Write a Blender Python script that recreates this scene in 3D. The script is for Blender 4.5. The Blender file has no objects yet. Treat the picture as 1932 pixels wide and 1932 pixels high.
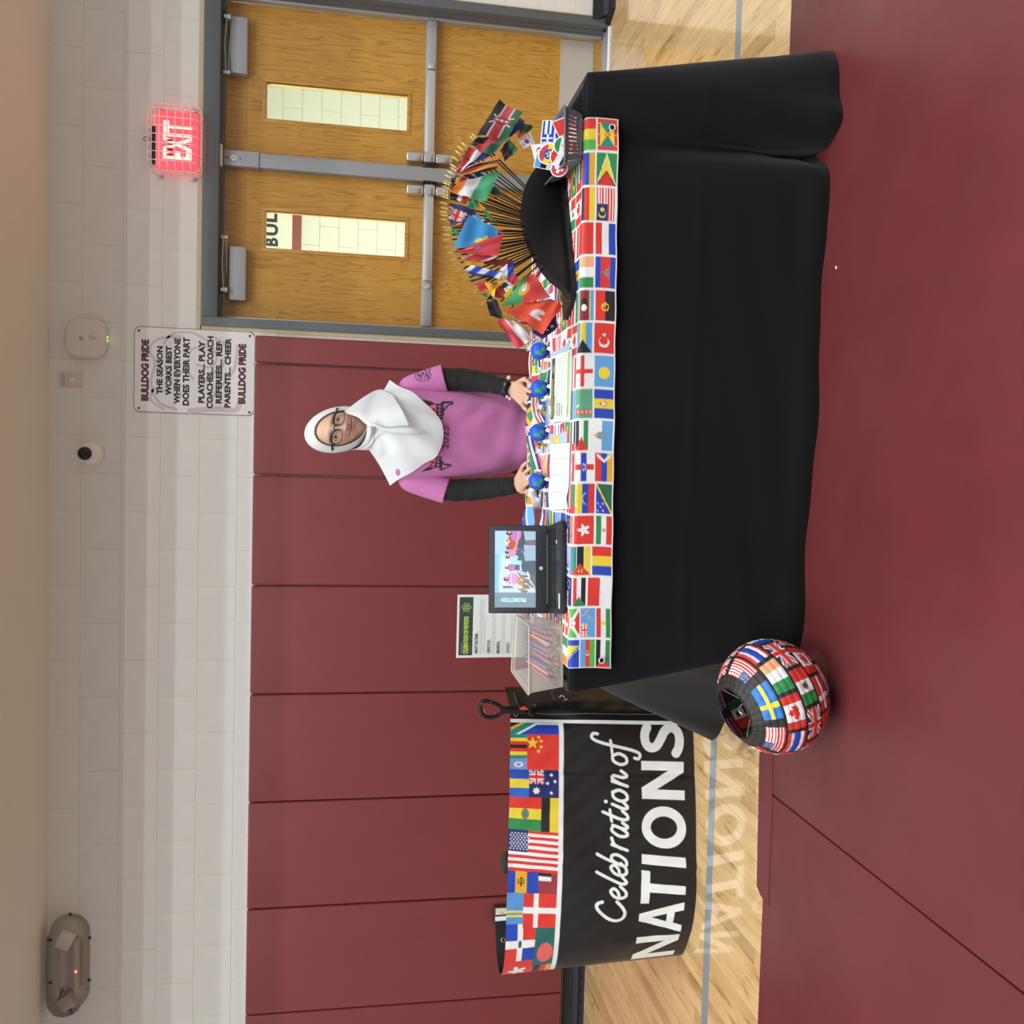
import bpy, bmesh, math, random
import numpy as np
from mathutils import Vector, Matrix
random.seed(7); rng = np.random.default_rng(7)
C = bpy.context.scene.collection
SC = bpy.context.scene

# ------------------------------------------------------------------ camera
CAM_POS = np.array([.671, -5.191, 1.383])
def _cam_axes():
    yaw, pitch, roll = [math.radians(a) for a in (-2.652, 9.734, -1.119)]
    f = np.array([math.sin(yaw)*math.cos(pitch), math.cos(yaw)*math.cos(pitch), -math.sin(pitch)])
    r = np.array([math.cos(yaw), -math.sin(yaw), 0.]); d = np.cross(f, r)
    cr, sr = math.cos(roll), math.sin(roll)
    return cr*r+sr*d, -sr*r+cr*d, f
RIGHT, DOWN, FWD = _cam_axes()
cam_data = bpy.data.cameras.new('camera'); cam = bpy.data.objects.new('camera', cam_data); C.objects.link(cam)
cam_data.sensor_width = 36; cam_data.lens = 36*1711/1932; cam_data.clip_start = .05; cam_data.clip_end = 80
# the phone was held sideways: the picture's x axis runs down the room, its y axis runs to the left
cm = Matrix([list(DOWN)+[CAM_POS[0]], list(RIGHT)+[CAM_POS[1]], list(-FWD)+[CAM_POS[2]], [0, 0, 0, 1]])
mw = Matrix(((DOWN[0], RIGHT[0], -FWD[0], CAM_POS[0]), (DOWN[1], RIGHT[1], -FWD[1], CAM_POS[1]),
             (DOWN[2], RIGHT[2], -FWD[2], CAM_POS[2]), (0, 0, 0, 1)))
cam.matrix_world = mw
SC.camera = cam
def ray(px, py): return RIGHT*(966-py)/1711+DOWN*(px-966)/1711+FWD
def at_y(px, py, y): d = ray(px, py); return CAM_POS+d*(y-CAM_POS[1])/d[1]
def at_z(px, py, z): d = ray(px, py); return CAM_POS+d*(z-CAM_POS[2])/d[2]
def at_plane(px, py, p, n):
    d = ray(px, py); n = np.array(n, float); return CAM_POS+d*np.dot(np.array(p)-CAM_POS, n)/np.dot(d, n)

# ------------------------------------------------------------------ view, world, gym lights
SC.view_settings.view_transform = 'Standard'; SC.view_settings.look = 'None'
SC.view_settings.gamma = 1; SC.view_settings.use_curve_mapping = False
SC.view_settings.exposure = 0.0
w = bpy.data.worlds.new('gym_air'); SC.world = w; w.use_nodes = True
w.node_tree.nodes['Background'].inputs[0].default_value = (.96, .97, 1, 1)
w.node_tree.nodes['Background'].inputs[1].default_value = .52
def area(name, loc, sx, sy, power, col, rot=(0, 0, 0)):
    l = bpy.data.lights.new(name, 'AREA'); l.shape = 'RECTANGLE'; l.size = sx; l.size_y = sy; l.energy = power; l.color = col
    o = bpy.data.objects.new(name, l); C.objects.link(o); o.location = loc; o.rotation_euler = rot
    return o
LY = [-3.6, -4.9, -6.6, -8.4, -10.6]
LP = [84, 78, 84, 86, 86]
for yy, pw in zip(LY, LP):
    for xx in (-4.2, .6, 5.4):
        area('gym_lamp', (xx, yy, 8.0), 2.6, .16, pw, (.98, 1, 1))
area('hall_lamp', (2.2, .95, 2.85), 2.4, .5, 290, (1, 1, .97))
# ------------------------------------------------------------------ helpers
def lin(c):
    if isinstance(c, str):
        c = tuple(int(c[i:i+2], 16)/255 for i in (0, 2, 4))
    return tuple((v/12.92 if v <= .04045 else ((v+.055)/1.055)**2.4) for v in c)
MATS = {}
def mat(name, col=None, rough=.5, metal=0, noise=0, nscale=40, bump=0, bscale=200, attr=False, coat=0, spec=.5, emit=None, estr=0, trans=0, alpha=1, sheen=0, stretch=None, sss=0):
    if name in MATS: return MATS[name]
    m = bpy.data.materials.new(name); m.use_nodes = True; nt = m.node_tree; b = nt.nodes['Principled BSDF']
    b.inputs['Roughness'].default_value = rough; b.inputs['Metallic'].default_value = metal
    b.inputs['Coat Weight'].default_value = coat; b.inputs['Specular IOR Level'].default_value = spec
    b.inputs['Coat Roughness'].default_value = .05
    b.inputs['Transmission Weight'].default_value = trans; b.inputs['Alpha'].default_value = alpha
    b.inputs['Sheen Weight'].default_value = sheen
    if sss: b.inputs['Subsurface Weight'].default_value = sss; b.inputs['Subsurface Radius'].default_value = (.01, .004, .002)
    src = None
    if attr:
        a = nt.nodes.new('ShaderNodeAttribute'); a.attribute_name = 'Col'; src = a.outputs['Color']
    elif col is not None:
        b.inputs['Base Color'].default_value = (*lin(col), 1)
    tc = nt.nodes.new('ShaderNodeTexCoord'); vec = tc.outputs['Object']
    if stretch:
        mp = nt.nodes.new('ShaderNodeMapping'); mp.inputs['Scale'].default_value = stretch
        nt.links.new(vec, mp.inputs['Vector']); vec = mp.outputs['Vector']
    if noise:
        n = nt.nodes.new('ShaderNodeTexNoise'); n.inputs['Scale'].default_value = nscale; n.inputs['Detail'].default_value = 6
        nt.links.new(vec, n.inputs['Vector'])
        mr = nt.nodes.new('ShaderNodeMapRange'); mr.inputs[1].default_value = .25; mr.inputs[2].default_value = .75
        mr.inputs[3].default_value = 1-noise; mr.inputs[4].default_value = 1+noise
        nt.links.new(n.outputs['Fac'], mr.inputs[0])
        mx = nt.nodes.new('ShaderNodeVectorMath'); mx.operation = 'SCALE'
        if src: nt.links.new(src, mx.inputs[0])
        else: mx.inputs[0].default_value = lin(col)
        nt.links.new(mr.outputs[0], mx.inputs['Scale']); src = mx.outputs[0]
    if src: nt.links.new(src, b.inputs['Base Color'])
    if bump:
        n = nt.nodes.new('ShaderNodeTexNoise'); n.inputs['Scale'].default_value = bscale; n.inputs['Detail'].default_value = 4
        nt.links.new(vec, n.inputs['Vector'])
        bp = nt.nodes.new('ShaderNodeBump'); bp.inputs['Strength'].default_value = bump; bp.inputs['Distance'].default_value = .002
        nt.links.new(n.outputs['Fac'], bp.inputs['Height']); nt.links.new(bp.outputs[0], b.inputs['Normal'])
    if emit:
        b.inputs['Emission Strength'].default_value = estr
        if emit == 'attr': nt.links.new(src, b.inputs['Emission Color'])
        else: b.inputs['Emission Color'].default_value = (*lin(emit), 1)
    MATS[name] = m
    return m

def thing(name, label, cat, loc=(0, 0, 0), group=None, rz=0):
    o = bpy.data.objects.new(name, None); C.objects.link(o); o.location = loc; o.rotation_euler = (0, 0, rz)
    o.empty_display_size = .05
    o['label'] = label; o['category'] = cat
    if group: o['group'] = group
    return o
def tag(o, label=None, cat=None, group=None, kind=None):
    for k, v in (('label', label), ('category', cat), ('group', group), ('kind', kind)):
        if v: o[k] = v
    return o

class MB:
    """collects verts, faces, material slots and optional per-vertex colours; world coordinates"""
    def __init__(s): s.v = []; s.f = []; s.c = []; s.mi = []; s.cur = 0
    def add(s, vs, fs, col=None):
        o = len(s.v); s.v += [tuple(map(float, p)) for p in vs]; s.f += [tuple(i+o for i in f) for f in fs]
        s.mi += [s.cur]*len(fs)
        s.c += [col]*len(vs) if col is None or len(np.shape(col)) == 1 else list(col)
        return s
    def box(s, a, b, bev=0, M=None, seg=2):
        a = np.minimum(a, b) if M is None else np.array(a); b = np.maximum(a, b) if M is None else np.array(b)
        bm = bmesh.new(); bmesh.ops.create_cube(bm, size=1)
        for v in bm.verts: v.co = Vector([(a[i]+b[i])/2+v.co[i]*(b[i]-a[i]) for i in range(3)])
        if bev: bmesh.ops.bevel(bm, geom=list(bm.edges), offset=bev, segments=seg, profile=.5, affect='EDGES')
        if M is not None: bm.transform(M)
        bm.verts.index_update()
        s.add([v.co[:] for v in bm.verts], [[v.index for v in f.verts] for f in bm.faces]); bm.free()
        return s
    def tube(s, pts, r, n=8, cap=True, closed=False):
        pts = [np.array(p, float) for p in pts]; N = len(pts)
        rr = r if hasattr(r, '__len__') else [r]*N
        vs = []; prev = None
        for i, p in enumerate(pts):
            if closed: t = pts[(i+1) % N]-pts[i-1]
            else: t = pts[min(i+1, N-1)]-pts[max(i-1, 0)]
            t = t/(np.linalg.norm(t)+1e-12)
            if prev is None:
                a = np.array([0, 0, 1.]) if abs(t[2]) < .9 else np.array([1., 0, 0])
            else: a = prev
            u = a-t*np.dot(a, t); u /= np.linalg.norm(u)+1e-12; prev = u; w_ = np.cross(t, u)
            rad = rr[i]; ra, rb = rad if hasattr(rad, '__len__') else (rad, rad)
            vs += [p+u*ra*math.cos(2*math.pi*k/n)+w_*rb*math.sin(2*math.pi*k/n) for k in range(n)]
        fs = []
        for i in range(N if closed else N-1):
            j = (i+1) % N
            fs += [(i*n+k, i*n+(k+1) % n, j*n+(k+1) % n, j*n+k) for k in range(n)]
        if cap and not closed: fs += [tuple(range(n))[::-1], tuple(range((N-1)*n, N*n))]
        return s.add(vs, fs)
    def cyl(s, p, q, r, n=16, r2=None): return s.tube([p, q], [r, r if r2 is None else r2], n)
    def lathe(s, prof, origin, axis=(0, 0, 1), n=24):
        ax = np.array(axis, float); ax /= np.linalg.norm(ax)
        a = np.array([1., 0, 0]) if abs(ax[0]) < .9 else np.array([0, 1., 0])
        u = np.cross(ax, a); u /= np.linalg.norm(u); v = np.cross(ax, u); o = np.array(origin, float)
        vs = [o+ax*h+(u*math.cos(2*math.pi*k/n)+v*math.sin(2*math.pi*k/n))*r for r, h in prof for k in range(n)]
        fs = [(i*n+k, i*n+(k+1) % n, (i+1)*n+(k+1) % n, (i+1)*n+k) for i in range(len(prof)-1) for k in range(n)]
        return s.add(vs, fs)
    def sphere(s, c, r, n=16, m=10, M=None):
        rr = r if hasattr(r, '__len__') else (r, r, r); vs = []
        for j in range(m+1):
            th = math.pi*j/m
            for k in range(n):
                ph = 2*math.pi*k/n; p = np.array([rr[0]*math.sin(th)*math.cos(ph), rr[1]*math.sin(th)*math.sin(ph), rr[2]*math.cos(th)])
                if M is not None: p = np.array(M @ Vector(p))
                vs.append(np.array(c)+p)
        return s.add(vs, [(j*n+k, (j+1)*n+k, (j+1)*n+(k+1) % n, j*n+(k+1) % n) for j in range(m) for k in range(n)])
    def prism(s, poly, p0, du, dv, dn, cap=True):
        """polygon (2D list) in plane p0 + x du + y dv, extruded along dn"""
        p0, du, dv, dn = [np.array(a, float) for a in (p0, du, dv, dn)]
        n = len(poly); a = [p0+du*x+dv*y for x, y in poly]; b = [p+dn for p in a]
        fs = [(i, (i+1) % n, n+(i+1) % n, n+i) for i in range(n)]
        if cap: fs += [tuple(range(n))[::-1], tuple(range(n, 2*n))]
        return s.add(a+b, fs)
    def grid(s, P, close_u=False, close_v=False, col=None):
        """P: array (nv, nu, 3)"""
        P = np.asarray(P, float); nv, nu = P.shape[:2]
        fs = [(j*nu+i, j*nu+(i+1) % nu, ((j+1) % nv)*nu+(i+1) % nu, ((j+1) % nv)*nu+i)
              for j in range(nv if close_v else nv-1) for i in range(nu if close_u else nu-1)]
        return s.add(P.reshape(-1, 3), fs, col if col is None else np.asarray(col).reshape(-1, 3))
    def build(s, name, mats, parent=None, smooth=None, solid=0):
        me = bpy.data.meshes.new(name); 
        M = parent.matrix_world.inverted() if parent else None
        org = Vector((0, 0, 0)) if parent is None else None
        v = np.array(s.v)
        o = bpy.data.objects.new(name, me)
        if parent is None:
            org = v.mean(0); org[2] = v[:, 2].min(); v = v-org; o.location = org
        else:
            chain = []; p = parent
            while p: chain.append(p); p = p.parent
            mm = Matrix.Identity(4)
            for q in reversed(chain): mm = mm @ (Matrix.Translation(q.location) @ q.rotation_euler.to_matrix().to_4x4())
            inv = np.array(mm.inverted()); v = v @ inv[:3, :3].T+inv[:3, 3]
            o.parent = parent
            if parent.type == 'MESH':
                off = v.mean(0); v = v-off; o.location = off
        me.from_pydata(v.tolist(), [], s.f)
        mats = mats if isinstance(mats, (list, tuple)) else [mats]
        for m in mats: me.materials.append(m)
        if any(s.mi): me.polygons.foreach_set('material_index', s.mi)
        if any(c is not None for c in s.c[:1]):
            a = me.color_attributes.new('Col', 'FLOAT_COLOR', 'POINT')
            cc = np.ones((len(s.v), 4), np.float32); cc[:, :3] = np.array(s.c); a.data.foreach_set('color', cc.ravel())
        me.update()
        if smooth is None or smooth:
            me.polygons.foreach_set('use_smooth', [True]*len(me.polygons))
            if smooth is None: me.set_sharp_from_angle(angle=math.radians(35))
        C.objects.link(o)
        if solid:
            md = o.modifiers.new('thickness', 'SOLIDIFY'); md.thickness = solid; md.offset = 0
        return o
def fast_grid(name, P, col, m, parent=None, solid=0, smooth=True):
    """large vertex-coloured cloth, P (nv,nu,3), col (nv,nu,3) linear"""
    nv, nu = P.shape[:2]; v = P.reshape(-1, 3).astype(float)
    o = None; me = bpy.data.meshes.new(name); o = bpy.data.objects.new(name, me)
    if parent is None:
        org = v.mean(0); org[2] = v[:, 2].min(); v = v-org; o.location = org
    else:
        v = v-np.array(parent.location); o.parent = parent
    j, i = np.meshgrid(np.arange(nv-1), np.arange(nu-1), indexing='ij')
    a = (j*nu+i).ravel(); f = np.stack([a, a+1, a+nu+1, a+nu], 1)
    me.vertices.add(len(v)); me.vertices.foreach_set('co', v.ravel())
    me.loops.add(f.size); me.loops.foreach_set('vertex_index', f.ravel())
    me.polygons.add(len(f)); me.polygons.foreach_set('loop_start', np.arange(len(f))*4)
    try: me.polygons.foreach_set('loop_total', np.full(len(f), 4))
    except Exception: pass
    me.update(calc_edges=True); me.validate()
    at = me.color_attributes.new('Col', 'FLOAT_COLOR', 'POINT')
    cc = np.ones((len(v), 4), np.float32); cc[:, :3] = col.reshape(-1, 3); at.data.foreach_set('color', cc.ravel())
    me.polygons.foreach_set('use_smooth', [smooth]*len(f))
    me.materials.append(m); C.objects.link(o)
    if solid:
        md = o.modifiers.new('thickness', 'SOLIDIFY'); md.thickness = solid; md.offset = 0
    return o
def spline(pts, n):
    """Catmull-Rom through pts (any dimension), n samples"""
    P = np.array(pts, float); P = np.vstack([2*P[0]-P[1], P, 2*P[-1]-P[-2]]); k = len(P)-3
    out = []
    for x in np.linspace(0, k, n):
        i = min(int(x), k-1); t = x-i; p0, p1, p2, p3 = P[i:i+4]
        out.append(.5*((2*p1)+(p2-p0)*t+(2*p0-5*p1+4*p2-p3)*t*t+(3*p1-p0-3*p2+p3)*t**3))
    return np.array(out)
def dup(root, loc, rz=None):
    r = root.copy(); C.objects.link(r); r.location = loc
    if rz is not None: r.rotation_euler = (0, 0, rz)
    for ch in list(root.children):
        c = ch.copy(); C.objects.link(c); c.parent = r
        for g in ch.children:
            d = g.copy(); C.objects.link(d); d.parent = c
    return r
# text ---------------------------------------------------------------
_tc = {}
def text_tris(txt, bold=0, shear=0, spacing=1):
    key = (txt, bold, shear, spacing)
    if key in _tc: return _tc[key]
    cu = bpy.data.curves.new('t', 'FONT'); cu.body = txt; cu.size = 1; cu.offset = bold; cu.shear = shear; cu.space_character = spacing
    cu.resolution_u = 3
    o = bpy.data.objects.new('t', cu); C.objects.link(o)
    dg = bpy.context.evaluated_depsgraph_get(); me = bpy.data.meshes.new_from_object(o.evaluated_get(dg))
    me.calc_loop_triangles(); v = np.array([p.co[:2] for p in me.vertices]) if len(me.vertices) else np.zeros((0, 2))
    t = [tuple(x.vertices) for x in me.loop_triangles]
    bpy.data.objects.remove(o); bpy.data.curves.remove(cu); bpy.data.meshes.remove(me)
    _tc[key] = (v, t); return v, t
def text_to(mb, txt, p0, du, dv, size, align='C', width=None, bold=0, shear=0, spacing=1, lift=None):
    """adds flat letters to mb: cap height = size, in plane p0 (baseline anchor) with unit axes du, dv"""
    v, t = text_tris(txt, bold, shear, spacing)
    if not len(v): return
    v = v.copy(); cap = .69; sc = size/cap; w = v[:, 0].max()-v[:, 0].min()
    sx = sc if width is None else width/w
    v[:, 0] -= v[:, 0].min(); v = v*[sx, sc]; W = w*sx
    if align == 'C': v[:, 0] -= W/2
    if align == 'R': v[:, 0] -= W
    p0, du, dv = [np.array(a, float) for a in (p0, du, dv)]
    if lift is not None: p0 = p0+np.array(lift)
    mb.add([p0+du*a+dv*b for a, b in v], t)
# flat-print raster ---------------------------------------------------
class Canvas:
    """a print drawn into a colour array, later read off at the vertices of a cloth or sheet; x right, y up, metres"""
    def __init__(s, w, h, nu, nv, ss=2, bg=(1, 1, 1)):
        s.w, s.h, s.nu, s.nv, s.ss = w, h, nu, nv, ss
        s.a = np.zeros((nv*ss, nu*ss, 3), np.float32); s.a[:] = lin(bg)
        s.x = (np.arange(nu*ss)+.5)/(nu*ss)*w; s.y = (np.arange(nv*ss)+.5)/(nv*ss)*h
    def _win(s, x0, y0, x1, y1):
        i0, i1 = np.searchsorted(s.x, [x0, x1]); j0, j1 = np.searchsorted(s.y, [y0, y1])
        return i0, i1, j0, j1
    def rect(s, x0, y0, x1, y1, c):
        i0, i1, j0, j1 = s._win(min(x0, x1), min(y0, y1), max(x0, x1), max(y0, y1)); s.a[j0:j1, i0:i1] = lin(c)
    def poly(s, pts, c, tri=False):
        p = np.array(pts, float); i0, i1, j0, j1 = s._win(p[:, 0].min(), p[:, 1].min(), p[:, 0].max(), p[:, 1].max())
        if i1 <= i0 or j1 <= j0: return
        X, Y = np.meshgrid(s.x[i0:i1], s.y[j0:j1]); ins = np.zeros(X.shape, bool); n = len(p)
        for k in range(n):
            x1, y1 = p[k]; x2, y2 = p[(k+1) % n]
            if y1 == y2: continue
            ins ^= ((y1 > Y) != (y2 > Y)) & (X < (x2-x1)*(Y-y1)/(y2-y1)+x1)
        s.a[j0:j1, i0:i1][ins] = lin(c)
    def disc(s, cx, cy, r, c, ry=None):
        ry = ry or r; i0, i1, j0, j1 = s._win(cx-r, cy-ry, cx+r, cy+ry)
        X, Y = np.meshgrid(s.x[i0:i1], s.y[j0:j1]); s.a[j0:j1, i0:i1][((X-cx)/r)**2+((Y-cy)/ry)**2 < 1] = lin(c)
    def stroke(s, pts, wd, c):
        for p, q in zip(pts[:-1], pts[1:]):
            p, q = np.array(p), np.array(q); t = q-p; L = np.linalg.norm(t)+1e-9; nn = np.array([-t[1], t[0]])/L*wd/2
            s.poly([p+nn, q+nn, q-nn, p-nn], c)
        for p in pts: s.disc(p[0], p[1], wd/2, c)
    def text(s, txt, x, y, size, c, align='L', bold=0, rot=0, width=None, shear=0):
        v, t = text_tris(txt, bold, shear); v = v.copy(); sc = size/.69
        w = v[:, 0].max()-v[:, 0].min(); v[:, 0] -= v[:, 0].min(); v = v*[width/w if width else sc, sc]
        W = v[:, 0].max()
        v[:, 0] -= {'L': 0, 'C': W/2, 'R': W}[align]
        cr, sr = math.cos(rot), math.sin(rot); v = np.stack([v[:, 0]*cr-v[:, 1]*sr+x, v[:, 0]*sr+v[:, 1]*cr+y], 1)
        for f in t: s.poly(v[list(f)], c)
    def flag(s, name, x0, y0, x1, y1, rot=0):
        """rot=90: the flag is printed turned a quarter left"""
        i0, i1, j0, j1 = s._win(x0, y0, x1, y1)
        if i1 <= i0 or j1 <= j0: return
        X, Y = np.meshgrid((s.x[i0:i1]-x0)/(x1-x0), (s.y[j0:j1]-y0)/(y1-y0)); asp = (x1-x0)/(y1-y0)
        if rot == 90: X, Y, asp = Y, 1-X, 1/asp
        s.a[j0:j1, i0:i1] = flag_eval(name, X, Y, asp)
    def get(s):
        k = s.ss; return s.a.reshape(s.nv, k, s.nu, k, 3).mean((1, 3))
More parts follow.
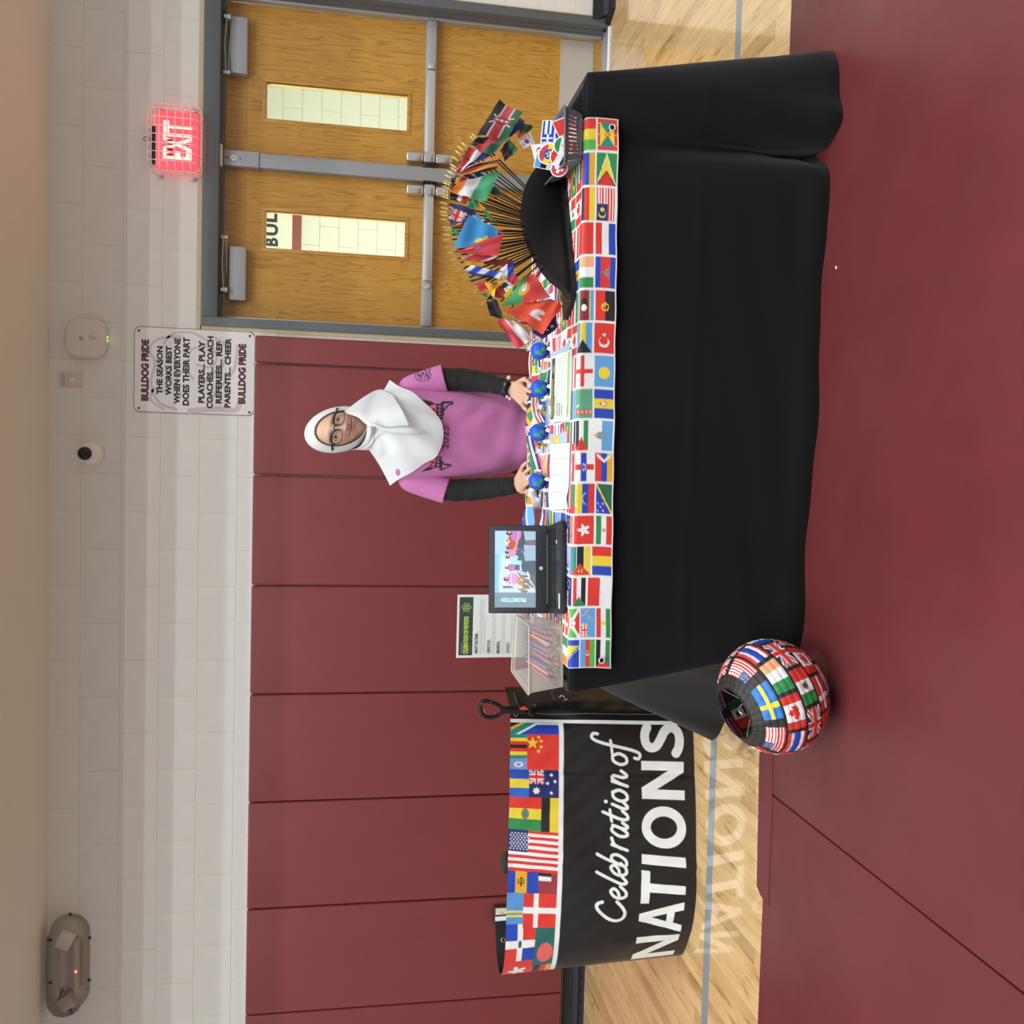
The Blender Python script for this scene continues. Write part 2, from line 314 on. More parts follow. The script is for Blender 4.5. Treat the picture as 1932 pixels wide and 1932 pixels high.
# ------------------------------------------------------------------ flag designs (x right 0..1, y up 0..1)
FC = dict(R='e03a30', W='f2f4f4', B='2448b8', N='26306e', K='1c1d22', G='2f8f4e', D='2a6b4a', Y='f0d83c', O='f08a2c', S='64a8e0', M='8a2c3c',
          L='58b848', A='e8b030', T='2a8c80', P='c8404c', E='888c90', V='f4b080')
FL = {
 'mali': [('v', 'LYR')], 'armenia': [('h', 'RBA')], 'germany': [('h', 'KRY')], 'netherlands': [('h', 'RWB')], 'ireland': [('v', 'GWV')],
 'italy': [('v', 'GWR')], 'romania': [('v', 'BYR')], 'france': [('v', 'BWR')], 'belgium': [('v', 'KYR')], 'indonesia': [('h', 'RW')],
 'poland': [('h', 'WR')], 'ukraine': [('h', 'BY')], 'russia': [('h', 'WBR')], 'hungary': [('h', 'RWG')], 'bulgaria': [('h', 'WGR')],
 'estonia': [('h', 'SKW')], 'lithuania': [('h', 'YGR')], 'gabon': [('h', 'GYB')], 'nigeria': [('v', 'GWG')], 'austria': [('h', 'RWR')],
 'colombia': [('h', 'YYBR')], 'bluyel': [('v', 'BYB')], 'cotedivoire': [('v', 'OWG')], 'yemen': [('h', 'RWK')],
 'grenada': [('r', 0, 0, 1, 1, 'R'), ('r', .12, .14, .88, .86, 'Y'), ('p', [(.12, .14), (.5, .5), (.12, .86)], 'T'), ('p', [(.88, .14), (.5, .5), (.88, .86)], 'T'), ('o', .5, .5, .13, 'R'), ('s', .5, .5, .1, 'Y')]
   + [('s', x, y, .05, 'Y') for x in (.15, .5, .85) for y in (.07, .93)],
 'guyana': [('r', 0, 0, 1, 1, 'G'), ('p', [(0, 0), (1, .5), (0, 1)], 'W'), ('p', [(0, .05), (.93, .5), (0, .95)], 'Y'), ('p', [(0, 0), (.47, .5), (0, 1)], 'K'), ('p', [(0, .06), (.42, .5), (0, .94)], 'R')],
 'malaysia': [('st', 14, 'R', 'W'), ('r', 0, .43, .5, 1, 'N'), ('o', .2, .71, .2, 'Y'), ('o', .235, .71, .17, 'N'), ('s', .33, .71, .14, 'Y', 12)],
 'usa': [('st', 13, 'R', 'W'), ('r', 0, .46, .4, 1, 'N')] + [('s', .05+.065*i+.03*(j % 2), .52+.055*j, .03, 'W') for i in range(6) for j in range(8)],
 'liberia': [('st', 11, 'R', 'W'), ('r', 0, .55, .35, 1, 'N'), ('s', .17, .77, .15, 'W')],
 'morocco': [('r', 0, 0, 1, 1, 'R'), ('s', .5, .5, .16, 'D'), ('s', .5, .5, .07, 'R')],
 'cambodia': [('hw', [(.25, 'B'), (.5, 'R'), (.25, 'B')]), ('p', [(.3, .3), (.7, .3), (.7, .36), (.62, .42), (.58, .55), (.53, .52), (.5, .7), (.47, .52), (.42, .55), (.38, .42), (.3, .36)], 'E')],
 'eswatini': [('hw', [(.18, 'S'), (.06, 'Y'), (.52, 'M'), (.06, 'Y'), (.18, 'S')]), ('ell', .5, .5, .25, .17, 'K'), ('ell', .42, .5, .12, .14, 'W')],
 'angola': [('h', 'RK'), ('ring', .45, .5, .2, .14, 'Y'), ('r', .42, .46, .62, .5, 'Y'), ('s', .5, .58, .08, 'Y')],
 'bahamas': [('h', 'SYS'), ('p', [(0, 0), (.45, .5), (0, 1)], 'K')],
 'turkey': [('r', 0, 0, 1, 1, 'R'), ('o', .38, .5, .27, 'W'), ('o', .43, .5, .21, 'R'), ('s', .62, .5, .13, 'W')],
 'england': [('r', 0, 0, 1, 1, 'W'), ('r', .43, 0, .57, 1, 'R'), ('r', 0, .4, 1, .6, 'R')],
 'palau': [('r', 0, 0, 1, 1, 'S'), ('o', .45, .5, .3, 'Y')],
 'turkmen': [('r', 0, 0, 1, 1, '5fa883'), ('r', .12, 0, .3, 1, 'c05848')] + [('ell', .21, .1+.2*k, .07, .08, 'e0a090') for k in range(5)] + [('o', .45, .78, .1, 'W'), ('o', .48, .8, .09, '5fa883')],
 'madeira': [('v', 'BYB'), ('r', .38, .43, .62, .57, 'R'), ('r', .455, .3, .545, .7, 'R'), ('r', .42, .47, .58, .53, 'W'), ('r', .48, .36, .52, .64, 'W')],
 'jordan': [('h', 'KWG'), ('p', [(0, 0), (.45, .5), (0, 1)], 'R')],
 'palestine': [('h', 'KWG'), ('p', [(0, 0), (.38, .5), (0, 1)], 'R')],
 'sudan': [('h', 'RWK'), ('p', [(0, 0), (.33, .5), (0, 1)], 'G')],
 'sanmarino': [('h', 'WS'), ('ell', .5, .5, .12, .26, '8a9c70'), ('ell', .5, .5, .07, .18, 'S'), ('r', .46, .68, .54, .82, 'A')],
 'antilles': [('r', 0, 0, 1, 1, 'W'), ('r', .4, 0, .6, 1, 'R'), ('r', 0, .36, 1, .64, 'B')] + [('s', .5+.1*math.cos(a), .5+.09*math.sin(a), .06, 'W') for a in np.arange(6)*math.pi/3],
 'artsakh': [('h', 'RBA')] + [('r', .66+.05*k, .44-.09*k, .76+.05*k, .56-.09*k, 'W') for k in range(5)] + [('r', .66+.05*k, .44+.09*k, .76+.05*k, .56+.09*k, 'W') for k in range(5)],
 'venezuela': [('h', 'YBR')] + [('s', .5+.2*math.cos(a), .4+.25*math.sin(a), .05, 'W') for a in np.linspace(.3, 2.84, 8)],
 'solomon': [('r', 0, 0, 1, 1, 'B'), ('p', [(0, 0), (1, 0), (1, 1)], 'D'), ('p', [(0, 0), (.06, 0), (1, .94), (1, 1), (.94, 1), (0, .06)], 'Y')] + [('s', x, y, .08, 'W') for x, y in ((.1, .88), (.34, .88), (.22, .72), (.1, .56), (.34, .56))],
 'hongkong': [('r', 0, 0, 1, 1, 'R')] + [('pet', .5, .5, .3, a, 'W') for a in np.arange(5)*2*math.pi/5+math.pi/2],
 'iran': [('h', 'GWR'), ('ell', .5, .5, .06, .12, 'R'), ('ell', .5, .5, .02, .1, 'W')],
 'mozambique': [('hw', [(.31, 'T'), (.035, 'W'), (.31, 'K'), (.035, 'W'), (.31, 'Y')]), ('p', [(0, 0), (.42, .5), (0, 1)], 'R'), ('s', .15, .5, .17, 'Y'), ('r', .06, .47, .25, .52, 'K')],
 'cook': [('r', 0, 0, 1, 1, 'N'), ('uj', 0, .5, .5, 1)] + [('s', .75+.13*math.cos(a), .5+.28*math.sin(a), .05, 'W') for a in np.arange(12)*math.pi/6],
 'burundi': [('r', 0, 0, 1, 1, 'R'), ('p', [(0, 0), (.5, .5), (0, 1)], 'L'), ('p', [(1, 0), (.5, .5), (1, 1)], 'L'), ('p', [(0, 0), (.1, 0), (1, .9), (1, 1), (.9, 1), (0, .1)], 'W'), ('p', [(0, 1), (0, .9), (.9, 0), (1, 0), (1, .1), (.1, 1)], 'W'), ('o', .5, .5, .28, 'W'), ('s', .5, .62, .09, 'R', 6), ('s', .43, .42, .09, 'R', 6), ('s', .57, .42, .09, 'R', 6)],
 'tuvalu': [('r', 0, 0, 1, 1, 'S'), ('uj', 0, .5, .5, 1)] + [('s', x, y, .08, 'Y') for x, y in ((.6, .2), (.68, .35), (.66, .55), (.76, .5), (.8, .7), (.88, .62), (.94, .8), (.93, .45), (.75, .85))],
 'kurdistan': [('h', 'RWG'), ('s', .5, .5, .22, 'Y', 16)],
 'bosnia': [('r', 0, 0, 1, 1, 'B'), ('p', [(.25, 1), (.78, 1), (.78, 0)], 'Y')] + [('s', .2+.07*k, .95-.13*k, .07, 'W') for k in range(8)],
 'azerbaijan': [('h', 'SRL'), ('o', .48, .5, .14, 'W'), ('o', .5, .5, .11, 'R'), ('s', .57, .5, .07, 'W', 8)],
 'brazil': [('r', 0, 0, 1, 1, 'G'), ('p', [(.08, .5), (.5, .08), (.92, .5), (.5, .92)], 'Y'), ('o', .5, .5, .24, 'N')],
 'kosovo': [('r', 0, 0, 1, 1, 'B'), ('p', [(.35, .3), (.5, .15), (.65, .45), (.55, .7), (.42, .62)], 'A')],
 'denmark': [('r', 0, 0, 1, 1, 'R'), ('r', .32, 0, .46, 1, 'W'), ('r', 0, .41, 1, .59, 'W')],
 'norway': [('r', 0, 0, 1, 1, 'R'), ('r', .28, 0, .48, 1, 'W'), ('r', 0, .36, 1, .64, 'W'), ('r', .33, 0, .43, 1, 'N'), ('r', 0, .43, 1, .57, 'N')],
 'sweden': [('r', 0, 0, 1, 1, '2f7fd0'), ('r', .3, 0, .43, 1, 'Y'), ('r', 0, .4, 1, .6, 'Y')],
 'uk': [('uj', 0, 0, 1, 1)],
 'australia': [('r', 0, 0, 1, 1, 'N'), ('uj', 0, .5, .5, 1), ('s', .25, .25, .15, 'W', 7), ('s', .75, .83, .07, 'W', 7), ('s', .75, .18, .07, 'W', 7), ('s', .62, .53, .07, 'W', 7), ('s', .87, .6, .07, 'W', 7)],
 'canada': [('r', 0, 0, 1, 1, 'W'), ('r', 0, 0, .25, 1, 'R'), ('r', .75, 0, 1, 1, 'R'), ('p', [(.5, .88), (.45, .74), (.4, .78), (.42, .56), (.36, .62), (.3, .6), (.32, .5), (.27, .46), (.4, .3), (.38, .24), (.49, .27), (.49, .14), (.51, .14), (.51, .27), (.62, .24), (.6, .3), (.73, .46), (.68, .5), (.7, .6), (.64, .62), (.58, .56), (.6, .78), (.55, .74)], 'R')],
 'mexico': [('v', 'GWR'), ('ell', .5, .5, .1, .17, '7a6a40'), ('ell', .5, .53, .05, .1, '404830')],
 'thailand': [('hw', [(.167, 'R'), (.167, 'W'), (.333, 'B'), (.167, 'W'), (.167, 'R')])],
 'china': [('r', 0, 0, 1, 1, 'R'), ('s', .17, .74, .2, 'Y'), ('s', .36, .92, .07, 'Y'), ('s', .44, .8, .07, 'Y'), ('s', .44, .63, .07, 'Y'), ('s', .36, .5, .07, 'Y')],
 'southafrica': [('r', 0, .5, 1, 1, 'R'), ('r', 0, 0, 1, .5, 'B'), ('p', [(0, 1), (.18, 1), (.55, .66), (1, .66), (1, .34), (.55, .34), (.18, 0), (0, 0)], 'W'), ('p', [(0, 1), (.1, 1), (.52, .6), (1, .6), (1, .4), (.52, .4), (.1, 0), (0, 0)], 'T'), ('p', [(0, .86), (.42, .5), (0, .14)], 'A'), ('p', [(0, .76), (.32, .5), (0, .24)], 'K')],
 'zimbabwe': [('hw', [(.143, 'T'), (.143, 'Y'), (.143, 'R'), (.143, 'K'), (.143, 'R'), (.143, 'Y'), (.143, 'T')])],
 'barbados': [('v', 'BAB'), ('r', .48, .3, .52, .7, 'K'), ('r', .42, .42, .58, .46, 'K'), ('r', .41, .44, .44, .66, 'K'), ('r', .56, .44, .59, .66, 'K'), ('p', [(.46, .66), (.5, .76), (.54, .66)], 'K')],
 'uae': [('h', 'GWK'), ('r', 0, 0, .25, 1, 'R')],
 'aruba': [('r', 0, 0, 1, 1, 'S'), ('r', 0, .16, 1, .24, 'Y'), ('r', 0, .32, 1, .4, 'Y')],
 'dominican': [('r', 0, .5, .5, 1, 'B'), ('r', .5, 0, 1, .5, 'B'), ('r', .5, .5, 1, 1, 'R'), ('r', 0, 0, .5, .5, 'R'), ('r', .41, 0, .59, 1, 'W'), ('r', 0, .4, 1, .6, 'W'), ('ell', .5, .5, .06, .1, 'D')],
 'bangladesh': [('r', 0, 0, 1, 1, '2a6a68'), ('o', .48, .5, .32, 'e86a68')],
 'bolivia': [('h', 'RYG'), ('ell', .5, .5, .12, .17, '9a7a50'), ('ell', .5, .5, .06, .1, 'T')],
 'emblem': [('r', 0, 0, 1, 1, '7a98d8'), ('ell', .5, .45, .25, .25, 'W'), ('ell', .5, .45, .15, .15, '7a98d8')],
 'red': [('r', 0, 0, 1, 1, 'R')], 'kazakh': [('r', 0, 0, 1, 1, '3a9ad8'), ('s', .5, .55, .3, 'Y', 24), ('o', .5, .55, .2, 'Y'), ('ell', .5, .25, .2, .08, 'Y'), ('r', .03, 0, .07, 1, 'Y')],
 'kenya': [('hw', [(.3, 'K'), (.04, 'W'), (.32, 'P'), (.04, 'W'), (.3, 'D')]), ('p', [(.36, .86), (.385, .88), (.65, .14), (.625, .12)], 'W'), ('p', [(.64, .86), (.615, .88), (.35, .14), (.375, .12)], 'W'), ('ell', .5, .5, .11, .3, 'K'), ('ell', .5, .5, .075, .31, 'P'), ('r', .485, .27, .515, .38, 'W'), ('r', .485, .62, .515, .73, 'W'), ('o', .5, .5, .05, 'W')],
 'malawi': [('h', 'KPD')], 'czech': [('h', 'WP'), ('p', [(0, 0), (.5, .5), (0, 1)], 'N')], 'uganda': [('h', 'KAPKAP'), ('o', .5, .5, .2, 'W')],
 'portugal': [('r', 0, 0, 1, 1, 'e04a48'), ('r', 0, 0, .4, 1, '46a868'), ('ring', .4, .5, .25, .17, 'A'), ('p', [(.33, .62), (.47, .62), (.47, .42), (.4, .34), (.33, .42)], 'W'), ('r', .38, .45, .42, .58, 'N')],
 'korea': [('r', 0, 0, 1, 1, 'e8e4e2'), ('o', .5, .5, .25, 'P'), ('p', [(.33, .5), (.67, .5), (.6, .3), (.4, .3)], 'B')] + [('r', x, y, x+.1, y+.03, 'K') for x in (.12, .78) for y in (.18, .24, .3, .72, .78, .84)],
 'israel': [('hw', [(.1, 'W'), (.16, 'B'), (.48, 'W'), (.16, 'B'), (.1, 'W')])], 'spain': [('hw', [(.25, 'P'), (.5, 'A'), (.25, 'P')]), ('ell', .3, .5, .07, .14, 'M')],
 'singapore': [('h', 'PW'), ('o', .2, .75, .18, 'W'), ('o', .25, .75, .16, 'P')], 'egypt': [('h', 'PWK'), ('ell', .5, .5, .07, .12, 'A')],
 'jamaica': [('r', 0, 0, 1, 1, 'K'), ('p', [(0, 1), (.5, .5), (1, 1)], 'G'), ('p', [(0, 0), (.5, .5), (1, 0)], 'G'), ('p', [(0, 0), (.1, 0), (1, .9), (1, 1), (.9, 1), (0, .1)], 'A'), ('p', [(0, 1), (0, .9), (.9, 0), (1, 0), (1, .1), (.1, 1)], 'A')],
 'botswana': [('hw', [(.38, 'S'), (.05, 'W'), (.14, 'K'), (.05, 'W'), (.38, 'S')])], 'brown': [('r', 0, 0, 1, 1, '4a2024')], 'deepgreen': [('r', 0, 0, 1, 1, '1f4a30'), ('r', 0, 0, .3, 1, 'A'), ('r', 0, 0, .12, 1, 'P')],
 'newzealand': [('r', 0, 0, 1, 1, 'N'), ('uj', 0, .5, .5, 1), ('s', .75, .8, .07, 'P'), ('s', .75, .25, .08, 'P'), ('s', .65, .55, .07, 'P'), ('s', .86, .6, .06, 'P')],
 'ethiopia': [('h', 'PYG'), ('o', .5, .5, .26, 'B'), ('s', .5, .5, .22, 'Y'), ('s', .5, .5, .10, 'B')], 'greece': [('st', 9, 'B', 'W'), ('r', 0, .45, .37, 1, 'B'), ('r', .15, .45, .22, 1, 'W'), ('r', 0, .68, .37, .78, 'W')],
 'switzerland': [('r', 0, 0, 1, 1, 'P'), ('r', .4, .2, .6, .8, 'W'), ('r', .2, .4, .8, .6, 'W')], 'japan': [('r', 0, 0, 1, 1, 'W'), ('o', .5, .5, .3, 'P')],
 'bahrain': [('r', 0, 0, 1, 1, 'P'), ('r', 0, 0, .3, 1, 'W')], 'india': [('h', 'OWG'), ('ring', .5, .5, .14, .1, 'N')],
 'slovenia': [('h', 'WBP')], 'chad': [('v', 'NAP')], 'tanzania': [('r', 0, 0, 1, 1, 'D'), ('p', [(0, 0), (1, 0), (1, 1)], 'S'), ('p', [(0, 0), (.2, 0), (1, .8), (1, 1), (.8, 1), (0, .2)], 'A'), ('p', [(0, 0), (.12, 0), (1, .88), (1, 1), (.88, 1), (0, .12)], 'K')],
}
def _pip(X, Y, pts):
    ins = np.zeros(X.shape, bool); n = len(pts)
    for k in range(n):
        x1, y1 = pts[k]; x2, y2 = pts[(k+1) % n]
        if y1 == y2: continue
        ins ^= ((y1 > Y) != (y2 > Y)) & (X < (x2-x1)*(Y-y1)/(y2-y1)+x1)
    return ins
def flag_eval(name, X, Y, asp=1.5):
    out = np.zeros(X.shape+(3,), np.float32); out[:] = lin(FC['W'])
    col = lambda c: lin(FC.get(c, c))
    for op in FL[name]:
        k = op[0]
        if k in 'hv' and len(k) == 1:
            n = len(op[1]); idx = np.clip(((1-Y) if k == 'h' else X)*n, 0, n-1).astype(int)
            out[:] = np.array([col(c) for c in op[1]], np.float32)[idx]
        elif k == 'hw':
            t = 0
            for wd, c in op[1]: out[(1-Y >= t) & (1-Y <= t+wd+.03)] = col(c); t += wd
        elif k == 'st':
            idx = np.clip((1-Y)*op[1], 0, op[1]-1).astype(int) % 2
            out[:] = np.array([col(op[2]), col(op[3])], np.float32)[idx]
        elif k == 'r': out[(X >= op[1]) & (X <= op[3]) & (Y >= op[2]) & (Y <= op[4])] = col(op[5])
        elif k == 'p': out[_pip(X, Y, op[1])] = col(op[2])
        elif k == 'o': out[((X-op[1])*asp)**2+(Y-op[2])**2 < op[3]**2] = col(op[4])
        elif k == 'ell': out[((X-op[1])/op[3])**2+((Y-op[2])/op[4])**2 < 1] = col(op[5])
        elif k == 'ring':
            d = ((X-op[1])*asp)**2+(Y-op[2])**2; out[(d < op[3]**2) & (d > op[4]**2)] = col(op[5])
        elif k == 's':
            n = op[5] if len(op) > 5 else 5; dx = (X-op[1])*asp; dy = Y-op[2]
            a = np.arctan2(dx, dy) % (2*math.pi/n); a = np.minimum(a, 2*math.pi/n-a)
            ri = .42 if n <= 5 else .6; r = np.hypot(dx, dy)/op[3]
            # edge between outer tip (r=1, a=0) and inner notch (r=ri, a=pi/n)
            b = math.pi/n; x = r*np.cos(a); y = r*np.sin(a); ex, ey = ri*math.cos(b)-1, ri*math.sin(b)
            out[((x-1)*ey-y*ex) < 0] = col(op[4])
        elif k == 'pet':
            cx = op[1]+.55*op[3]*math.cos(op[4])/asp; cy = op[2]+.55*op[3]*math.sin(op[4])
            dx = (X-cx)*asp; dy = Y-cy; u = dx*math.cos(op[4])+dy*math.sin(op[4]); v = -dx*math.sin(op[4])+dy*math.cos(op[4])
            out[(u/(.48*op[3]))**2+(v/(.26*op[3]))**2 < 1] = col(op[5])
        elif k == 'uj':
            x0, y0, x1, y1 = op[1:5]; u = (X-x0)/(x1-x0); v = (Y-y0)/(y1-y0); ins = (u >= 0) & (u <= 1) & (v >= 0) & (v <= 1)
            d = np.minimum(abs(u-v), abs(u+v-1)); c = np.zeros(X.shape+(3,), np.float32); c[:] = col('N')
            c[d < .15] = col('W'); c[d < .055] = col('R')
            m = (abs(u-.5) < .12) | (abs(v-.5) < .19); c[m] = col('W')
            m = (abs(u-.5) < .07) | (abs(v-.5) < .115); c[m] = col('R'); out[ins] = c[ins]
    return out
# ------------------------------------------------------------------ setting
M_wall = mat('painted_block', 'dedcd6', .75, noise=.03, nscale=9, bump=.25, bscale=160)
M_joint = mat('block_joint', 'd4d2c8', .85)
M_hall = mat('hall_paint', 'e2e6de', .7, noise=.02, nscale=6)
M_frame = mat('frame_grey', '5a6063', .45, bump=.05)
M_steel = mat('brushed_steel', 'd2d2d0', .34, metal=.7, noise=.06, nscale=20, stretch=(1, 1, 12))
M_alu = mat('aluminium', 'b9babc', .4, metal=.6)
M_silver = mat('silver_paint', 'a9abad', .42, metal=.35)
M_black = mat('black_plastic', '17181a', .42)
M_rubber = mat('black_rubber', '1b1c1f', .5, noise=.15, nscale=14)
M_white = mat('white_plastic', 'e6e2da', .45)
M_caulk = mat('caulk', 'c8bb98', .8, noise=.08)
M_mull = mat('mullion_grey', '8c9092', .42)
M_print_black = mat('ink_black', '1c1d20', .6)
M_wire = mat('wire_white', 'dedad2', .4)

def struct(o): o['kind'] = 'structure'; return o
# floor with maple strips laid toward the wall
fb = MB().box((-3.6, -7.5, -.05), (4.4, .35, -.004)); floor = struct(fb.build('floor', mat('floor_base', '8a6a40', .5), smooth=False))
mp = mat('maple_strip', 'e2b672', .10, coat=.8, spec=.5)
nt = mp.node_tree; bs = nt.nodes['Principled BSDF']
oi = nt.nodes.new('ShaderNodeObjectInfo'); tc = nt.nodes.new('ShaderNodeTexCoord')
va = nt.nodes.new('ShaderNodeVectorMath'); va.operation = 'ADD'; vm = nt.nodes.new('ShaderNodeVectorMath'); vm.operation = 'MULTIPLY'
vm.inputs[1].default_value = (.9, 2.0, 1); nt.links.new(tc.outputs['Object'], vm.inputs[0])
cv = nt.nodes.new('ShaderNodeVectorMath'); cv.operation = 'SCALE'; cv.inputs[0].default_value = (37, 91, 13); nt.links.new(oi.outputs['Random'], cv.inputs['Scale'])
nt.links.new(vm.outputs[0], va.inputs[0]); nt.links.new(cv.outputs[0], va.inputs[1])
nz = nt.nodes.new('ShaderNodeTexNoise'); nz.inputs['Scale'].default_value = 1.6; nz.inputs['Detail'].default_value = 7; nz.inputs['Distortion'].default_value = .6
nt.links.new(va.outputs[0], nz.inputs['Vector'])
cr = nt.nodes.new('ShaderNodeValToRGB'); e = cr.color_ramp.elements
e[0].position = .27; e[0].color = (*lin('a87a44'), 1); e[1].position = .66; e[1].color = (*lin('e6c48e'), 1)
el = cr.color_ramp.elements.new(.40); el.color = (*lin('d8b27c'), 1)
nt.links.new(nz.outputs['Fac'], cr.inputs[0])
rr = nt.nodes.new('ShaderNodeValToRGB'); e = rr.color_ramp.elements
e[0].color = (.80, .75, .68, 1); e[1].color = (1.05, 1.04, 1.0, 1); e[1].position = .3
nt.links.new(oi.outputs['Random'], rr.inputs[0])
mx = nt.nodes.new('ShaderNodeVectorMath'); mx.operation = 'MULTIPLY'; nt.links.new(cr.outputs[0], mx.inputs[0]); nt.links.new(rr.outputs[0], mx.inputs[1])
nt.links.new(mx.outputs[0], bs.inputs['Base Color'])
pm = None
PW = .057
def plank(x, y0, y1):
    global pm
    if pm is None:
        o = MB().box((-.5, -.5, -.5), (.5, .5, .5)).build('plank', mp, floor, smooth=False); pm = o.data
        for v in pm.vertices: pass
    else:
        o = bpy.data.objects.new('plank', pm); C.objects.link(o); o.parent = floor
    o.location = Vector((x, (y0+y1)/2, -.0045))-floor.location; o.scale = (PW-.0009, y1-y0-.001, .009)
xi = -2.75
while xi < 3.75:
    mid = .12 < xi < 1.62
    cuts = [-2.55, .12] if mid else None
    if cuts is None:
        cuts = [-2.55]; y = -2.55+rng.uniform(.2, 1.0)
        while y < -.25: cuts.append(y); y += rng.uniform(.75, 1.35)
        cuts.append(.12)
    for a, b in zip(cuts[:-1], cuts[1:]): plank(xi, a, b)
    xi += PW
MB().prism([(-3.4, -1.9), (3.7, -1.845), (3.7, -1.893), (-3.4, -1.966)], (0, 0, .0002), (1, 0, 0), (0, 1, 0), (0, 0, .0004)).build('trim_1', mat('court_line', '8a9698', .2, coat=.5), smooth=False)['kind'] = 'structure'
# walls
wb = MB()
wb.box((-3.6, .0016, 0), (1.425, .2, 3.0)); wb.box((1.425, .0016, 2.225), (3.275, .2, 3.0)); wb.box((3.275, .0016, 0), (4.4, .2, 3.0))
wall = struct(wb.build('wall_back', M_joint, smooth=False))
bmesh_block = {}
def block(x0, x1, z0, z1, parent, y=0, m=M_wall, d=.02):
    key = (round(x1-x0, 3), round(z1-z0, 3), m.name)
    cx, cz = (x0+x1)/2, (z0+z1)/2
    if key not in bmesh_block:
        o = MB().box((cx-(x1-x0)/2+.0012, y, cz-(z1-z0)/2+.0012), (cx+(x1-x0)/2-.0012, y+d, cz+(z1-z0)/2-.0012), .0022, seg=1).build('block', m, parent)
        bmesh_block[key] = o.data
    else:
        o = bpy.data.objects.new('block', bmesh_block[key]); C.objects.link(o); o.parent = parent
        # same local frame as the first block of this size
    o.data = bmesh_block[key]; return o
def block_wall(spans, parent, y, m, names_y):
    for (xa, xb, za, zb) in spans:
        k = int(round(za/.2032))
        while k*.2032 < zb-.01:
            z0, z1 = max(k*.2032, za), min((k+1)*.2032, zb); ph = -.015 if k % 2 == 0 else .188
            n = math.floor((xa-ph)/.4064)
            while ph+n*.4064 < xb-.005:
                x0, x1 = max(ph+n*.4064, xa), min(ph+(n+1)*.4064, xb)
                if x1-x0 > .02:
                    key = (round(x1-x0, 3), round(z1-z0, 3), m.name)
                    if key not in bmesh_block:
                        bmesh_block[key] = MB().box((-(x1-x0)/2+.0011, 0, -(z1-z0)/2+.0011), ((x1-x0)/2-.0011, .02, (z1-z0)/2-.0011), .002, seg=1)
                        mbk = bmesh_block[key]; me = bpy.data.meshes.new('block'); me.from_pydata(mbk.v, [], mbk.f); me.materials.append(m); bmesh_block[key] = me
                    o = bpy.data.objects.new('block', bmesh_block[key]); C.objects.link(o); o.parent = parent
                    o.location = Vector(((x0+x1)/2, y, (z0+z1)/2))-parent.location
                n += 1
            k += 1
block_wall([(-3.0, 1.405, 1.8288, 2.235), (-3.0, 3.72, 2.235, 3.006), (3.29, 3.72, 0, 2.235)], wall, 0, M_wall, None)
# low soffit over this side of the gym
struct(MB().box((-3.6, -.76, 3.003), (4.4, .2, 3.2)).build('ceiling', mat('soffit_paint', 'dcd6c8', .8, noise=.02, nscale=3), smooth=False))
# baseboards: vented cove base with a deep toe
def cove(name, x0, x1, miter=0):
    pr = [(0.0, .1025), (-.022, .1025), (-.024, .075), (-.03, .045), (-.055, .022), (-.118, .014), (-.122, 0), (0, 0)]
    mb = MB(); n = len(pr)
    mb.add([(x0, y, z) for y, z in pr]+[(x1, y, z) for y, z in pr], [(i, (i+1) % n, n+(i+1) % n, n+i) for i in range(n)]+[tuple(range(n))[::-1], tuple(range(n, 2*n))])
    o = struct(mb.build(name, M_rubber)); return o
bl = cove('baseboard_left', -3.6, 1.33)
mb = MB()
for k in range(60): mb.box((-3.2+k*.075, -.1035, .0148), (-3.16+k*.075, -.099, .0165))
mb.build('vent_slots', mat('scuff_grey', '6a6a68', .7), bl)['kind'] = 'stuff'
pr = [(0.0, .1025), (-.022, .1025), (-.024, .075), (-.03, .045), (-.055, .022), (-.118, .014), (-.122, 0), (0, 0)]; n = len(pr)
mb = MB(); mb.add([(3.205+(.085 if y < -.03 else .06), .02, z) if y > -.001 else (3.285+(-.02 if y > -.03 else .0)*1, y, z) for y, z in pr]+[(4.4, y, z) for y, z in pr], [(i, (i+1) % n, n+(i+1) % n, n+i) for i in range(n)]+[tuple(range(n))[::-1], tuple(range(n, 2*n))])
mb.prism([(3.285, -.122), (3.285, 0), (3.235, .05), (3.222, .03)], (0, 0, 0), (1, 0, 0), (0, 1, 0), (0, 0, .03))
struct(mb.build('baseboard_right', M_rubber))
# wall pads
M_pad = mat('maroon_vinyl', '7e3a3c', .42, noise=.04, nscale=5, bump=.22, bscale=420, spec=.35)
M_wood_white = mat('pad_backing', 'd8d4c8', .7)
edges = [-3.048, -2.4384, -1.8288, -1.2192, -.6096, 0, .6096, 1.2192, 1.372]
names = ['farthest left, cut by the picture edge', 'second from the left edge', 'behind the outlet strip end of the banner', 'behind the middle of the banner',
         'behind the paper flyer side of the banner', 'behind the laptop', 'behind the person in the white headscarf', 'narrow end piece beside the door frame']
for i in range(8):
    a, b = edges[i], edges[i+1]
    t = thing('wall_pad', 'maroon vinyl wall pad '+names[i], 'wall pad', ((a+b)/2, -.03, .115), 'maroon pads along the wall')
    mb = MB().box((a+.003, -.05-.002*(i % 2), .117), (b-.003, -.012, 1.945), .012, seg=3); mb.build('cushion', M_pad, t)
    MB().box((a+.004, -.013, .117), (b-.004, -.001, 1.952)).build('backing_board', M_wood_white, t, smooth=False)
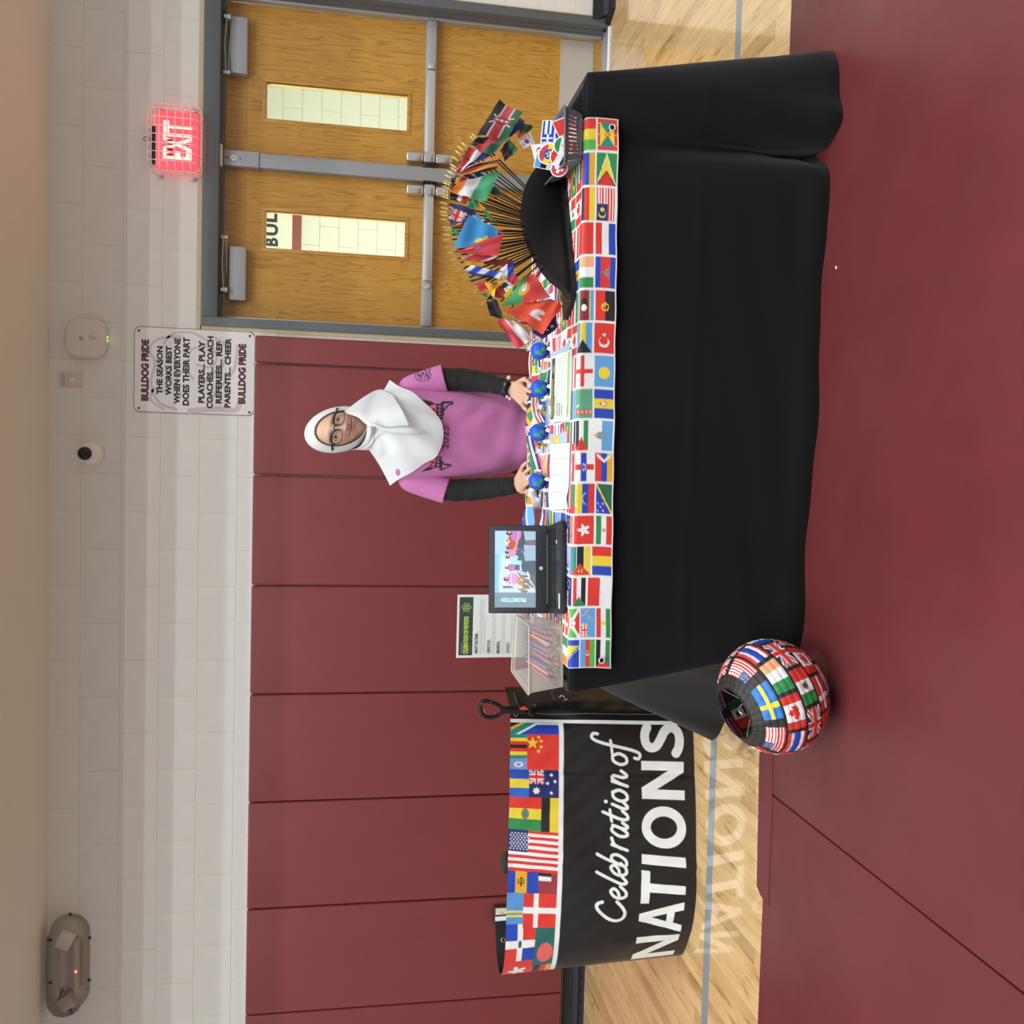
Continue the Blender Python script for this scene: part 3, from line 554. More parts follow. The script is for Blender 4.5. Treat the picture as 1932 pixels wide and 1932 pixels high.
# ---------------------------------------------------------------- doors
M_oak = mat('oak_veneer', 'b98238', .38, coat=.15)
nt = M_oak.node_tree; bs = nt.nodes['Principled BSDF']; tc = nt.nodes.new('ShaderNodeTexCoord'); mpn = nt.nodes.new('ShaderNodeMapping')
mpn.inputs['Scale'].default_value = (8, 8, .55); nt.links.new(tc.outputs['Object'], mpn.inputs[0])
n1 = nt.nodes.new('ShaderNodeTexNoise'); n1.inputs['Scale'].default_value = 1.3; n1.inputs['Detail'].default_value = 3; n1.inputs['Distortion'].default_value = .35
nt.links.new(mpn.outputs[0], n1.inputs[0])
wv = nt.nodes.new('ShaderNodeMath'); wv.operation = 'MULTIPLY'; wv.inputs[1].default_value = 26; nt.links.new(n1.outputs['Fac'], wv.inputs[0])
sn = nt.nodes.new('ShaderNodeMath'); sn.operation = 'FRACT'; nt.links.new(wv.outputs[0], sn.inputs[0])
mp2 = nt.nodes.new('ShaderNodeMapping'); mp2.inputs['Scale'].default_value = (160, 160, 4); nt.links.new(tc.outputs['Object'], mp2.inputs[0])
n2 = nt.nodes.new('ShaderNodeTexNoise'); n2.inputs['Scale'].default_value = 1; n2.inputs['Detail'].default_value = 3; nt.links.new(mp2.outputs[0], n2.inputs[0])
ad = nt.nodes.new('ShaderNodeMath'); ad.operation = 'MULTIPLY_ADD'; ad.inputs[1].default_value = .45; nt.links.new(sn.outputs[0], ad.inputs[0]); nt.links.new(n2.outputs['Fac'], ad.inputs[2])
rp = nt.nodes.new('ShaderNodeValToRGB'); e = rp.color_ramp.elements; e[0].position = .4; e[0].color = (*lin('9c6a20'), 1); e[1].position = .78; e[1].color = (*lin('c0903c'), 1)
nt.links.new(ad.outputs[0], rp.inputs[0]); nt.links.new(rp.outputs[0], bs.inputs['Base Color'])
M_glass = bpy.data.materials.new('window_glass'); M_glass.use_nodes = True; nt = M_glass.node_tree; nt.nodes.remove(nt.nodes['Principled BSDF'])
tr = nt.nodes.new('ShaderNodeBsdfTransparent'); tr.inputs[0].default_value = (.96, .98, .95, 1); gl = nt.nodes.new('ShaderNodeBsdfGlossy'); gl.inputs['Roughness'].default_value = .02
fr = nt.nodes.new('ShaderNodeFresnel'); ms = nt.nodes.new('ShaderNodeMixShader'); nt.links.new(fr.outputs[0], ms.inputs[0]); nt.links.new(tr.outputs[0], ms.inputs[1]); nt.links.new(gl.outputs[0], ms.inputs[2])
nt.links.new(ms.outputs[0], nt.nodes['Material Output'].inputs[0])

fr_ = MB()
fr_.box((1.412, -.018, 0), (1.462, .18, 2.235), .003); fr_.box((3.232, -.018, 0), (3.282, .18, 2.235), .003); fr_.box((1.4625, -.018, 2.15), (3.2315, .18, 2.235), .003)
fr_.box((1.462, .04, 0), (1.468, .18, 2.15)); fr_.box((3.226, .04, 0), (3.232, .18, 2.15)); fr_.box((1.4685, .05, 2.14), (3.2255, .18, 2.1495))
frame = struct(fr_.build('trim_2', M_frame))
s = MB(); s.box((1.468, .085, .02), (1.482, .128, 2.14), .002); s.box((3.212, .085, .02), (3.226, .128, 2.14), .002)
for k in range(7): s.cyl((1.475, .084, .2+.3*k), (1.475, .081, .2+.3*k), .004, 8); s.cyl((3.219, .084, .2+.3*k), (3.219, .081, .2+.3*k), .004, 8)
s.build('seal_strip', M_alu, frame)
ck = MB(); ck.box((1.392, -.004, 0), (1.412, .004, 2.24)); ck.box((1.392, -.004, 2.235), (3.3, .004, 2.262)); ck.box((3.282, -.004, 0), (3.292, .004, 2.24))
struct(ck.build('trim_3', M_caulk, smooth=False))
struct(MB().prism([(-.03, 0), (-.02, .012), (.0, .014), (.02, .010), (.04, .014), (.16, .014), (.2, 0)], (1.462, 0, .0005), (0, 1, 0), (0, 0, 1), (1.77, 0, 0)).build('trim_4', M_alu))
DY = .13
def door(n, x0, x1, wx0, wx1, wz0, wz1, label, hinge):
    t = thing(f'door_{n}', label, 'door', ((x0+x1)/2, DY, .012), 'pair of oak gym doors'); t['kind'] = 'structure'
    mb = MB(); y0, y1 = DY, DY+.045
    for a, b in (((x0, y0, .014), (wx0, y1, 2.135)), ((wx1, y0, .014), (x1, y1, 2.135)), ((wx0, y0, .014), (wx1, y1, wz0)), ((wx0, y0, wz1), (wx1, y1, 2.135))): mb.box(a, b)
    mb.build('leaf', M_oak, t, smooth=False)
    f = MB(); e = .022
    for a, b in (((wx0-e, y0-.004, wz0-e), (wx0, y0+.01, wz1+e)), ((wx1, y0-.004, wz0-e), (wx1+e, y0+.01, wz1+e)), ((wx0, y0-.004, wz0-e), (wx1, y0+.01, wz0)), ((wx0, y0-.004, wz1), (wx1, y0+.01, wz1+e))): f.box(a, b, .002)
    st = f.build('window_frame', M_oak, t)
    MB().box((wx0, y0+.018, wz0), (wx1, y0+.023, wz1)).build('pane', M_glass, t, smooth=False)
    kp = MB().box((x0+.008, y0-.002, .058), (x1-.008, y0, .256)).build('kick_plate', M_steel, t, smooth=False)
    for sx in np.linspace(x0+.02, x1-.02, 6):
        for sz in (.068, .246): MB().cyl((sx, y0-.002, sz), (sx, y0-.004, sz), .004, 8).build('screw', M_alu, kp)
    return t
d1 = door(1, 1.484, 2.342, 1.883, 2.088, 1.139, 1.915, 'oak door leaf on the left whose window shows black letters', 'L')
d2 = door(2, 2.348, 3.210, 2.596, 2.796, 1.141, 1.921, 'oak door leaf on the right with a plain pale window', 'R')
# mullion
t = thing('center_mullion', 'grey steel post between the two oak doors with a silver lock head', 'door post', (2.345, .1, .014))
MB().box((2.306, .075, .014), (2.384, .128, 1.948), .003).build('post', M_mull, t)
hd = MB().box((2.304, .07, 1.95), (2.388, .128, 2.14), .003).build('lock_head', M_silver, t)
lk = MB(); lk.lathe([(.0, .006), (.017, .006), (.02, .003), (.02, 0)], (2.345, .07, 2.085), (0, -1, 0), 20); lk.build('key_cylinder', M_steel, hd)
for dz in (-.035, .03, .042): MB().cyl((2.345, .0705, 2.085+dz), (2.345, .068, 2.085+dz), .004, 8).build('screw', M_black, hd)
MB().box((2.344, .0625, 2.078), (2.346, .064, 2.09)).build('keyhole', M_black, hd)
MB().box((2.285, .02, 2.141), (2.4, .12, 2.16), .002).build('header_plate', M_white, t)
# closers
def closer(x0, x1, z0, z1, pa, pb, label):
    t = thing('door_closer', label, 'door closer', ((x0+x1)/2, DY, z0), 'door closers')
    MB().box((x0, DY-.062, z0), (x1, DY, z1), .006, seg=3).build('housing', M_silver, t)
    a = MB(); zt = 2.128
    a.tube([(pa, .04, zt), ((pa+pb)/2, .03, zt+.006), (pb, .03, zt)], [(.004, .008)]*3, 8); a.build('arm', M_alu, t)
    b = MB(); b.tube([(pb, .045, zt-.012), ((pa*.35+pb*.65), .06, zt-.012), ((pa*.75+pb*.25), .085, zt-.012)], [(.004, .008)]*3, 8); b.build('arm', M_alu, t)
    for px, r in ((pa, .016), (pb, .012)):
        k = MB()
        for j in range(3): k.cyl((px, .04, zt-.022+j*.012), (px, .04, zt-.012+j*.012), r*(1-.06*j), 16)
        k.build('pivot', M_steel, t)
    MB().box((min(pa, pb)-.02 if pa < pb else pa-.03, .03, 2.134), ((pa if pa < pb else pa)+.03, .06, 2.142)).build('bracket', M_black, t, smooth=False)
    return t
closer(2.803, 3.108, 2.02, 2.115, 3.085, 2.79, 'silver door closer at the top of the right door')
closer(1.572, 1.868, 2.012, 2.103, 1.62, 1.905, 'silver door closer at the top of the left door')
# panic bars
def panic(x0, x1, xm, z, label, sgn, lockx):
    t = thing('panic_bar', label, 'push bar', ((x0+x1)/2, DY, z), 'door push bars')
    xa, xb = min(x0, x1), max(x0, x1)
    MB().box((xa, DY-.035, z-.03), (xb, DY, z+.03), .004).build('rail', M_silver, t)
    pa, pb = sorted((xm+sgn*.03, lockx-sgn*.03))
    MB().box((pa, DY-.062, z-.025), (pb, DY-.02, z+.025), .006).build('push_pad', M_steel, t)
    c = MB(); c.box((lockx-.02, DY-.05, z-.026), (xb if sgn > 0 else xa, DY-.03, z+.026), .003); c.build('end_cover', M_silver, t)
    l = MB(); l.lathe([(0, .008), (.014, .008), (.018, .004), (.018, 0)], (lockx, DY-.05, z), (0, -1, 0), 20); l.box((lockx-.001, DY-.0595, z-.006), (lockx+.001, DY-.0575, z+.005)); l.build('key_cylinder', M_steel, t)
    h = MB(); xh = xm+sgn*.012
    h.box((xh-.03, DY-.075, z-.03), (xh+.03, DY, z+.03), .005); h.box((xh-.026, DY-.062, z+.034), (xh+.026, DY, z+.13), .009, seg=3); h.box((xh-.026, DY-.062, z-.13), (xh+.026, DY, z-.034), .009, seg=3)
    h.build('latch_head', mat('polished_steel', 'd4d4d2', .18, metal=.9), t)
    k = MB(); xs = xm-sgn*.028; k.box((xs-.012, DY-.05, z-.022), (xs+.012, DY-.005, z+.022), .002); k.box((xs-sgn*.012-.004, DY-.055, z-.036), (xs-sgn*.012+.004, DY-.004, z+.036)); k.build('strike', M_black, t, smooth=False)
panic(2.42, 3.208, 2.425, 1.012, 'steel push bar across the right door', 1, 2.955)
panic(1.486, 2.27, 2.265, 1.008, 'steel push bar across the left door', -1, 1.715)
# ---------------------------------------------------------------- corridor behind the doors
hw = struct(MB().box((-.2, 4.92, 0), (6.5, 5.1, 2.9)).build('wall_corridor', mat('hall_joint', 'd4d6bc', .8), smooth=False))
block_wall([(2.5, 5.3, .8128, 2.6416)], hw, 4.905, M_hall, None)
struct(MB().box((-.2, .2, 2.9), (6.5, 5.1, 3.0)).build('ceiling_corridor', M_hall, smooth=False))
struct(MB().box((-.2, .36, -.05), (6.5, 5.1, 0)).build('floor_corridor', mat('hall_tile', 'b8b49c', .3), smooth=False))
struct(MB().box((-.3, .2, 0), (-.2, 5.1, 3.0)).build('wall_corridor_left', M_hall, smooth=False))
struct(MB().box((6.5, .2, 0), (6.6, 5.1, 3.0)).build('wall_corridor_right', M_hall, smooth=False))
t = thing('hall_banner', 'white corridor sign with black letters and a maroon stripe seen through the left door window', 'sign', (3.2, 4.88, 1.9))
p0 = at_y(470, 470, 4.885); p1 = at_y(552, 392, 4.885); q1 = at_y(569, 392, 4.885)
MB().box((p0[0]-.1, 4.885, p1[2]), (p1[0]+.25, 4.9, p0[2]+.1)).build('panel', mat('sign_white', 'eaf0e6', .5), t, smooth=False)
MB().box((p0[0]-.1, 4.884, q1[2]), (p1[0]+.25, 4.9, p1[2])).build('stripe', mat('sign_maroon', '8a4038', .35), t, smooth=False)
mb = MB()
for ch, a, b in (('B', 464.8, 449), ('U', 445, 423.2), ('L', 419.6, 402)):
    P, Q = at_y(523, a, 4.88), at_y(523, b, 4.88); T = at_y(500, a, 4.88)
    text_to(mb, ch, (P[0], 4.8835, P[2]+(.008 if ch == 'L' else 0)), (1, 0, 0), (0, 0, 1), T[2]-P[2], 'L', Q[0]-P[0], bold=.04)
mb.build('lettering', M_print_black, t, smooth=False)
# ---------------------------------------------------------------- floor mats
M_mat = mat('mat_vinyl', '6e3032', .34, noise=.10, nscale=3.5, bump=.06, bscale=300, spec=.45)
nt = M_mat.node_tree; bs = nt.nodes['Principled BSDF']; tcm = nt.nodes.new('ShaderNodeTexCoord')
nn = nt.nodes.new('ShaderNodeTexNoise'); nn.inputs['Scale'].default_value = 2.2; nn.inputs['Detail'].default_value = 9; nn.inputs['Roughness'].default_value = .65
nt.links.new(tcm.outputs['Object'], nn.inputs['Vector'])
mr = nt.nodes.new('ShaderNodeMapRange'); mr.inputs[1].default_value = .35; mr.inputs[2].default_value = .7; mr.inputs[3].default_value = .30; mr.inputs[4].default_value = .52
nt.links.new(nn.outputs['Fac'], mr.inputs[0]); nt.links.new(mr.outputs[0], bs.inputs['Roughness'])
tag(MB().box((-.3655, -6.8, .0005), (3.6, -2.357, .022), .004).build('floor_mat', M_mat), 'maroon gym mat under the table, right of the dark seam', 'mat', 'maroon floor mats')
tag(MB().box((-3.5, -6.8, .0005), (-.3695, -2.413, .022), .004).build('floor_mat', M_mat), 'maroon gym mat left of the dark seam, in the near left corner', 'mat', 'maroon floor mats')
tag(MB().prism([(-.71, -2.37), (-.3, -2.351), (.02, -2.352), (.02, -2.43), (-.36, -2.455), (-.74, -2.46), (-.728, -2.40)], (0, 0, .0222), (1, 0, 0), (0, 1, 0), (0, 0, .0012)).build('mat_flap', M_mat, smooth=False), 'thin maroon joining flap over the end of the mat seam beside the lantern', 'mat flap')
# ------------------------------------------------------------------ things on the wall
X1, Z1, Y1 = np.array([1, 0, 0]), np.array([0, 0, 1]), np.array([0, 1, 0])
# printed sign
t = thing('wall_sign', 'white metal team sign with black and maroon lettering beside the door frame', 'sign', (1.162, 0, 1.953))
sx0, sx1, sz0, sz1 = .936, 1.388, 1.954, 2.574
def rrect(x0, z0, x1, z1, r, n=5):
    o = []
    for cx, cz, a in ((x1-r, z1-r, 0), (x0+r, z1-r, 90), (x0+r, z0+r, 180), (x1-r, z0+r, 270)):
        o += [(cx+r*math.cos(math.radians(a+90*k/n)), cz+r*math.sin(math.radians(a+90*k/n))) for k in range(n+1)]
    return o
M_sign = mat('sign_enamel', 'e2e0dc', .35)
# faint mascot-like line work stays generic: soft maroon-grey bands behind the words
M_tint = mat('sign_tint', 'cbbcbc', .4)
bd = MB().prism(rrect(sx0, sz0, sx1, sz1, .03), (0, -.002, 0), X1, Z1, (0, -.004, 0)).build('panel', M_sign, t)
MB().prism(rrect(sx0-.004, sz0-.004, sx1+.004, sz1+.004, .032), (0, -.001, 0), X1, Z1, (0, -.003, 0)).build('edge', mat('sign_edge', '8a7f80', .5), t)
mb = MB()
def band(pts, w): 
    q = spline(pts, 26)
    L = []; R_ = []
    for i in range(len(q)):
        d = q[min(i+1, len(q)-1)]-q[max(i-1, 0)]; d /= np.linalg.norm(d); nrm = np.array([-d[1], d[0]])*w/2
        L.append(q[i]+nrm); R_.append(q[i]-nrm)
    o = len(mb.v); n = len(q)
    mb.add([(a, -.00635, b) for a, b in L]+[(a, -.00635, b) for a, b in R_], [(i, i+1, n+i+1, n+i) for i in range(n-1)])
for pts, w_ in (([(.95, 2.35), (.99, 2.45), (1.09, 2.49), (1.2, 2.47), (1.27, 2.5), (1.33, 2.45), (1.35, 2.33)], .014), ([(.95, 2.42), (1.0, 2.49), (1.06, 2.47), (1.04, 2.4)], .012),
                ([(1.3, 2.43), (1.36, 2.38), (1.37, 2.28), (1.33, 2.2)], .012), ([(.945, 2.3), (.965, 2.15), (.96, 2.05), (1.02, 2.02)], .03), ([(1.02, 2.33), (1.1, 2.36), (1.17, 2.32), (1.12, 2.27)], .014),
                ([(1.22, 2.3), (1.28, 2.28), (1.3, 2.2), (1.25, 2.15), (1.19, 2.18), (1.2, 2.26)], .012), ([(1.05, 2.24), (1.13, 2.2), (1.2, 2.12), (1.3, 2.1), (1.35, 2.16)], .014), ([(.99, 2.2), (1.08, 2.13), (1.18, 2.06), (1.32, 2.04)], .016)):
    band(pts, w_)
mb.build('background_art', M_tint, t, smooth=False)
mbk = MB(); mbm = MB()
sign_rows = [('BULLDOG PRIDE', 1037, 1085, 542, 990, 'm'), ('THE SEASON', 1148, 1187, 592, 943, 'k'), ('WORKS BEST', 1213, 1252, 590, 950, 'k'), ('WHEN EVERYONE', 1275, 1316, 532, 1012, 'k'),
        ('DOES THEIR PART', 1340, 1382, 527, 1024, 'k'), ('PLAYERS... PLAY', 1453, 1494, 552, 1006, 'k'), ('COACHES... COACH', 1516, 1556, 520, 1046, 'k'), ('REFEREES... REF', 1580, 1620, 558, 1010, 'k'),
        ('PARENTS... CHEER', 1645, 1684, 533, 1040, 'k'), ('BULLDOG PRIDE', 1745, 1792, 575, 1013, 'm')]
for txt, xt, xb, yr, yl, c in sign_rows:
    zt, zb = at_y(xt/3.864, 500+yr/3.864, 0)[2], at_y(xb/3.864, 500+yr/3.864, 0)[2]
    xr, xl = at_y(xt/3.864, 500+yr/3.864, 0)[0], at_y(xt/3.864, 500+yl/3.864, 0)[0]
    if c == 'k': text_to(mbk, txt, (xl, -.0066, zb), X1, Z1, zt-zb, 'L', xr-xl, bold=.045)
    else:
        text_to(mbm, txt, (xl, -.0066, zb), X1, Z1, zt-zb, 'L', xr-xl, bold=.06)
mbk.build('black_lettering', M_print_black, t, smooth=False); mbm.build('maroon_lettering', mat('ink_maroon', '54202c', .5), t, smooth=False)
for px_, py_ in ((262, 623.5), (262, 770), (471.5, 634), (470.5, 778)):
    p = at_y(px_, py_, -.006); MB().lathe([(0, .003), (.005, .0025), (.007, 0)], (p[0], -.006, p[2]), (0, -1, 0), 12).build('screw', mat('dark_screw', '55534f', .4, metal=.6), t)

# wireless access point
t = thing('access_point', 'round-cornered white wireless access point high on the block wall', 'router', (1.31, 0, 2.71))
prof = []
mb = MB(); N = 40
def sq(r, k, e=3.2):
    a = 2*math.pi*k/N; c, s_ = math.cos(a), math.sin(a); q = (abs(c)**e+abs(s_)**e)**(-1/e); return r*q*c, r*q*s_
P = []
for r, y in ((.07, 0), (.098, -.008), (.105, -.02), (.104, -.032), (.095, -.043), (.06, -.0475), (.0, -.0485)):
    P.append([(1.311+sq(r, k)[0], y, 2.815+sq(r, k)[1]) for k in range(N)])
mb.grid(np.array(P), close_u=True); mb.build('housing', mat('ap_white', 'd8cfc4', .45), t)
l = MB()
text_to(l, 'aruba', (1.311, -.0487, 2.785), X1, Z1, .011, 'C', bold=0)
l.box((1.296, -.0487, 2.835), (1.318, -.0484, 2.842)); l.box((1.298, -.0487, 2.775), (1.32, -.0484, 2.7775)); l.box((1.307, -.0487, 2.762), (1.314, -.0484, 2.769))
for k in range(4): l.box((1.296, -.0487, 2.823+k*.003), (1.316, -.0484, 2.8245+k*.003))
l.build('printed_marks', mat('ink_grey', '9a928a', .6), t, smooth=False)
g = MB()
for dx in (-.012, .006): g.box((1.311+dx, -.026, 2.7065), (1.311+dx+.010, -.018, 2.709), .001)
g.build('status_light', mat('led_green', '9be06a', .4, emit='a8ff60', estr=2.5), t)
MB().tube(spline([(1.225, -.012, 2.86), (1.19, -.01, 2.87), (1.13, -.008, 2.865), (1.095, -.006, 2.885)], 18), .0022, 6).build('cable', M_white, t)
# data plate
t = thing('data_plate', 'beige cable wall plate with small slots to the left of the access point', 'wall plate', (1.09, 0, 2.835))
MB().box((1.052, -.006, 2.836), (1.126, -.0002, 2.953), .002).build('plate', mat('plate_beige', 'cfc4b6', .5), t)
m_ = MB(); m_.box((1.082, -.0075, 2.878), (1.1, -.005, 2.898), .001); m_.build('jack', M_white, t)
m_ = MB(); m_.box((1.062, -.0066, 2.934), (1.116, -.0058, 2.9355)); m_.box((1.062, -.0066, 2.927), (1.116, -.0058, 2.928)); m_.box((1.06, -.0066, 2.86), (1.068, -.0058, 2.861)); m_.box((1.108, -.0066, 2.86), (1.116, -.0058, 2.861)); m_.build('slots', mat('dark_screw', '55534f', .4), t, smooth=False)
# dome camera
t = thing('security_camera', 'small white wall camera with a black ball lens', 'camera', (.70, 0, 2.74))
MB().box((.672, -.008, 2.725), (.732, -.0005, 2.775), .003).build('gasket', M_caulk, t)
MB().lathe([(.062, 0), (.064, -.012), (.06, -.03), (.048, -.042), (.0, -.05)][::-1] and [(.064, 0), (.065, .012), (.06, .03), (.05, .042), (.03, .048), (0, .05)], (.70, 0, 2.79), (0, -1, 0), 32).build('base', M_white, t)
MB().sphere((.70, -.048, 2.812), .036, 24, 16).build('eyeball', mat('lens_black', '08080a', .12), t)
MB().lathe([(.010, .0), (.014, .004), (.0145, 0)], (.70, -.085, 2.808), (0, -1, -.1), 20).build('lens_ring', mat('lens_ring', '202124', .25), t)
# exit sign in its wire guard
t = thing('exit_sign', 'lit red EXIT sign inside a white wire cage above the doors', 'exit sign', (2.37, 0, 2.235))
ex0, ex1, ez0, ez1 = 2.225, 2.525, 2.255, 2.47
MB().box((ex0, -.055, ez0), (ex1, -.0005, ez1), .01).build('housing', mat('exit_red_lens', 'e03a44', .3, emit='ff4a56', estr=1.35), t)
l = MB(); W = ex1-ex0
Hc = .135; zb = ez0+.035
text_to(l, 'EXIT', (2.372, -.0562, zb), X1, Z1, Hc, 'C', .20, bold=.035); l.build('lettering', mat('exit_letter', 'ffd8d0', .4, emit='ffb0a4', estr=1.25), t, smooth=False)
d = MB()
for a, b in ((2.29, 2.3), (2.315, 2.33), (2.345, 2.352), (2.365, 2.375)): d.box((a, -.0566, zb+Hc-.045), (b, -.0558, zb+Hc-.012))
d.build('unlit_gaps', mat('exit_dark', '8a0c1c', .4), t, smooth=False)
MB().box((2.25, -.05, ez1), (2.44, -.01, ez1+.022), .003).build('top_box', M_black, t)
cw = MB(); cw.tube([(2.37, -.03, 2.49), (2.365, -.035, 2.52), (2.372, -.03, 2.54)], .002, 6); cw.tube([(2.38, -.03, 2.49), (2.385, -.035, 2.52), (2.38, -.03, 2.535)], .002, 6); cw.build('loose_wires', M_black, t)
cg = [(2.205, 2.535)]
cx0, cx1, cz0, cz1, cd = 2.2, 2.548, 2.232, 2.503, -.135
g = MB(); rw = .0024
def rod(pts): g.tube(pts, rw, 5)
def hoopx(z, inset=0):
    rod([(cx0, -.01, z)]+[(cx0+.002, cd*.6, z), (cx0+.012, cd*.9, z), (cx0+.035, cd, z), (cx1-.035, cd, z), (cx1-.012, cd*.9, z), (cx1-.002, cd*.6, z)]+[(cx1, -.01, z)])
for z in np.linspace(cz0+.045, cz1-.03, 6): hoopx(z)
for x in np.linspace(cx0+.04, cx1-.04, 7):
    rod([(x, -.01, cz0), (x, cd*.6, cz0+.002), (x, cd*.92, cz0+.015), (x, cd, cz0+.04), (x, cd, cz1-.04), (x, cd*.92, cz1-.015), (x, cd*.6, cz1-.002), (x, -.01, cz1)])
for yy in (-.01, -.05, -.09):
    g.tube([(x, yy, z) for x, z in rrect(cx0, cz0, cx1, cz1, .035)], rw, 5, closed=True)
g.build('wire_cage', M_wire, t)
for x, z in ((cx0-.012, cz0+.05), (cx0-.012, cz1-.05), (cx1+.0, cz0+.05), (cx1+.0, cz1-.05)):
    k = MB(); k.box((x-.008, -.012, z-.013), (x+.012, -.0005, z+.013), .002); k.cyl((x+.002, -.012, z), (x+.002, -.016, z), .005, 10); k.build('clip', M_alu, t)
rl = bpy.data.lights.new('exit_glow', 'AREA'); rl.shape = 'RECTANGLE'; rl.size = .28; rl.size_y = .2; rl.energy = .9; rl.color = (1, .12, .15)
ro = bpy.data.objects.new('exit_glow', rl); C.objects.link(ro); ro.location = (2.375, -.06, 2.36); ro.rotation_euler = (-math.pi/2, 0, 0)
# emergency light under its clear guard
t = thing('emergency_light', 'twin-head emergency light under a clear plastic guard at the upper left', 'emergency light', (-2.09, 0, 2.79))
M_em = mat('emergency_beige', 'bdb3aa', .5)
MB().box((-2.24, -.06, 2.825), (-1.95, -.0005, 2.93), .012).build('housing', M_em, t)
r_ = MB()
for z in (2.85, 2.865, 2.88): r_.box((-2.23, -.066, z-.003), (-1.96, -.06, z+.003), .001)
r_.build('ribs', mat('emergency_grey', 'a2988f', .5), t)
Mx = Matrix.Rotation(math.radians(24), 4, 'Y'); Mx.translation = Vector((-1.925, -.085, 2.885))
lampm = mat('lamp_lens', 'e4e4d8', .25, bump=.5, bscale=90)
MB().box((-.038, -.03, -.038), (.038, .03, .038), .006, M=Mx).build('lamp_head', lampm, t)
Mx = Matrix.Rotation(math.radians(-32), 4, 'Y'); Mx.translation = Vector((-2.262, -.085, 2.875))
MB().box((-.038, -.03, -.038), (.038, .03, .038), .006, M=Mx).build('lamp_head', mat('lamp_body', 'b6aca2', .4), t)
MB().tube(spline([(-2.2, -.07, 2.90), (-2.24, -.075, 2.915), (-2.29, -.08, 2.895)], 10), .003, 6).build('bracket', M_black, t)
MB().sphere((-2.115, -.062, 2.838), .0055, 12, 8).build('charge_light', mat('led_red', 'ff9a80', .4, emit='ff7058', estr=5), t)
M_clear = bpy.data.materials.new('clear_guard'); M_clear.use_nodes = True; nt = M_clear.node_tree; nt.nodes.remove(nt.nodes['Principled BSDF'])
tr = nt.nodes.new('ShaderNodeBsdfTransparent'); tr.inputs[0].default_value = (.93, .91, .9, 1); gl = nt.nodes.new('ShaderNodeBsdfGlossy'); gl.inputs['Roughness'].default_value = .08; gl.inputs[0].default_value = (.8, .8, .8, 1)
lw = nt.nodes.new('ShaderNodeLayerWeight'); lw.inputs[0].default_value = .25; ms = nt.nodes.new('ShaderNodeMixShader'); nt.links.new(lw.outputs['Fresnel'], ms.inputs[0]); nt.links.new(tr.outputs[0], ms.inputs[1]); nt.links.new(gl.outputs[0], ms.inputs[2]); nt.links.new(ms.outputs[0], nt.nodes['Material Output'].inputs[0])
def stad(L, R_, n=14):
    return [(-2.085+L+R_*math.cos(a), 2.885+R_*math.sin(a)) for a in np.linspace(-math.pi/2, math.pi/2, n)]+[(-2.085-L+R_*math.cos(a), 2.885+R_*math.sin(a)) for a in np.linspace(math.pi/2, 3*math.pi/2, n)]
P = [[(x, y, z) for x, z in stad(.165, r)] for r, y in ((.105, -.002), (.1, -.003), (.095, -.06), (.088, -.11), (.07, -.135), (.03, -.142), (.002, -.143))]
MB().grid(np.array(P), close_u=True).build('clear_guard', M_clear, t)
for x, z in ((-1.822, 2.885), (-2.345, 2.885), (-1.96, 2.785), (-2.2, 2.785), (-1.96, 2.985), (-2.2, 2.985)):
    MB().lathe([(0, .006), (.006, .005), (.009, 0)], (x, -.003, z), (0, -1, 0), 10).build('screw', mat('dark_screw', '55534f', .4), t)
# outlet box low on the pads, behind the banner
t = thing('power_outlet', 'steel outlet box with beige sockets on the wall pad behind the banner', 'outlet', (-1.62, -.06, .62))
ox = at_y(950, 1724, -.07)
MB().box((ox[0]-.055, -.085, ox[2]-.1), (ox[0]+.05, -.053, ox[2]+.06), .003).build('box', mat('outlet_box', '3a2a24', .5), t)
MB().box((ox[0]-.02, -.087, ox[2]-.09), (ox[0]+.042, -.083, ox[2]+.05), .002).build('plate', mat('outlet_plate', 'd8d0b8', .45), t)
for dz in (.02, -.04):
    m_ = MB(); m_.box((ox[0], -.0875, ox[2]+dz-.008), (ox[0]+.003, -.0865, ox[2]+dz+.006)); m_.box((ox[0]+.018, -.0875, ox[2]+dz-.008), (ox[0]+.021, -.0865, ox[2]+dz+.006)); m_.cyl((ox[0]+.0105, -.0868, ox[2]+dz-.014), (ox[0]+.0105, -.0876, ox[2]+dz-.014), .003, 8); m_.build('socket', mat('socket_brown', '7a5a34', .5), t, smooth=False)
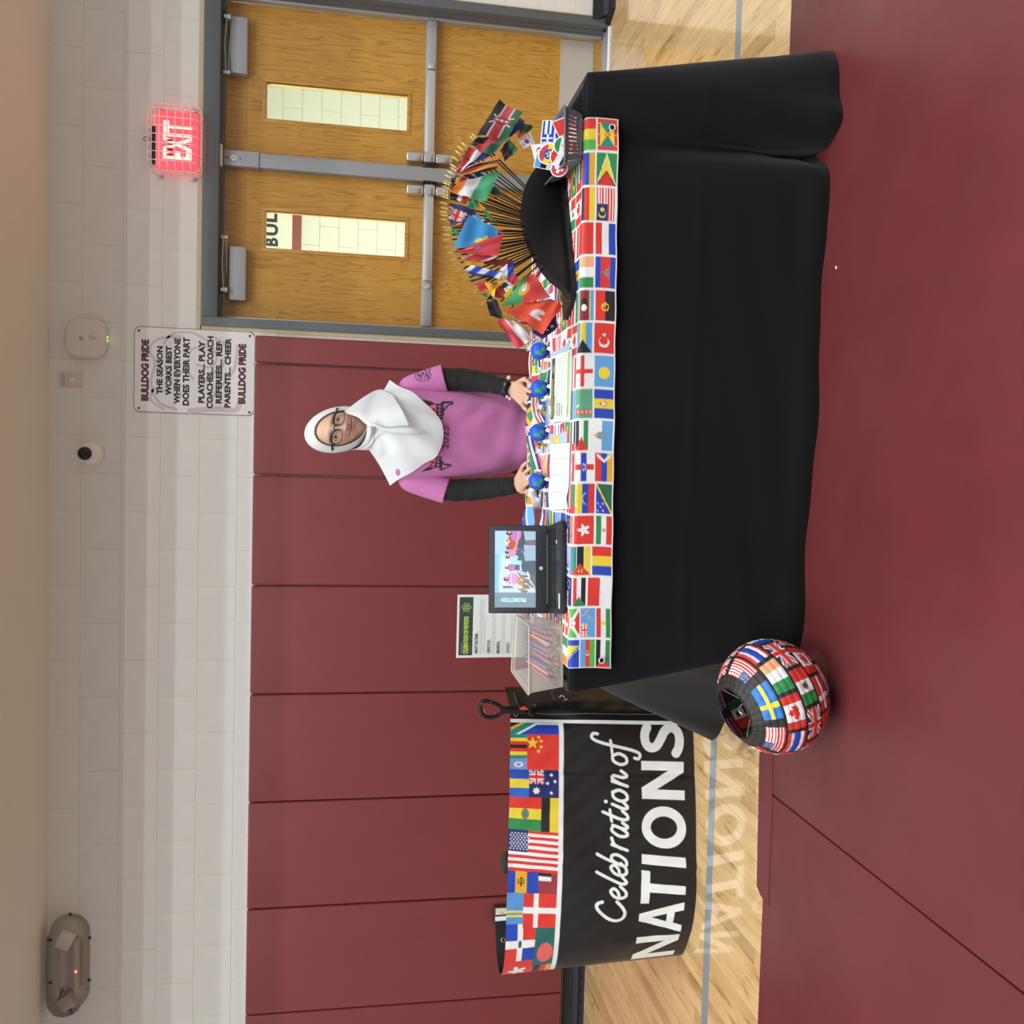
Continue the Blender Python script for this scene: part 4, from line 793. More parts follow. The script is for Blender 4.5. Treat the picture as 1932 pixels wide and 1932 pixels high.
# ------------------------------------------------------------------ table, cloth, flag runner
t = thing('folding_table', 'white folding table hidden under the black tablecloth', 'table', (.925, -2.2, .024))
M_table = mat('table_plastic', 'd0d0cc', .5); M_leg = mat('leg_steel', '6a6c70', .4, metal=.6)
MB().box((.015, -2.555, .70), (1.835, -1.835, .738), .008).build('tabletop', M_table, t)
for x in (.2, 1.65):
    for y in (-2.48, -1.9): MB().tube([(x, y, .7), (x, y, .024)], .014, 10).build('leg', M_leg, t)
    MB().tube([(x, -2.48, .3), (x, -1.9, .3)], .01, 8).build('crossbar', M_leg, t)
M_cloth = mat('black_cloth', '0c0e11', .88, sheen=.12, bump=.12, bscale=900, spec=.2)
ZT = .7445
def tablecloth():
    x0, x1, y0, y1 = .004, 1.842, -2.563, -1.828
    # (top x, y), (floor x, y, z): walked from front left round to the right, back and left
    K = [((.03, y0), (.17, -2.606, .024)), ((.12, y0), (.24, -2.624, .024)), ((.30, y0), (.36, -2.606, .024)), ((.62, y0), (.676, -2.618, .024)), ((.93, y0), (.995, -2.64, .024)),
         ((1.18, y0), (1.232, -2.643, .024)), ((1.38, y0), (1.418, -2.652, .024)), ((1.50, y0), (1.535, -2.668, .024)), ((1.585, y0), (1.598, -2.64, .024)), ((1.64, y0), (1.662, -2.555, .024)),
         ((1.68, y0), (1.655, -2.63, .024)), ((1.735, y0), (1.71, -2.715, .024)), ((1.79, y0), (1.79, -2.685, .024)), ((1.825, y0), (1.88, -2.665, .024)), ((1.842, -2.552), (1.945, -2.61, .024)),
         ((1.842, -2.5), (1.95, -2.52, .024)), ((1.842, -2.42), (1.93, -2.45, .03)), ((1.842, -2.33), (2.0, -2.36, .05)), ((1.842, -2.2), (2.06, -2.28, .06)), ((1.842, -2.0), (1.97, -2.05, .03)), ((1.842, -1.86), (1.94, -1.78, .024)),
         ((1.80, y1), (1.86, -1.74, .024)), ((1.4, y1), (1.4, -1.79, .024)), ((.9, y1), (.9, -1.78, .024)), ((.4, y1), (.4, -1.79, .024)), ((.1, y1), (-.02, -1.77, .024)),
         ((x0, -1.835), (-.33, -1.80, .0)), ((x0, -1.9), (-.362, -1.865, .0)), ((x0, -2.0), (-.325, -1.94, .0)), ((x0, -2.12), (-.235, -2.02, .005)), ((x0, -2.25), (-.12, -2.16, .01)),
         ((x0, -2.36), (-.03, -2.29, .015)), ((x0, -2.45), (.05, -2.38, .02)), ((x0, -2.52), (.10, -2.42, .024)), ((x0+.004, -2.553), (.125, -2.50, .024)), ((.012, y0), (.14, -2.585, .024))]
    kk = np.array([list(a)+list(b) for a, b in K]); kk = np.vstack([kk, kk[:1]])
    L = np.r_[0, np.cumsum(np.linalg.norm(np.diff(kk[:, 2:4], axis=0), axis=1)+np.linalg.norm(np.diff(kk[:, :2], axis=0), axis=1))]
    n = 560; q = np.linspace(0, L[-1], n+1)[:-1]
    # smooth periodic interpolation
    ext = np.vstack([kk[-4:-1], kk, kk[1:4]]); le = np.r_[L[-4:-1]-L[-1], L, L[1:4]+L[-1]]
    def cr(x):
        i = np.clip(np.searchsorted(le, x)-1, 1, len(le)-3); t = (x-le[i])/(le[i+1]-le[i]); t = t[:, None]
        p1, p2 = ext[i], ext[i+1]; h = (le[i+1]-le[i])[:, None]
        m1 = (p2-ext[i-1])/(le[i+1]-le[i-1])[:, None]*h; m2 = (ext[i+2]-p1)/(le[i+2]-le[i])[:, None]*h
        return (2*t**3-3*t*t+1)*p1+(t**3-2*t*t+t)*m1+(-2*t**3+3*t*t)*p2+(t**3-t*t)*m2
    S = cr(q); top = S[:, :2].copy(); top[:, 0] = np.clip(top[:, 0], x0, x1); top[:, 1] = np.clip(top[:, 1], y0, y1); bot = S[:, 2:5]
    cen = np.array([.92, -2.2]); rings = []
    for ins, z in ((.03, ZT), (.008, ZT-.0005), (.001, ZT-.003)):
        p = top+(np.clip(cen-top, -1, 1)*0)+np.stack([np.where(top[:, 0] < x0+.02, ins, np.where(top[:, 0] > x1-.02, -ins, 0)), np.where(top[:, 1] < y0+.02, ins, np.where(top[:, 1] > y1-.02, -ins, 0))], 1)
        rings.append(np.c_[p, np.full(n, z)])
    m = 46
    for k in range(1, m+1):
        f = k/m; g = f**1.12
        xy = top*(1-g)+bot[:, :2]*g; z = (ZT-.006)*(1-f)+bot[:, 2]*f
        # soft billows, a pressed fold line a third of the way down, small creases near the hem
        front = np.exp(-((top[:, 1]-y0)/.02)**2)
        xx = top[:, 0]
        dy = front*g*(.010*np.sin(xx*5.2+1.1)+.006*np.sin(xx*11+.5+f*2)+.004*np.sin(xx*23+f*5))
        dy -= front*.0035*np.exp(-((f-.475)/.009)**2)
        dy += front*.003*np.sin(xx*9+f*30)*np.exp(-((f-.8)/.15)**2)
        dy -= front*.012*np.exp(-((f-.95)/.05)**2)
        # a deep fold running from the right corner down across the front
        c = 1.80-.17*f; dy += front*.05*g*np.exp(-((xx-c)/.035)**2)*(f < .99)
        dy -= front*.03*np.sin(math.pi*f)*np.exp(-((xx-1.79)/.04)**2)
        right = np.exp(-((top[:, 0]-x1)/.015)**2)*(1-front)
        left = np.exp(-((top[:, 0]-x0)/.015)**2)*(1-front)
        dx = right*.015*np.sin(math.pi*f)*np.sin(top[:, 1]*14)-left*(.03*np.sin(math.pi*f)*np.sin((top[:, 1]+2.2)*9))
        rings.append(np.c_[xy[:, 0]+dx, xy[:, 1]+dy, z])
    P = np.array(rings); mb = MB(); mb.grid(P, close_u=True)
    # the flat top as strips between front and back rim
    mb.f.append(tuple(range(n))); mb.mi.append(0)
    return mb
tc_ = tablecloth().build('tablecloth', M_cloth, None, smooth=True)
tag(tc_, 'long black tablecloth draped to the floor over the display table', 'tablecloth')

# the flag-print runner: 17 columns, two and a bit rows hang over the front edge
COLS = [222, 285, 349, 414, 477, 539, 600, 661, 724, 783, 844, 903, 964, 1022, 1082, 1141, 1201, 1259]
RX1, RX0 = 1.702, .086
def colx(py): return RX1-(py-222)/(1259-222)*(RX1-RX0)
front_rows = [
 [('grenada', .004, .062), ('mali', .066, .125)], [('guyana', .004, .064), ('armenia', .068, .122)], [('malaysia', .004, .062), ('germany', .066, .115)], [('netherlands', .004, .064), ('morocco', .070, .135)],
 [('cambodia', .004, .064), ('ireland', .068, .12)], [('angola', .004, .062), ('eswatini', .066, .125)], [('turkey', .004, .064), ('bahamas', .070, .125)], [('palau', .004, .062), ('england', .066, .128)],
 [('madeira', .004, .062), ('turkmen', .066, .127)], [('sanmarino', .006, .072), ('jordan', .078, .118)], [('artsakh', .004, .056), ('antilles', .060, .120), ('red', .123, .15)], [('solomon', .004, .052), ('venezuela', .056, .112), ('oman', .115, .18)],
 [('iran', .004, .052), ('hongkong', .058, .118), ('spain', .124, .15), ('cook', .155, .21)], [('romania', .004, .062), ('mozambique', .066, .128), ('greece', .132, .20)], [('indonesia', .004, .074), ('sudan', .079, .120), ('cook', .124, .19)],
 [('kurdistan', .004, .046), ('tuvalu', .050, .093), ('burundi', .098, .150)], [('palestine', .004, .046), ('azerbaijan', .050, .093), ('bosnia', .097, .142)]]
FL['oman'] = [('h', 'WRG'), ('r', 0, 0, .28, 1, 'R')]
back_pool = ['greece', 'brazil', 'kosovo', 'botswana', 'estonia', 'bulgaria', 'czech', 'norway', 'switzerland', 'lithuania', 'gabon', 'nigeria', 'austria', 'colombia', 'yemen', 'israel', 'jamaica', 'tanzania', 'cotedivoire', 'uk', 'liberia', 'canada',
             'bahrain', 'india', 'slovenia', 'chad', 'southafrica', 'denmark', 'mexico', 'russia', 'hungary', 'france', 'italy', 'poland', 'ethiopia', 'japan', 'thailand', 'uae', 'aruba', 'barbados', 'newzealand', 'australia', 'usa']
TL = .885; NU, NV = 690, 300
cv = Canvas(RX1-RX0, TL, NU, NV, 2, 'f0f3f2')
k = 0
for ci in range(17):
    xa, xb = colx(COLS[ci+1])-RX0+.0035, colx(COLS[ci])-RX0-.0035
    rows = front_rows[ci]; te = rows[-1][2]+.005
    for nm, a, b in rows: cv.flag(nm, xa, a, xb, b)
    if ci == 10: cv.rect(xa, .056, xb, .06, 'f2f4f4')
    while te < TL-.02:
        h = .055+.02*rng.random(); h = min(h, TL-.008-te); cv.flag(back_pool[(k*7+3) % len(back_pool)], xa, te, xb, te+h); te += h+.006; k += 1
# two pale spreads seen between the papers
cv.rect(colx(668)-RX0, .22, colx(630)-RX0, .50, 'b8d0e4'); cv.rect(colx(840)-RX0, .19, colx(804)-RX0, .52, 'b4d4e6')
fx = colx(822)-RX0; cv.poly([(fx-.012, .33), (fx+.028, .33), (fx+.008, .50)], 'e8c060'); cv.poly([(fx-.004, .34), (fx+.018, .34), (fx+.008, .42)], 'f0e070'); cv.stroke([(fx-.02, .34), (fx-.03, .22)], .008, '3a70c0'); cv.rect(fx-.035, .19, fx+.035, .225, 'd85040')
for gx, gy in ((.028, .018), (RX1-RX0-.03, .028)): pass
u = np.linspace(0, 1, NU); tt = np.concatenate([np.linspace(0, .16, 96), np.linspace(.16, TL, NV-96+1)[1:]])
# rasterise is uniform in t, so resample rows at tt
G = cv.get(); rowi = np.clip(tt/TL*NV-.5, 0, NV-1)
r0 = np.floor(rowi).astype(int)
cvf = cv.a.reshape(NV*2, NU, 2, 3).mean(2); fi = np.clip((tt/TL*NV*2-.5), 0, NV*2-1).round().astype(int); col = cvf[fi]
Pg = np.zeros((len(tt), NU, 3))
X = RX0+u*(RX1-RX0); drop = .127+(.097-.127)*u
for j, tv in enumerate(tt):
    s_ = tv-drop                      # <0 on the front drop, >0 on the table top
    r = .010
    y = np.where(s_ < 0, -2.575-.012*np.clip(-s_/.12, 0, 1), -2.575+np.clip(s_, 0, None))
    z = np.where(s_ < 0, ZT+.004+s_, ZT+.004)
    a = np.clip((s_+r)/(2*r), 0, 1)
    m = (s_ > -r) & (s_ < r)
    y = np.where(m, -2.575+r*(1-np.cos(a*math.pi/2)) + 0*a, y); z = np.where(m, ZT+.004-r*(1-np.sin(a*math.pi/2)), z)
    y = np.where(s_ >= r, -2.575+s_, y)
    back = np.clip((s_-.05)/.3, 0, 1)
    z = z+back*np.abs(.004*np.sin(X*31+y*9)*np.sin(X*13-y*14))
    rid = (X > .3)*np.clip((X-.3)/.1, 0, 1)*np.clip((1.12-X)/.08, 0, 1)
    z = z+rid*(.026+.010*np.sin(X*17))*np.exp(-((y+1.96+.02*np.sin(X*11))/.028)**2)+rid*.012*np.exp(-((y+2.06+.02*np.sin(X*7+1))/.02)**2)
    y = y-.0025*np.sin(X*40)*np.clip(-s_/.1, 0, 1)-(.002*np.sin(X*16+1))*np.clip(-s_/.1, 0, 1)
    xx = X+0.002*np.sin(tv*30)
    Pg[j] = np.stack([xx, y, z], 1)
M_runner = mat('printed_satin', attr=True, rough=.5, sheen=.1, bump=.1, bscale=500)
t = thing('flag_runner', 'white bordered runner printed with rows of world flags over the front of the table', 'runner', (.894, -2.2, .63))
fast_grid('cloth', Pg, col, M_runner, t, solid=.0012)
for px_, py_ in ((1155.5, 240.5), (1135.5, 1246)):
    p = at_y(px_, py_, -2.592); g = MB(); a = np.linspace(0, 2*math.pi, 21)[:-1]
    g.tube([(p[0]+.0085*math.cos(b), p[1], p[2]+.0085*math.sin(b)) for b in a], .002, 8, closed=True); r = g.build('grommet', M_white, t)
    MB().lathe([(.0, .0), (.0072, .0), (.0072, .001)], (p[0], p[1]+.001, p[2]), (0, -1, 0), 16).build('grommet_hole', M_black, r)

# ------------------------------------------------------------------ laptop
LA = np.array([.243, -2.538]); th = math.radians(8.5); LU = np.array([math.cos(th), math.sin(th), 0]); LV = np.array([-math.sin(th), math.cos(th), 0]); LW, LD = .284, .192
zl = ZT+.008
def LP_(x, y, z=0): return np.array([LA[0], LA[1], zl])+LU*x+LV*y+Z1*z
t = thing('laptop', 'open black laptop showing a slide at the left end of the table', 'laptop', tuple(LP_(LW/2, LD/2)))
M_lap = mat('laptop_black', '26292b', .5, noise=.05, nscale=60); M_key = mat('key_black', '141516', .45)
Lm = Matrix(((LU[0], LV[0], 0, LA[0]), (LU[1], LV[1], 0, LA[1]), (0, 0, 1, zl), (0, 0, 0, 1)))
MB().box((0, 0, 0), (LW, LD, .017), .005, M=Lm).build('base', M_lap, t)
mb = MB()
for r in range(6):
    n = 15 if r else 14; yk = .175-.017*(r+.5)
    if r == 5:
        segs = [(0, .12), (.12, .2), (.2, .28), (.28, .62), (.62, .72), (.72, .82), (.82, .9), (.9, 1)]
    else: segs = [(i/n, (i+1)/n) for i in range(n)]
    for a, b in segs: mb.box((.016+a*.252+.0012, yk-.0068, .0172), (.016+b*.252-.0012, yk+.0068, .0192), M=Lm)
mb.build('keys', M_key, t, smooth=False)['kind'] = 'stuff'
MB().box((.092, .008, .017), (.192, .066, .0174), M=Lm).build('touchpad', mat('touchpad', '1c1e20', .3), t, smooth=False)
MB().box((.016, .012, .017), (.062, .03, .0176), M=Lm).build('label_sticker', mat('label_white', 'e6e6e2', .5), t, smooth=False)
mb = MB()
for k in range(9): mb.box((.022+k*.004, .02, .0176), (.0235+k*.004, .024, .0178), M=Lm)
mb.build('label_code', M_print_black, t, smooth=False)
MB().box((.252, .034, .017), (.268, .05, .0176), M=Lm).build('chip_sticker', mat('chip_blue', '2a3f8c', .35), t, smooth=False)
MB().lathe([(0, .0008), (.006, .0006), (.0065, 0)], LP_(.222, .056, .0172), (0, 0, 1), 16).build('round_sticker', mat('sticker_pale', 'c8dcc0', .3), t)
# lid
tilt = math.radians(9); LH = .192
Nv = -LV*math.cos(tilt)-Z1*math.sin(tilt)*-1*-1; UP = Z1*math.cos(tilt)+LV*math.sin(tilt); Nn = np.cross(LU, UP)
H0 = LP_(0, LD-.004, .016)
Mm = Matrix(((LU[0], UP[0], Nn[0], H0[0]), (LU[1], UP[1], Nn[1], H0[1]), (LU[2], UP[2], Nn[2], H0[2]), (0, 0, 0, 1)))
lid = MB().box((0, 0, -.007), (LW, LH, 0), .004, M=Mm).build('lid', M_lap, t)
MB().box((.002, .002, 0), (LW-.002, LH-.002, .0012), .001, M=Mm).build('bezel', mat('bezel_grey', '34383a', .5), t)
mb = MB(); mb.cyl(H0+LU*.03, H0+LU*(LW-.03), .007, 10); mb.build('hinge', M_black, t)
def lid_pt(px_, py_): return at_plane(px_, py_, H0, Nn)
def lid_uv(px_, py_): d = lid_pt(px_, py_)-H0; return float(d @ LU), float(d @ UP)
sl, sb, sr, st_ = .0185, .040, LW-.018, LH-.02
cvs = Canvas(sr-sl, st_-sb, 300, 170, 2, '7f93a0'); W_, H_ = sr-sl, st_-sb
x0 = W_*.195
cvs.rect(x0, 0, W_, H_, 'a8c8ee'); cvs.poly([(x0, H_), (x0, 0), (x0+W_*.12, H_*.1), (x0+W_*.33, H_*.72), (x0+W_*.33, H_*.85)], 'c4d4e8'); cvs.rect(x0, H_*.9, x0+W_*.5, H_, '8ec0f4')
cvs.rect(W_*.5, H_*.35, W_*.72, H_*.86, '9fe4ff'); cvs.rect(W_*.52, H_*.6, W_*.68, H_*.82, 'c8f6ff'); cvs.poly([(x0, 0), (W_, 0), (W_, H_*.3), (W_*.62, H_*.36), (W_*.5, H_*.3), (x0+.02, H_*.02)], '6e7478')
cvs.poly([(W_*.42, H_*.02), (W_*.6, 0), (W_*.62, H_*.3), (W_*.55, H_*.36), (W_*.47, H_*.33)], '5a6672'); cvs.poly([(W_*.33, H_*.17), (W_*.4, H_*.25), (W_*.48, H_*.2), (W_*.41, H_*.14)], 'dce8e4'); cvs.rect(W_*.25, H_*.55, W_*.28, H_*.8, '6a8098')
def figure(cx, top, h, shirt, hair, skin='c89a80', legs='4a4c58', wd=.03):
    cvs.rect(cx-wd*.4, top-h, cx+wd*.4, top-h*.55, legs); cvs.disc(cx, top-h*.42, wd*.55, shirt, h*.26); cvs.disc(cx, top-h*.12, h*.105, hair, h*.125); cvs.disc(cx+.002, top-h*.13, h*.07, skin, h*.085)
for a in ((W_*.37, H_*.78, H_*.48, 'd49ac8', '3a2a24', 'c89a80', 'c09898', .034), (W_*.52, H_*.75, H_*.36, 'c07ab4', '6a4a5c', 'c89a80', '7a5a84', .022), (W_*.66, H_*.74, H_*.45, 'a0dcf0', '40302a', 'c89a80', '566478', .03),
          (W_*.72, H_*.75, H_*.4, 'd890b4', '241a1a', 'b08070', '566478', .028), (W_*.78, H_*.72, H_*.42, 'c888b8', '281c20', 'b08070', '5c6470', .028), (W_*.86, H_*.76, H_*.5, 'b85a3c', 'e4ecf6', 'b88a74', '4c586c', .05), (W_*.97, H_*.72, H_*.55, 'b478b4', '302428', 'c09080', '50505c', .05)): figure(*a)
cvs.poly([(W_*.26, H_*.3), (W_*.44, H_*.5), (W_*.47, H_*.46), (W_*.28, H_*.05), (W_*.24, H_*.06)], 'b07c5c'); cvs.stroke([(W_*.24, H_*.08), (W_*.36, H_*.36), (W_*.47, H_*.5)], .004, 'e8eef4'); cvs.stroke([(W_*.27, H_*.58), (W_*.42, H_*.6)], .003, 'f0e4ea')
cvs.stroke([(W_*.70, H_*.6), (W_*.8, H_*.48), (W_*.9, H_*.44), (W_*.99, H_*.42)], .004, 'd8a8a0')
for cx in (W_*.66, W_*.75, W_*.93): cvs.poly([(cx-.012, 0), (cx+.014, 0), (cx+.016, H_*.3), (cx-.014, H_*.26)], '9cb4c4')
for k in range(9): cvs.disc(x0+.004+k*.006, H_*.28+.01*math.sin(k*2), .004, ['8a8a60', 'c09070', '70809c'][k % 3], .012)
0 and cvs.text('PROMOTION', W_*.118, H_*.24, W_*.05, 'b8f4fc', 'L', .03, math.pi/2, width=H_*.61)
mb = MB(); text_to(mb, 'PROMOTION', H0+LU*(sl+W_*.122)+UP*(sb+H_*.23)+Nn*.0022, UP, -LU, W_*.05, 'L', H_*.61, bold=.04); mb.build('slide_lettering', mat('slide_cyan', 'b8f4fc', .3, emit='b8f4fc', estr=.5), t, smooth=False)
gu, gv = np.meshgrid(np.linspace(sl, sr, 300), np.linspace(sb, st_, 170))
Pg = H0+LU*gu[..., None]+UP*gv[..., None]+Nn*.0016
fast_grid('screen', Pg, cvs.get(), mat('screen_glow', attr=True, rough=.3, emit='attr', estr=.45), t)
p = H0+LU*(LW*.51)+UP*.022+Nn*.0014
lg = MB().lathe([(0, .0012), (.0055, .001), (.0062, 0)], p, Nn, 20).build('maker_badge', mat('badge_silver', 'e4e8ea', .3), t)
mb = MB(); text_to(mb, 'hp', p-UP*.0022+Nn*.00135, LU, UP, .0052, 'C', bold=.01, shear=.3); mb.build('badge_lettering', M_print_black, lg, smooth=False)
for dx, r in ((-.002, .0022), (.026, .0006)):
    MB().lathe([(0, .0004), (r, .0003), (r*1.2, 0)], H0+LU*(LW*.49+dx)+UP*(LH-.0095)+Nn*.0012, Nn, 14).build('webcam', mat('cam_glass', '0c0c10', .2), t)

# ------------------------------------------------------------------ flyer in an upright holder
def flyer_print(tiny=True):
    w_, h_ = .216, .279; c = Canvas(w_, h_, 216, 279, 2, 'e6ece6')
    c.rect(.009, h_-.055, w_-.009, h_-.008, '3c463f'); c.text('CELEBRATION OF NATIONS', .014, h_-.036, .012, 'c0e060', 'L', .012, width=.125)
    c.rect(.016, h_-.02, .05, h_-.017, '7c9a58'); c.rect(.016, h_-.049, .05, h_-.046, '5a6a50'); c.rect(.06, h_-.049, .075, h_-.046, '5a6a50')
    for k in range(6):
        a = k*math.pi/3; cx, cy = .172+.0105*math.cos(a), h_-.032+.0105*math.sin(a)
        c.disc(cx, cy, .0034, '8cc464'); c.stroke([(.172+.004*math.cos(a), h_-.032+.004*math.sin(a)), (cx, cy)], .0035, '8cc464'); b = a+.5; c.disc(.172+.0155*math.cos(b), h_-.032+.0155*math.sin(b), .0024, '8cc464')
    y = h_-.071
    for head, nl, under in (('ABOUT THE TEAM:', 5, 1), ('OBJECTIVE:', 3, 1), ('BENEFITS:', 3, 1), ('CONTACT:', 2, 1)):
        0 and c.text(head, .014, y, .0075, '39423c' if head[0] in 'AB' else '6c7a6c', 'L', .01); tw = .0052*len(head); c.rect(.014, y-.0022, .014+tw, y-.0012, '4a544c'); y -= .0095
        for k in range(nl):
            x = .014
            e = .2 if k < nl-1 else .12+.06*rng.random()
            while x < e:
                l = .004+.008*rng.random(); c.rect(x, y, min(x+l, e), y+.0016, 'a2aca4'); x += l+.0018
            y -= .0048
        y -= .0095
    c.rect(.006, .006, w_-.006, .036, 'bcd48c'); c.rect(.014, .022, .04, .027, '5a6e3c'); c.rect(.014, .012, .10, .0145, '8aa460')
    return c.get()
FP = flyer_print()
M_paper = mat('printed_paper', attr=True, rough=.55)
def flyer_text(parent, P00, U, V, lift, sx=1, sy=1):
    h_ = .279; a, b, c = MB(), MB(), MB()
    text_to(a, 'CELEBRATION OF NATIONS', P00+U*.014*sx+V*(h_-.040)*sy, U, V, .0155*sy, 'L', .128*sx, bold=.03, lift=lift)
    y = h_-.071
    for head, nl in (('ABOUT THE TEAM:', 5), ('OBJECTIVE:', 3), ('BENEFITS:', 3), ('CONTACT:', 2)):
        text_to(b if head[0] in 'AB' else c, head, P00+U*.014*sx+V*y*sy, U, V, .0085*sy, 'L', .0046*len(head)*sx, bold=.03, lift=lift); y -= .0095+.0048*nl+.0095
    a.build('header_lettering', mat('ink_lime', 'c0e060', .5), parent, smooth=False); b.build('heading_lettering', mat('ink_dark', '39423c', .5), parent, smooth=False); c.build('green_lettering', mat('ink_green', '6c7a6c', .5), parent, smooth=False)
t = thing('flyer_holder', 'white information flyer with a dark green header in an upright holder behind the pencil bin', 'flyer', (.1, -1.95, ZT))
fb_, fl = at_z(1004, 1240, ZT+.003), None
y0 = -1.95; xa, xb = at_y(900, 1241, y0)[0], at_y(900, 1122, y0)[0]; zt = at_y(862, 1180, y0)[2]
gu, gv = np.meshgrid(np.linspace(xa, xb, 216), np.linspace(zt-.279*(xb-xa)/.216, zt, 279))
Pg = np.stack([gu, np.full(gu.shape, y0)+(gv-zt)*-.03, gv], -1)
fast_grid('sheet', Pg, FP, M_paper, t, solid=.0005)
flyer_text(t, np.array([xa, y0-.0012+.279*.03*(xb-xa)/.216, zt-.279*(xb-xa)/.216]), X1, np.array([0, -.03, 1]), (0, -.0006, 0), (xb-xa)/.216, (xb-xa)/.216)
M_acr = M_clear
zb_ = zt-.279*(xb-xa)/.216
MB().box((xa-.003, y0-.008, ZT+.008), (xb+.003, y0-.006+.0, zb_+.08), .0005).build('clear_front', M_acr, t, smooth=False)
MB().box((xa-.003, y0+.016, ZT+.006), (xb+.003, y0+.018, zt-.003), .0005).build('clear_back', M_acr, t, smooth=False)
MB().box((xa-.003, y0-.05, ZT+.0045), (xb+.003, y0+.06, ZT+.0065), .0005).build('clear_foot', M_acr, t, smooth=False)
# flyer stack lying on the table, blank sheets beside it
def lay(name, label, cat, quad, z, colr, mt, n=3, dims=(216, 279)):
    q = [np.array([*p, z]) for p in quad]   # far right, far left, near left, near right
    t = thing(name, label, cat, tuple(sum(q)/4))
    u, v = np.meshgrid(np.linspace(0, 1, dims[0]), np.linspace(0, 1, dims[1]))
    P = (q[2]*(1-u[..., None])+q[3]*u[..., None])*(1-v[..., None])+(q[1]*(1-u[..., None])+q[0]*u[..., None])*v[..., None]
    P[..., 2] += 0
    return t, P
t, P = lay('flyer_stack', 'stack of printed flyers with a green header lying in front of the person', 'flyer stack', [(1.050, -2.244), (.834, -2.244), (.832, -2.515), (1.040, -2.511)], ZT+.013, None, None)
fast_grid('top_sheet', P, FP, M_paper, t, solid=.0005)
flyer_text(t, np.array([.832, -2.515, ZT+.0142]), np.array([.208, .004, 0])/.216, np.array([.006, .271, 0])/.279, (0, 0, 0))
for k in range(4):
    dx, dy, z = (.003-.002*k), -.002*k, ZT+.0055+.0018*k
    MB().prism([(.834+dx, -2.244+dy), (1.05+dx, -2.244+dy), (1.04+dx, -2.513+dy), (.832+dx, -2.516+dy)], (0, 0, z), X1, Y1, (0, 0, .0013)).build('sheet', mat('plain_paper', 'eef0f2', .6), t, smooth=False)
t, P = lay('blank_paper_stack', 'plain white sheets with creased corners lying to the left of the printed flyers', 'paper stack', [(.758, -2.251), (.546, -2.281), (.562, -2.538), (.755, -2.534)], ZT+.012, None, None, dims=(24, 30))
P[..., 2] += .006*np.exp(-((np.linspace(0, 1, 24)[None, :]+np.linspace(0, 1, 30)[:, None]-.15)/.12)**2)
MB().grid(P).build('top_sheet', mat('plain_paper', 'eef0f2', .6), t)
for k, f in enumerate((.27, .53, .8)):
    u = f; a = P[4, int(u*23)], P[-3, int(u*23)]; MB().tube([a[0]+Z1*.0006, (a[0]+a[1])/2+Z1*.0008+X1*.003, a[1]+Z1*.0006], .0006, 4).build('fold_line', mat('fold_grey', 'b4b8c0', .6), t)
for k in range(3):
    dx, dy = -.002+.003*k, .003*k
    MB().prism([(.547+dx, -2.28+dy), (.758+dx, -2.25+dy), (.755+dx, -2.533+dy), (.563+dx, -2.538+dy)], (0, 0, ZT+.0055+.0018*k), X1, Y1, (0, 0, .0012)).build('sheet', mat('plain_paper', 'eef0f2', .6), t, smooth=False)

# ------------------------------------------------------------------ pencil bin
t = thing('pencil_bin', 'clear plastic bin holding pencils at the left end of the table', 'bin', (.09, -2.37, ZT+.002))
M_bin = bpy.data.materials.new('clear_bin'); M_bin.use_nodes = True; nt = M_bin.node_tree; nt.nodes.remove(nt.nodes['Principled BSDF'])
tr = nt.nodes.new('ShaderNodeBsdfTransparent'); tr.inputs[0].default_value = (.97, .97, .95, 1); df = nt.nodes.new('ShaderNodeBsdfPrincipled'); df.inputs['Base Color'].default_value = (.82, .80, .74, 1); df.inputs['Roughness'].default_value = .2
lw = nt.nodes.new('ShaderNodeLayerWeight'); lw.inputs[0].default_value = .35
mr = nt.nodes.new('ShaderNodeMapRange'); mr.inputs[3].default_value = .16; mr.inputs[4].default_value = .75; nt.links.new(lw.outputs['Facing'], mr.inputs[0])
ms = nt.nodes.new('ShaderNodeMixShader'); nt.links.new(mr.outputs[0], ms.inputs[0]); nt.links.new(tr.outputs[0], ms.inputs[1]); nt.links.new(df.outputs[0], ms.inputs[2]); nt.links.new(ms.outputs[0], nt.nodes['Material Output'].inputs[0])
bz0, bz1 = ZT+.003, .857
bb = [np.array(p) for p in ((.012, -2.512), (.196, -2.487), (.188, -2.262), (.018, -2.232))]
bt = [np.array(p) for p in ((-.004, -2.522), (.196, -2.494), (.192, -2.25), (.0, -2.215))]
def rloop(c, r, z, n=5):
    out = []
    for i in range(4):
        p = c[i]; a = c[i-1]-p; b = c[(i+1) % 4]-p; a /= np.linalg.norm(a); b /= np.linalg.norm(b)
        for k in range(n+1):
            f = k/n; q = p+a*r*(1-f)**2+b*r*f**2; out.append([q[0], q[1], z])
    return out
rows = [rloop(bb, .012, bz0+.002)]
for f in (.25, .6, .85, .93): rows.append(rloop([bb[i]*(1-f)+bt[i]*f for i in range(4)], .014, bz0+(bz1-bz0)*f))
rows.append(rloop([p+(p-np.mean(bt, 0))*.012 for p in bt], .016, bz0+(bz1-bz0)*.94)); rows.append(rloop([p+(p-np.mean(bt, 0))*.03 for p in bt], .016, bz1)); rows.append(rloop([p+(p-np.mean(bt, 0))*.045 for p in bt], .016, bz1+.001))
mb = MB().grid(np.array(rows), close_u=True); mb.f.append(tuple(range(24))[::-1]); mb.mi.append(0); mb.build('shell', M_bin, t, solid=.0018)
MB().tube(rloop([p+(p-np.mean(bt, 0))*.04 for p in bt], .016, bz1+.001), .0024, 6, closed=True).build('rim', mat('rim_clear', 'd8d4c8', .25, alpha=.8), t)
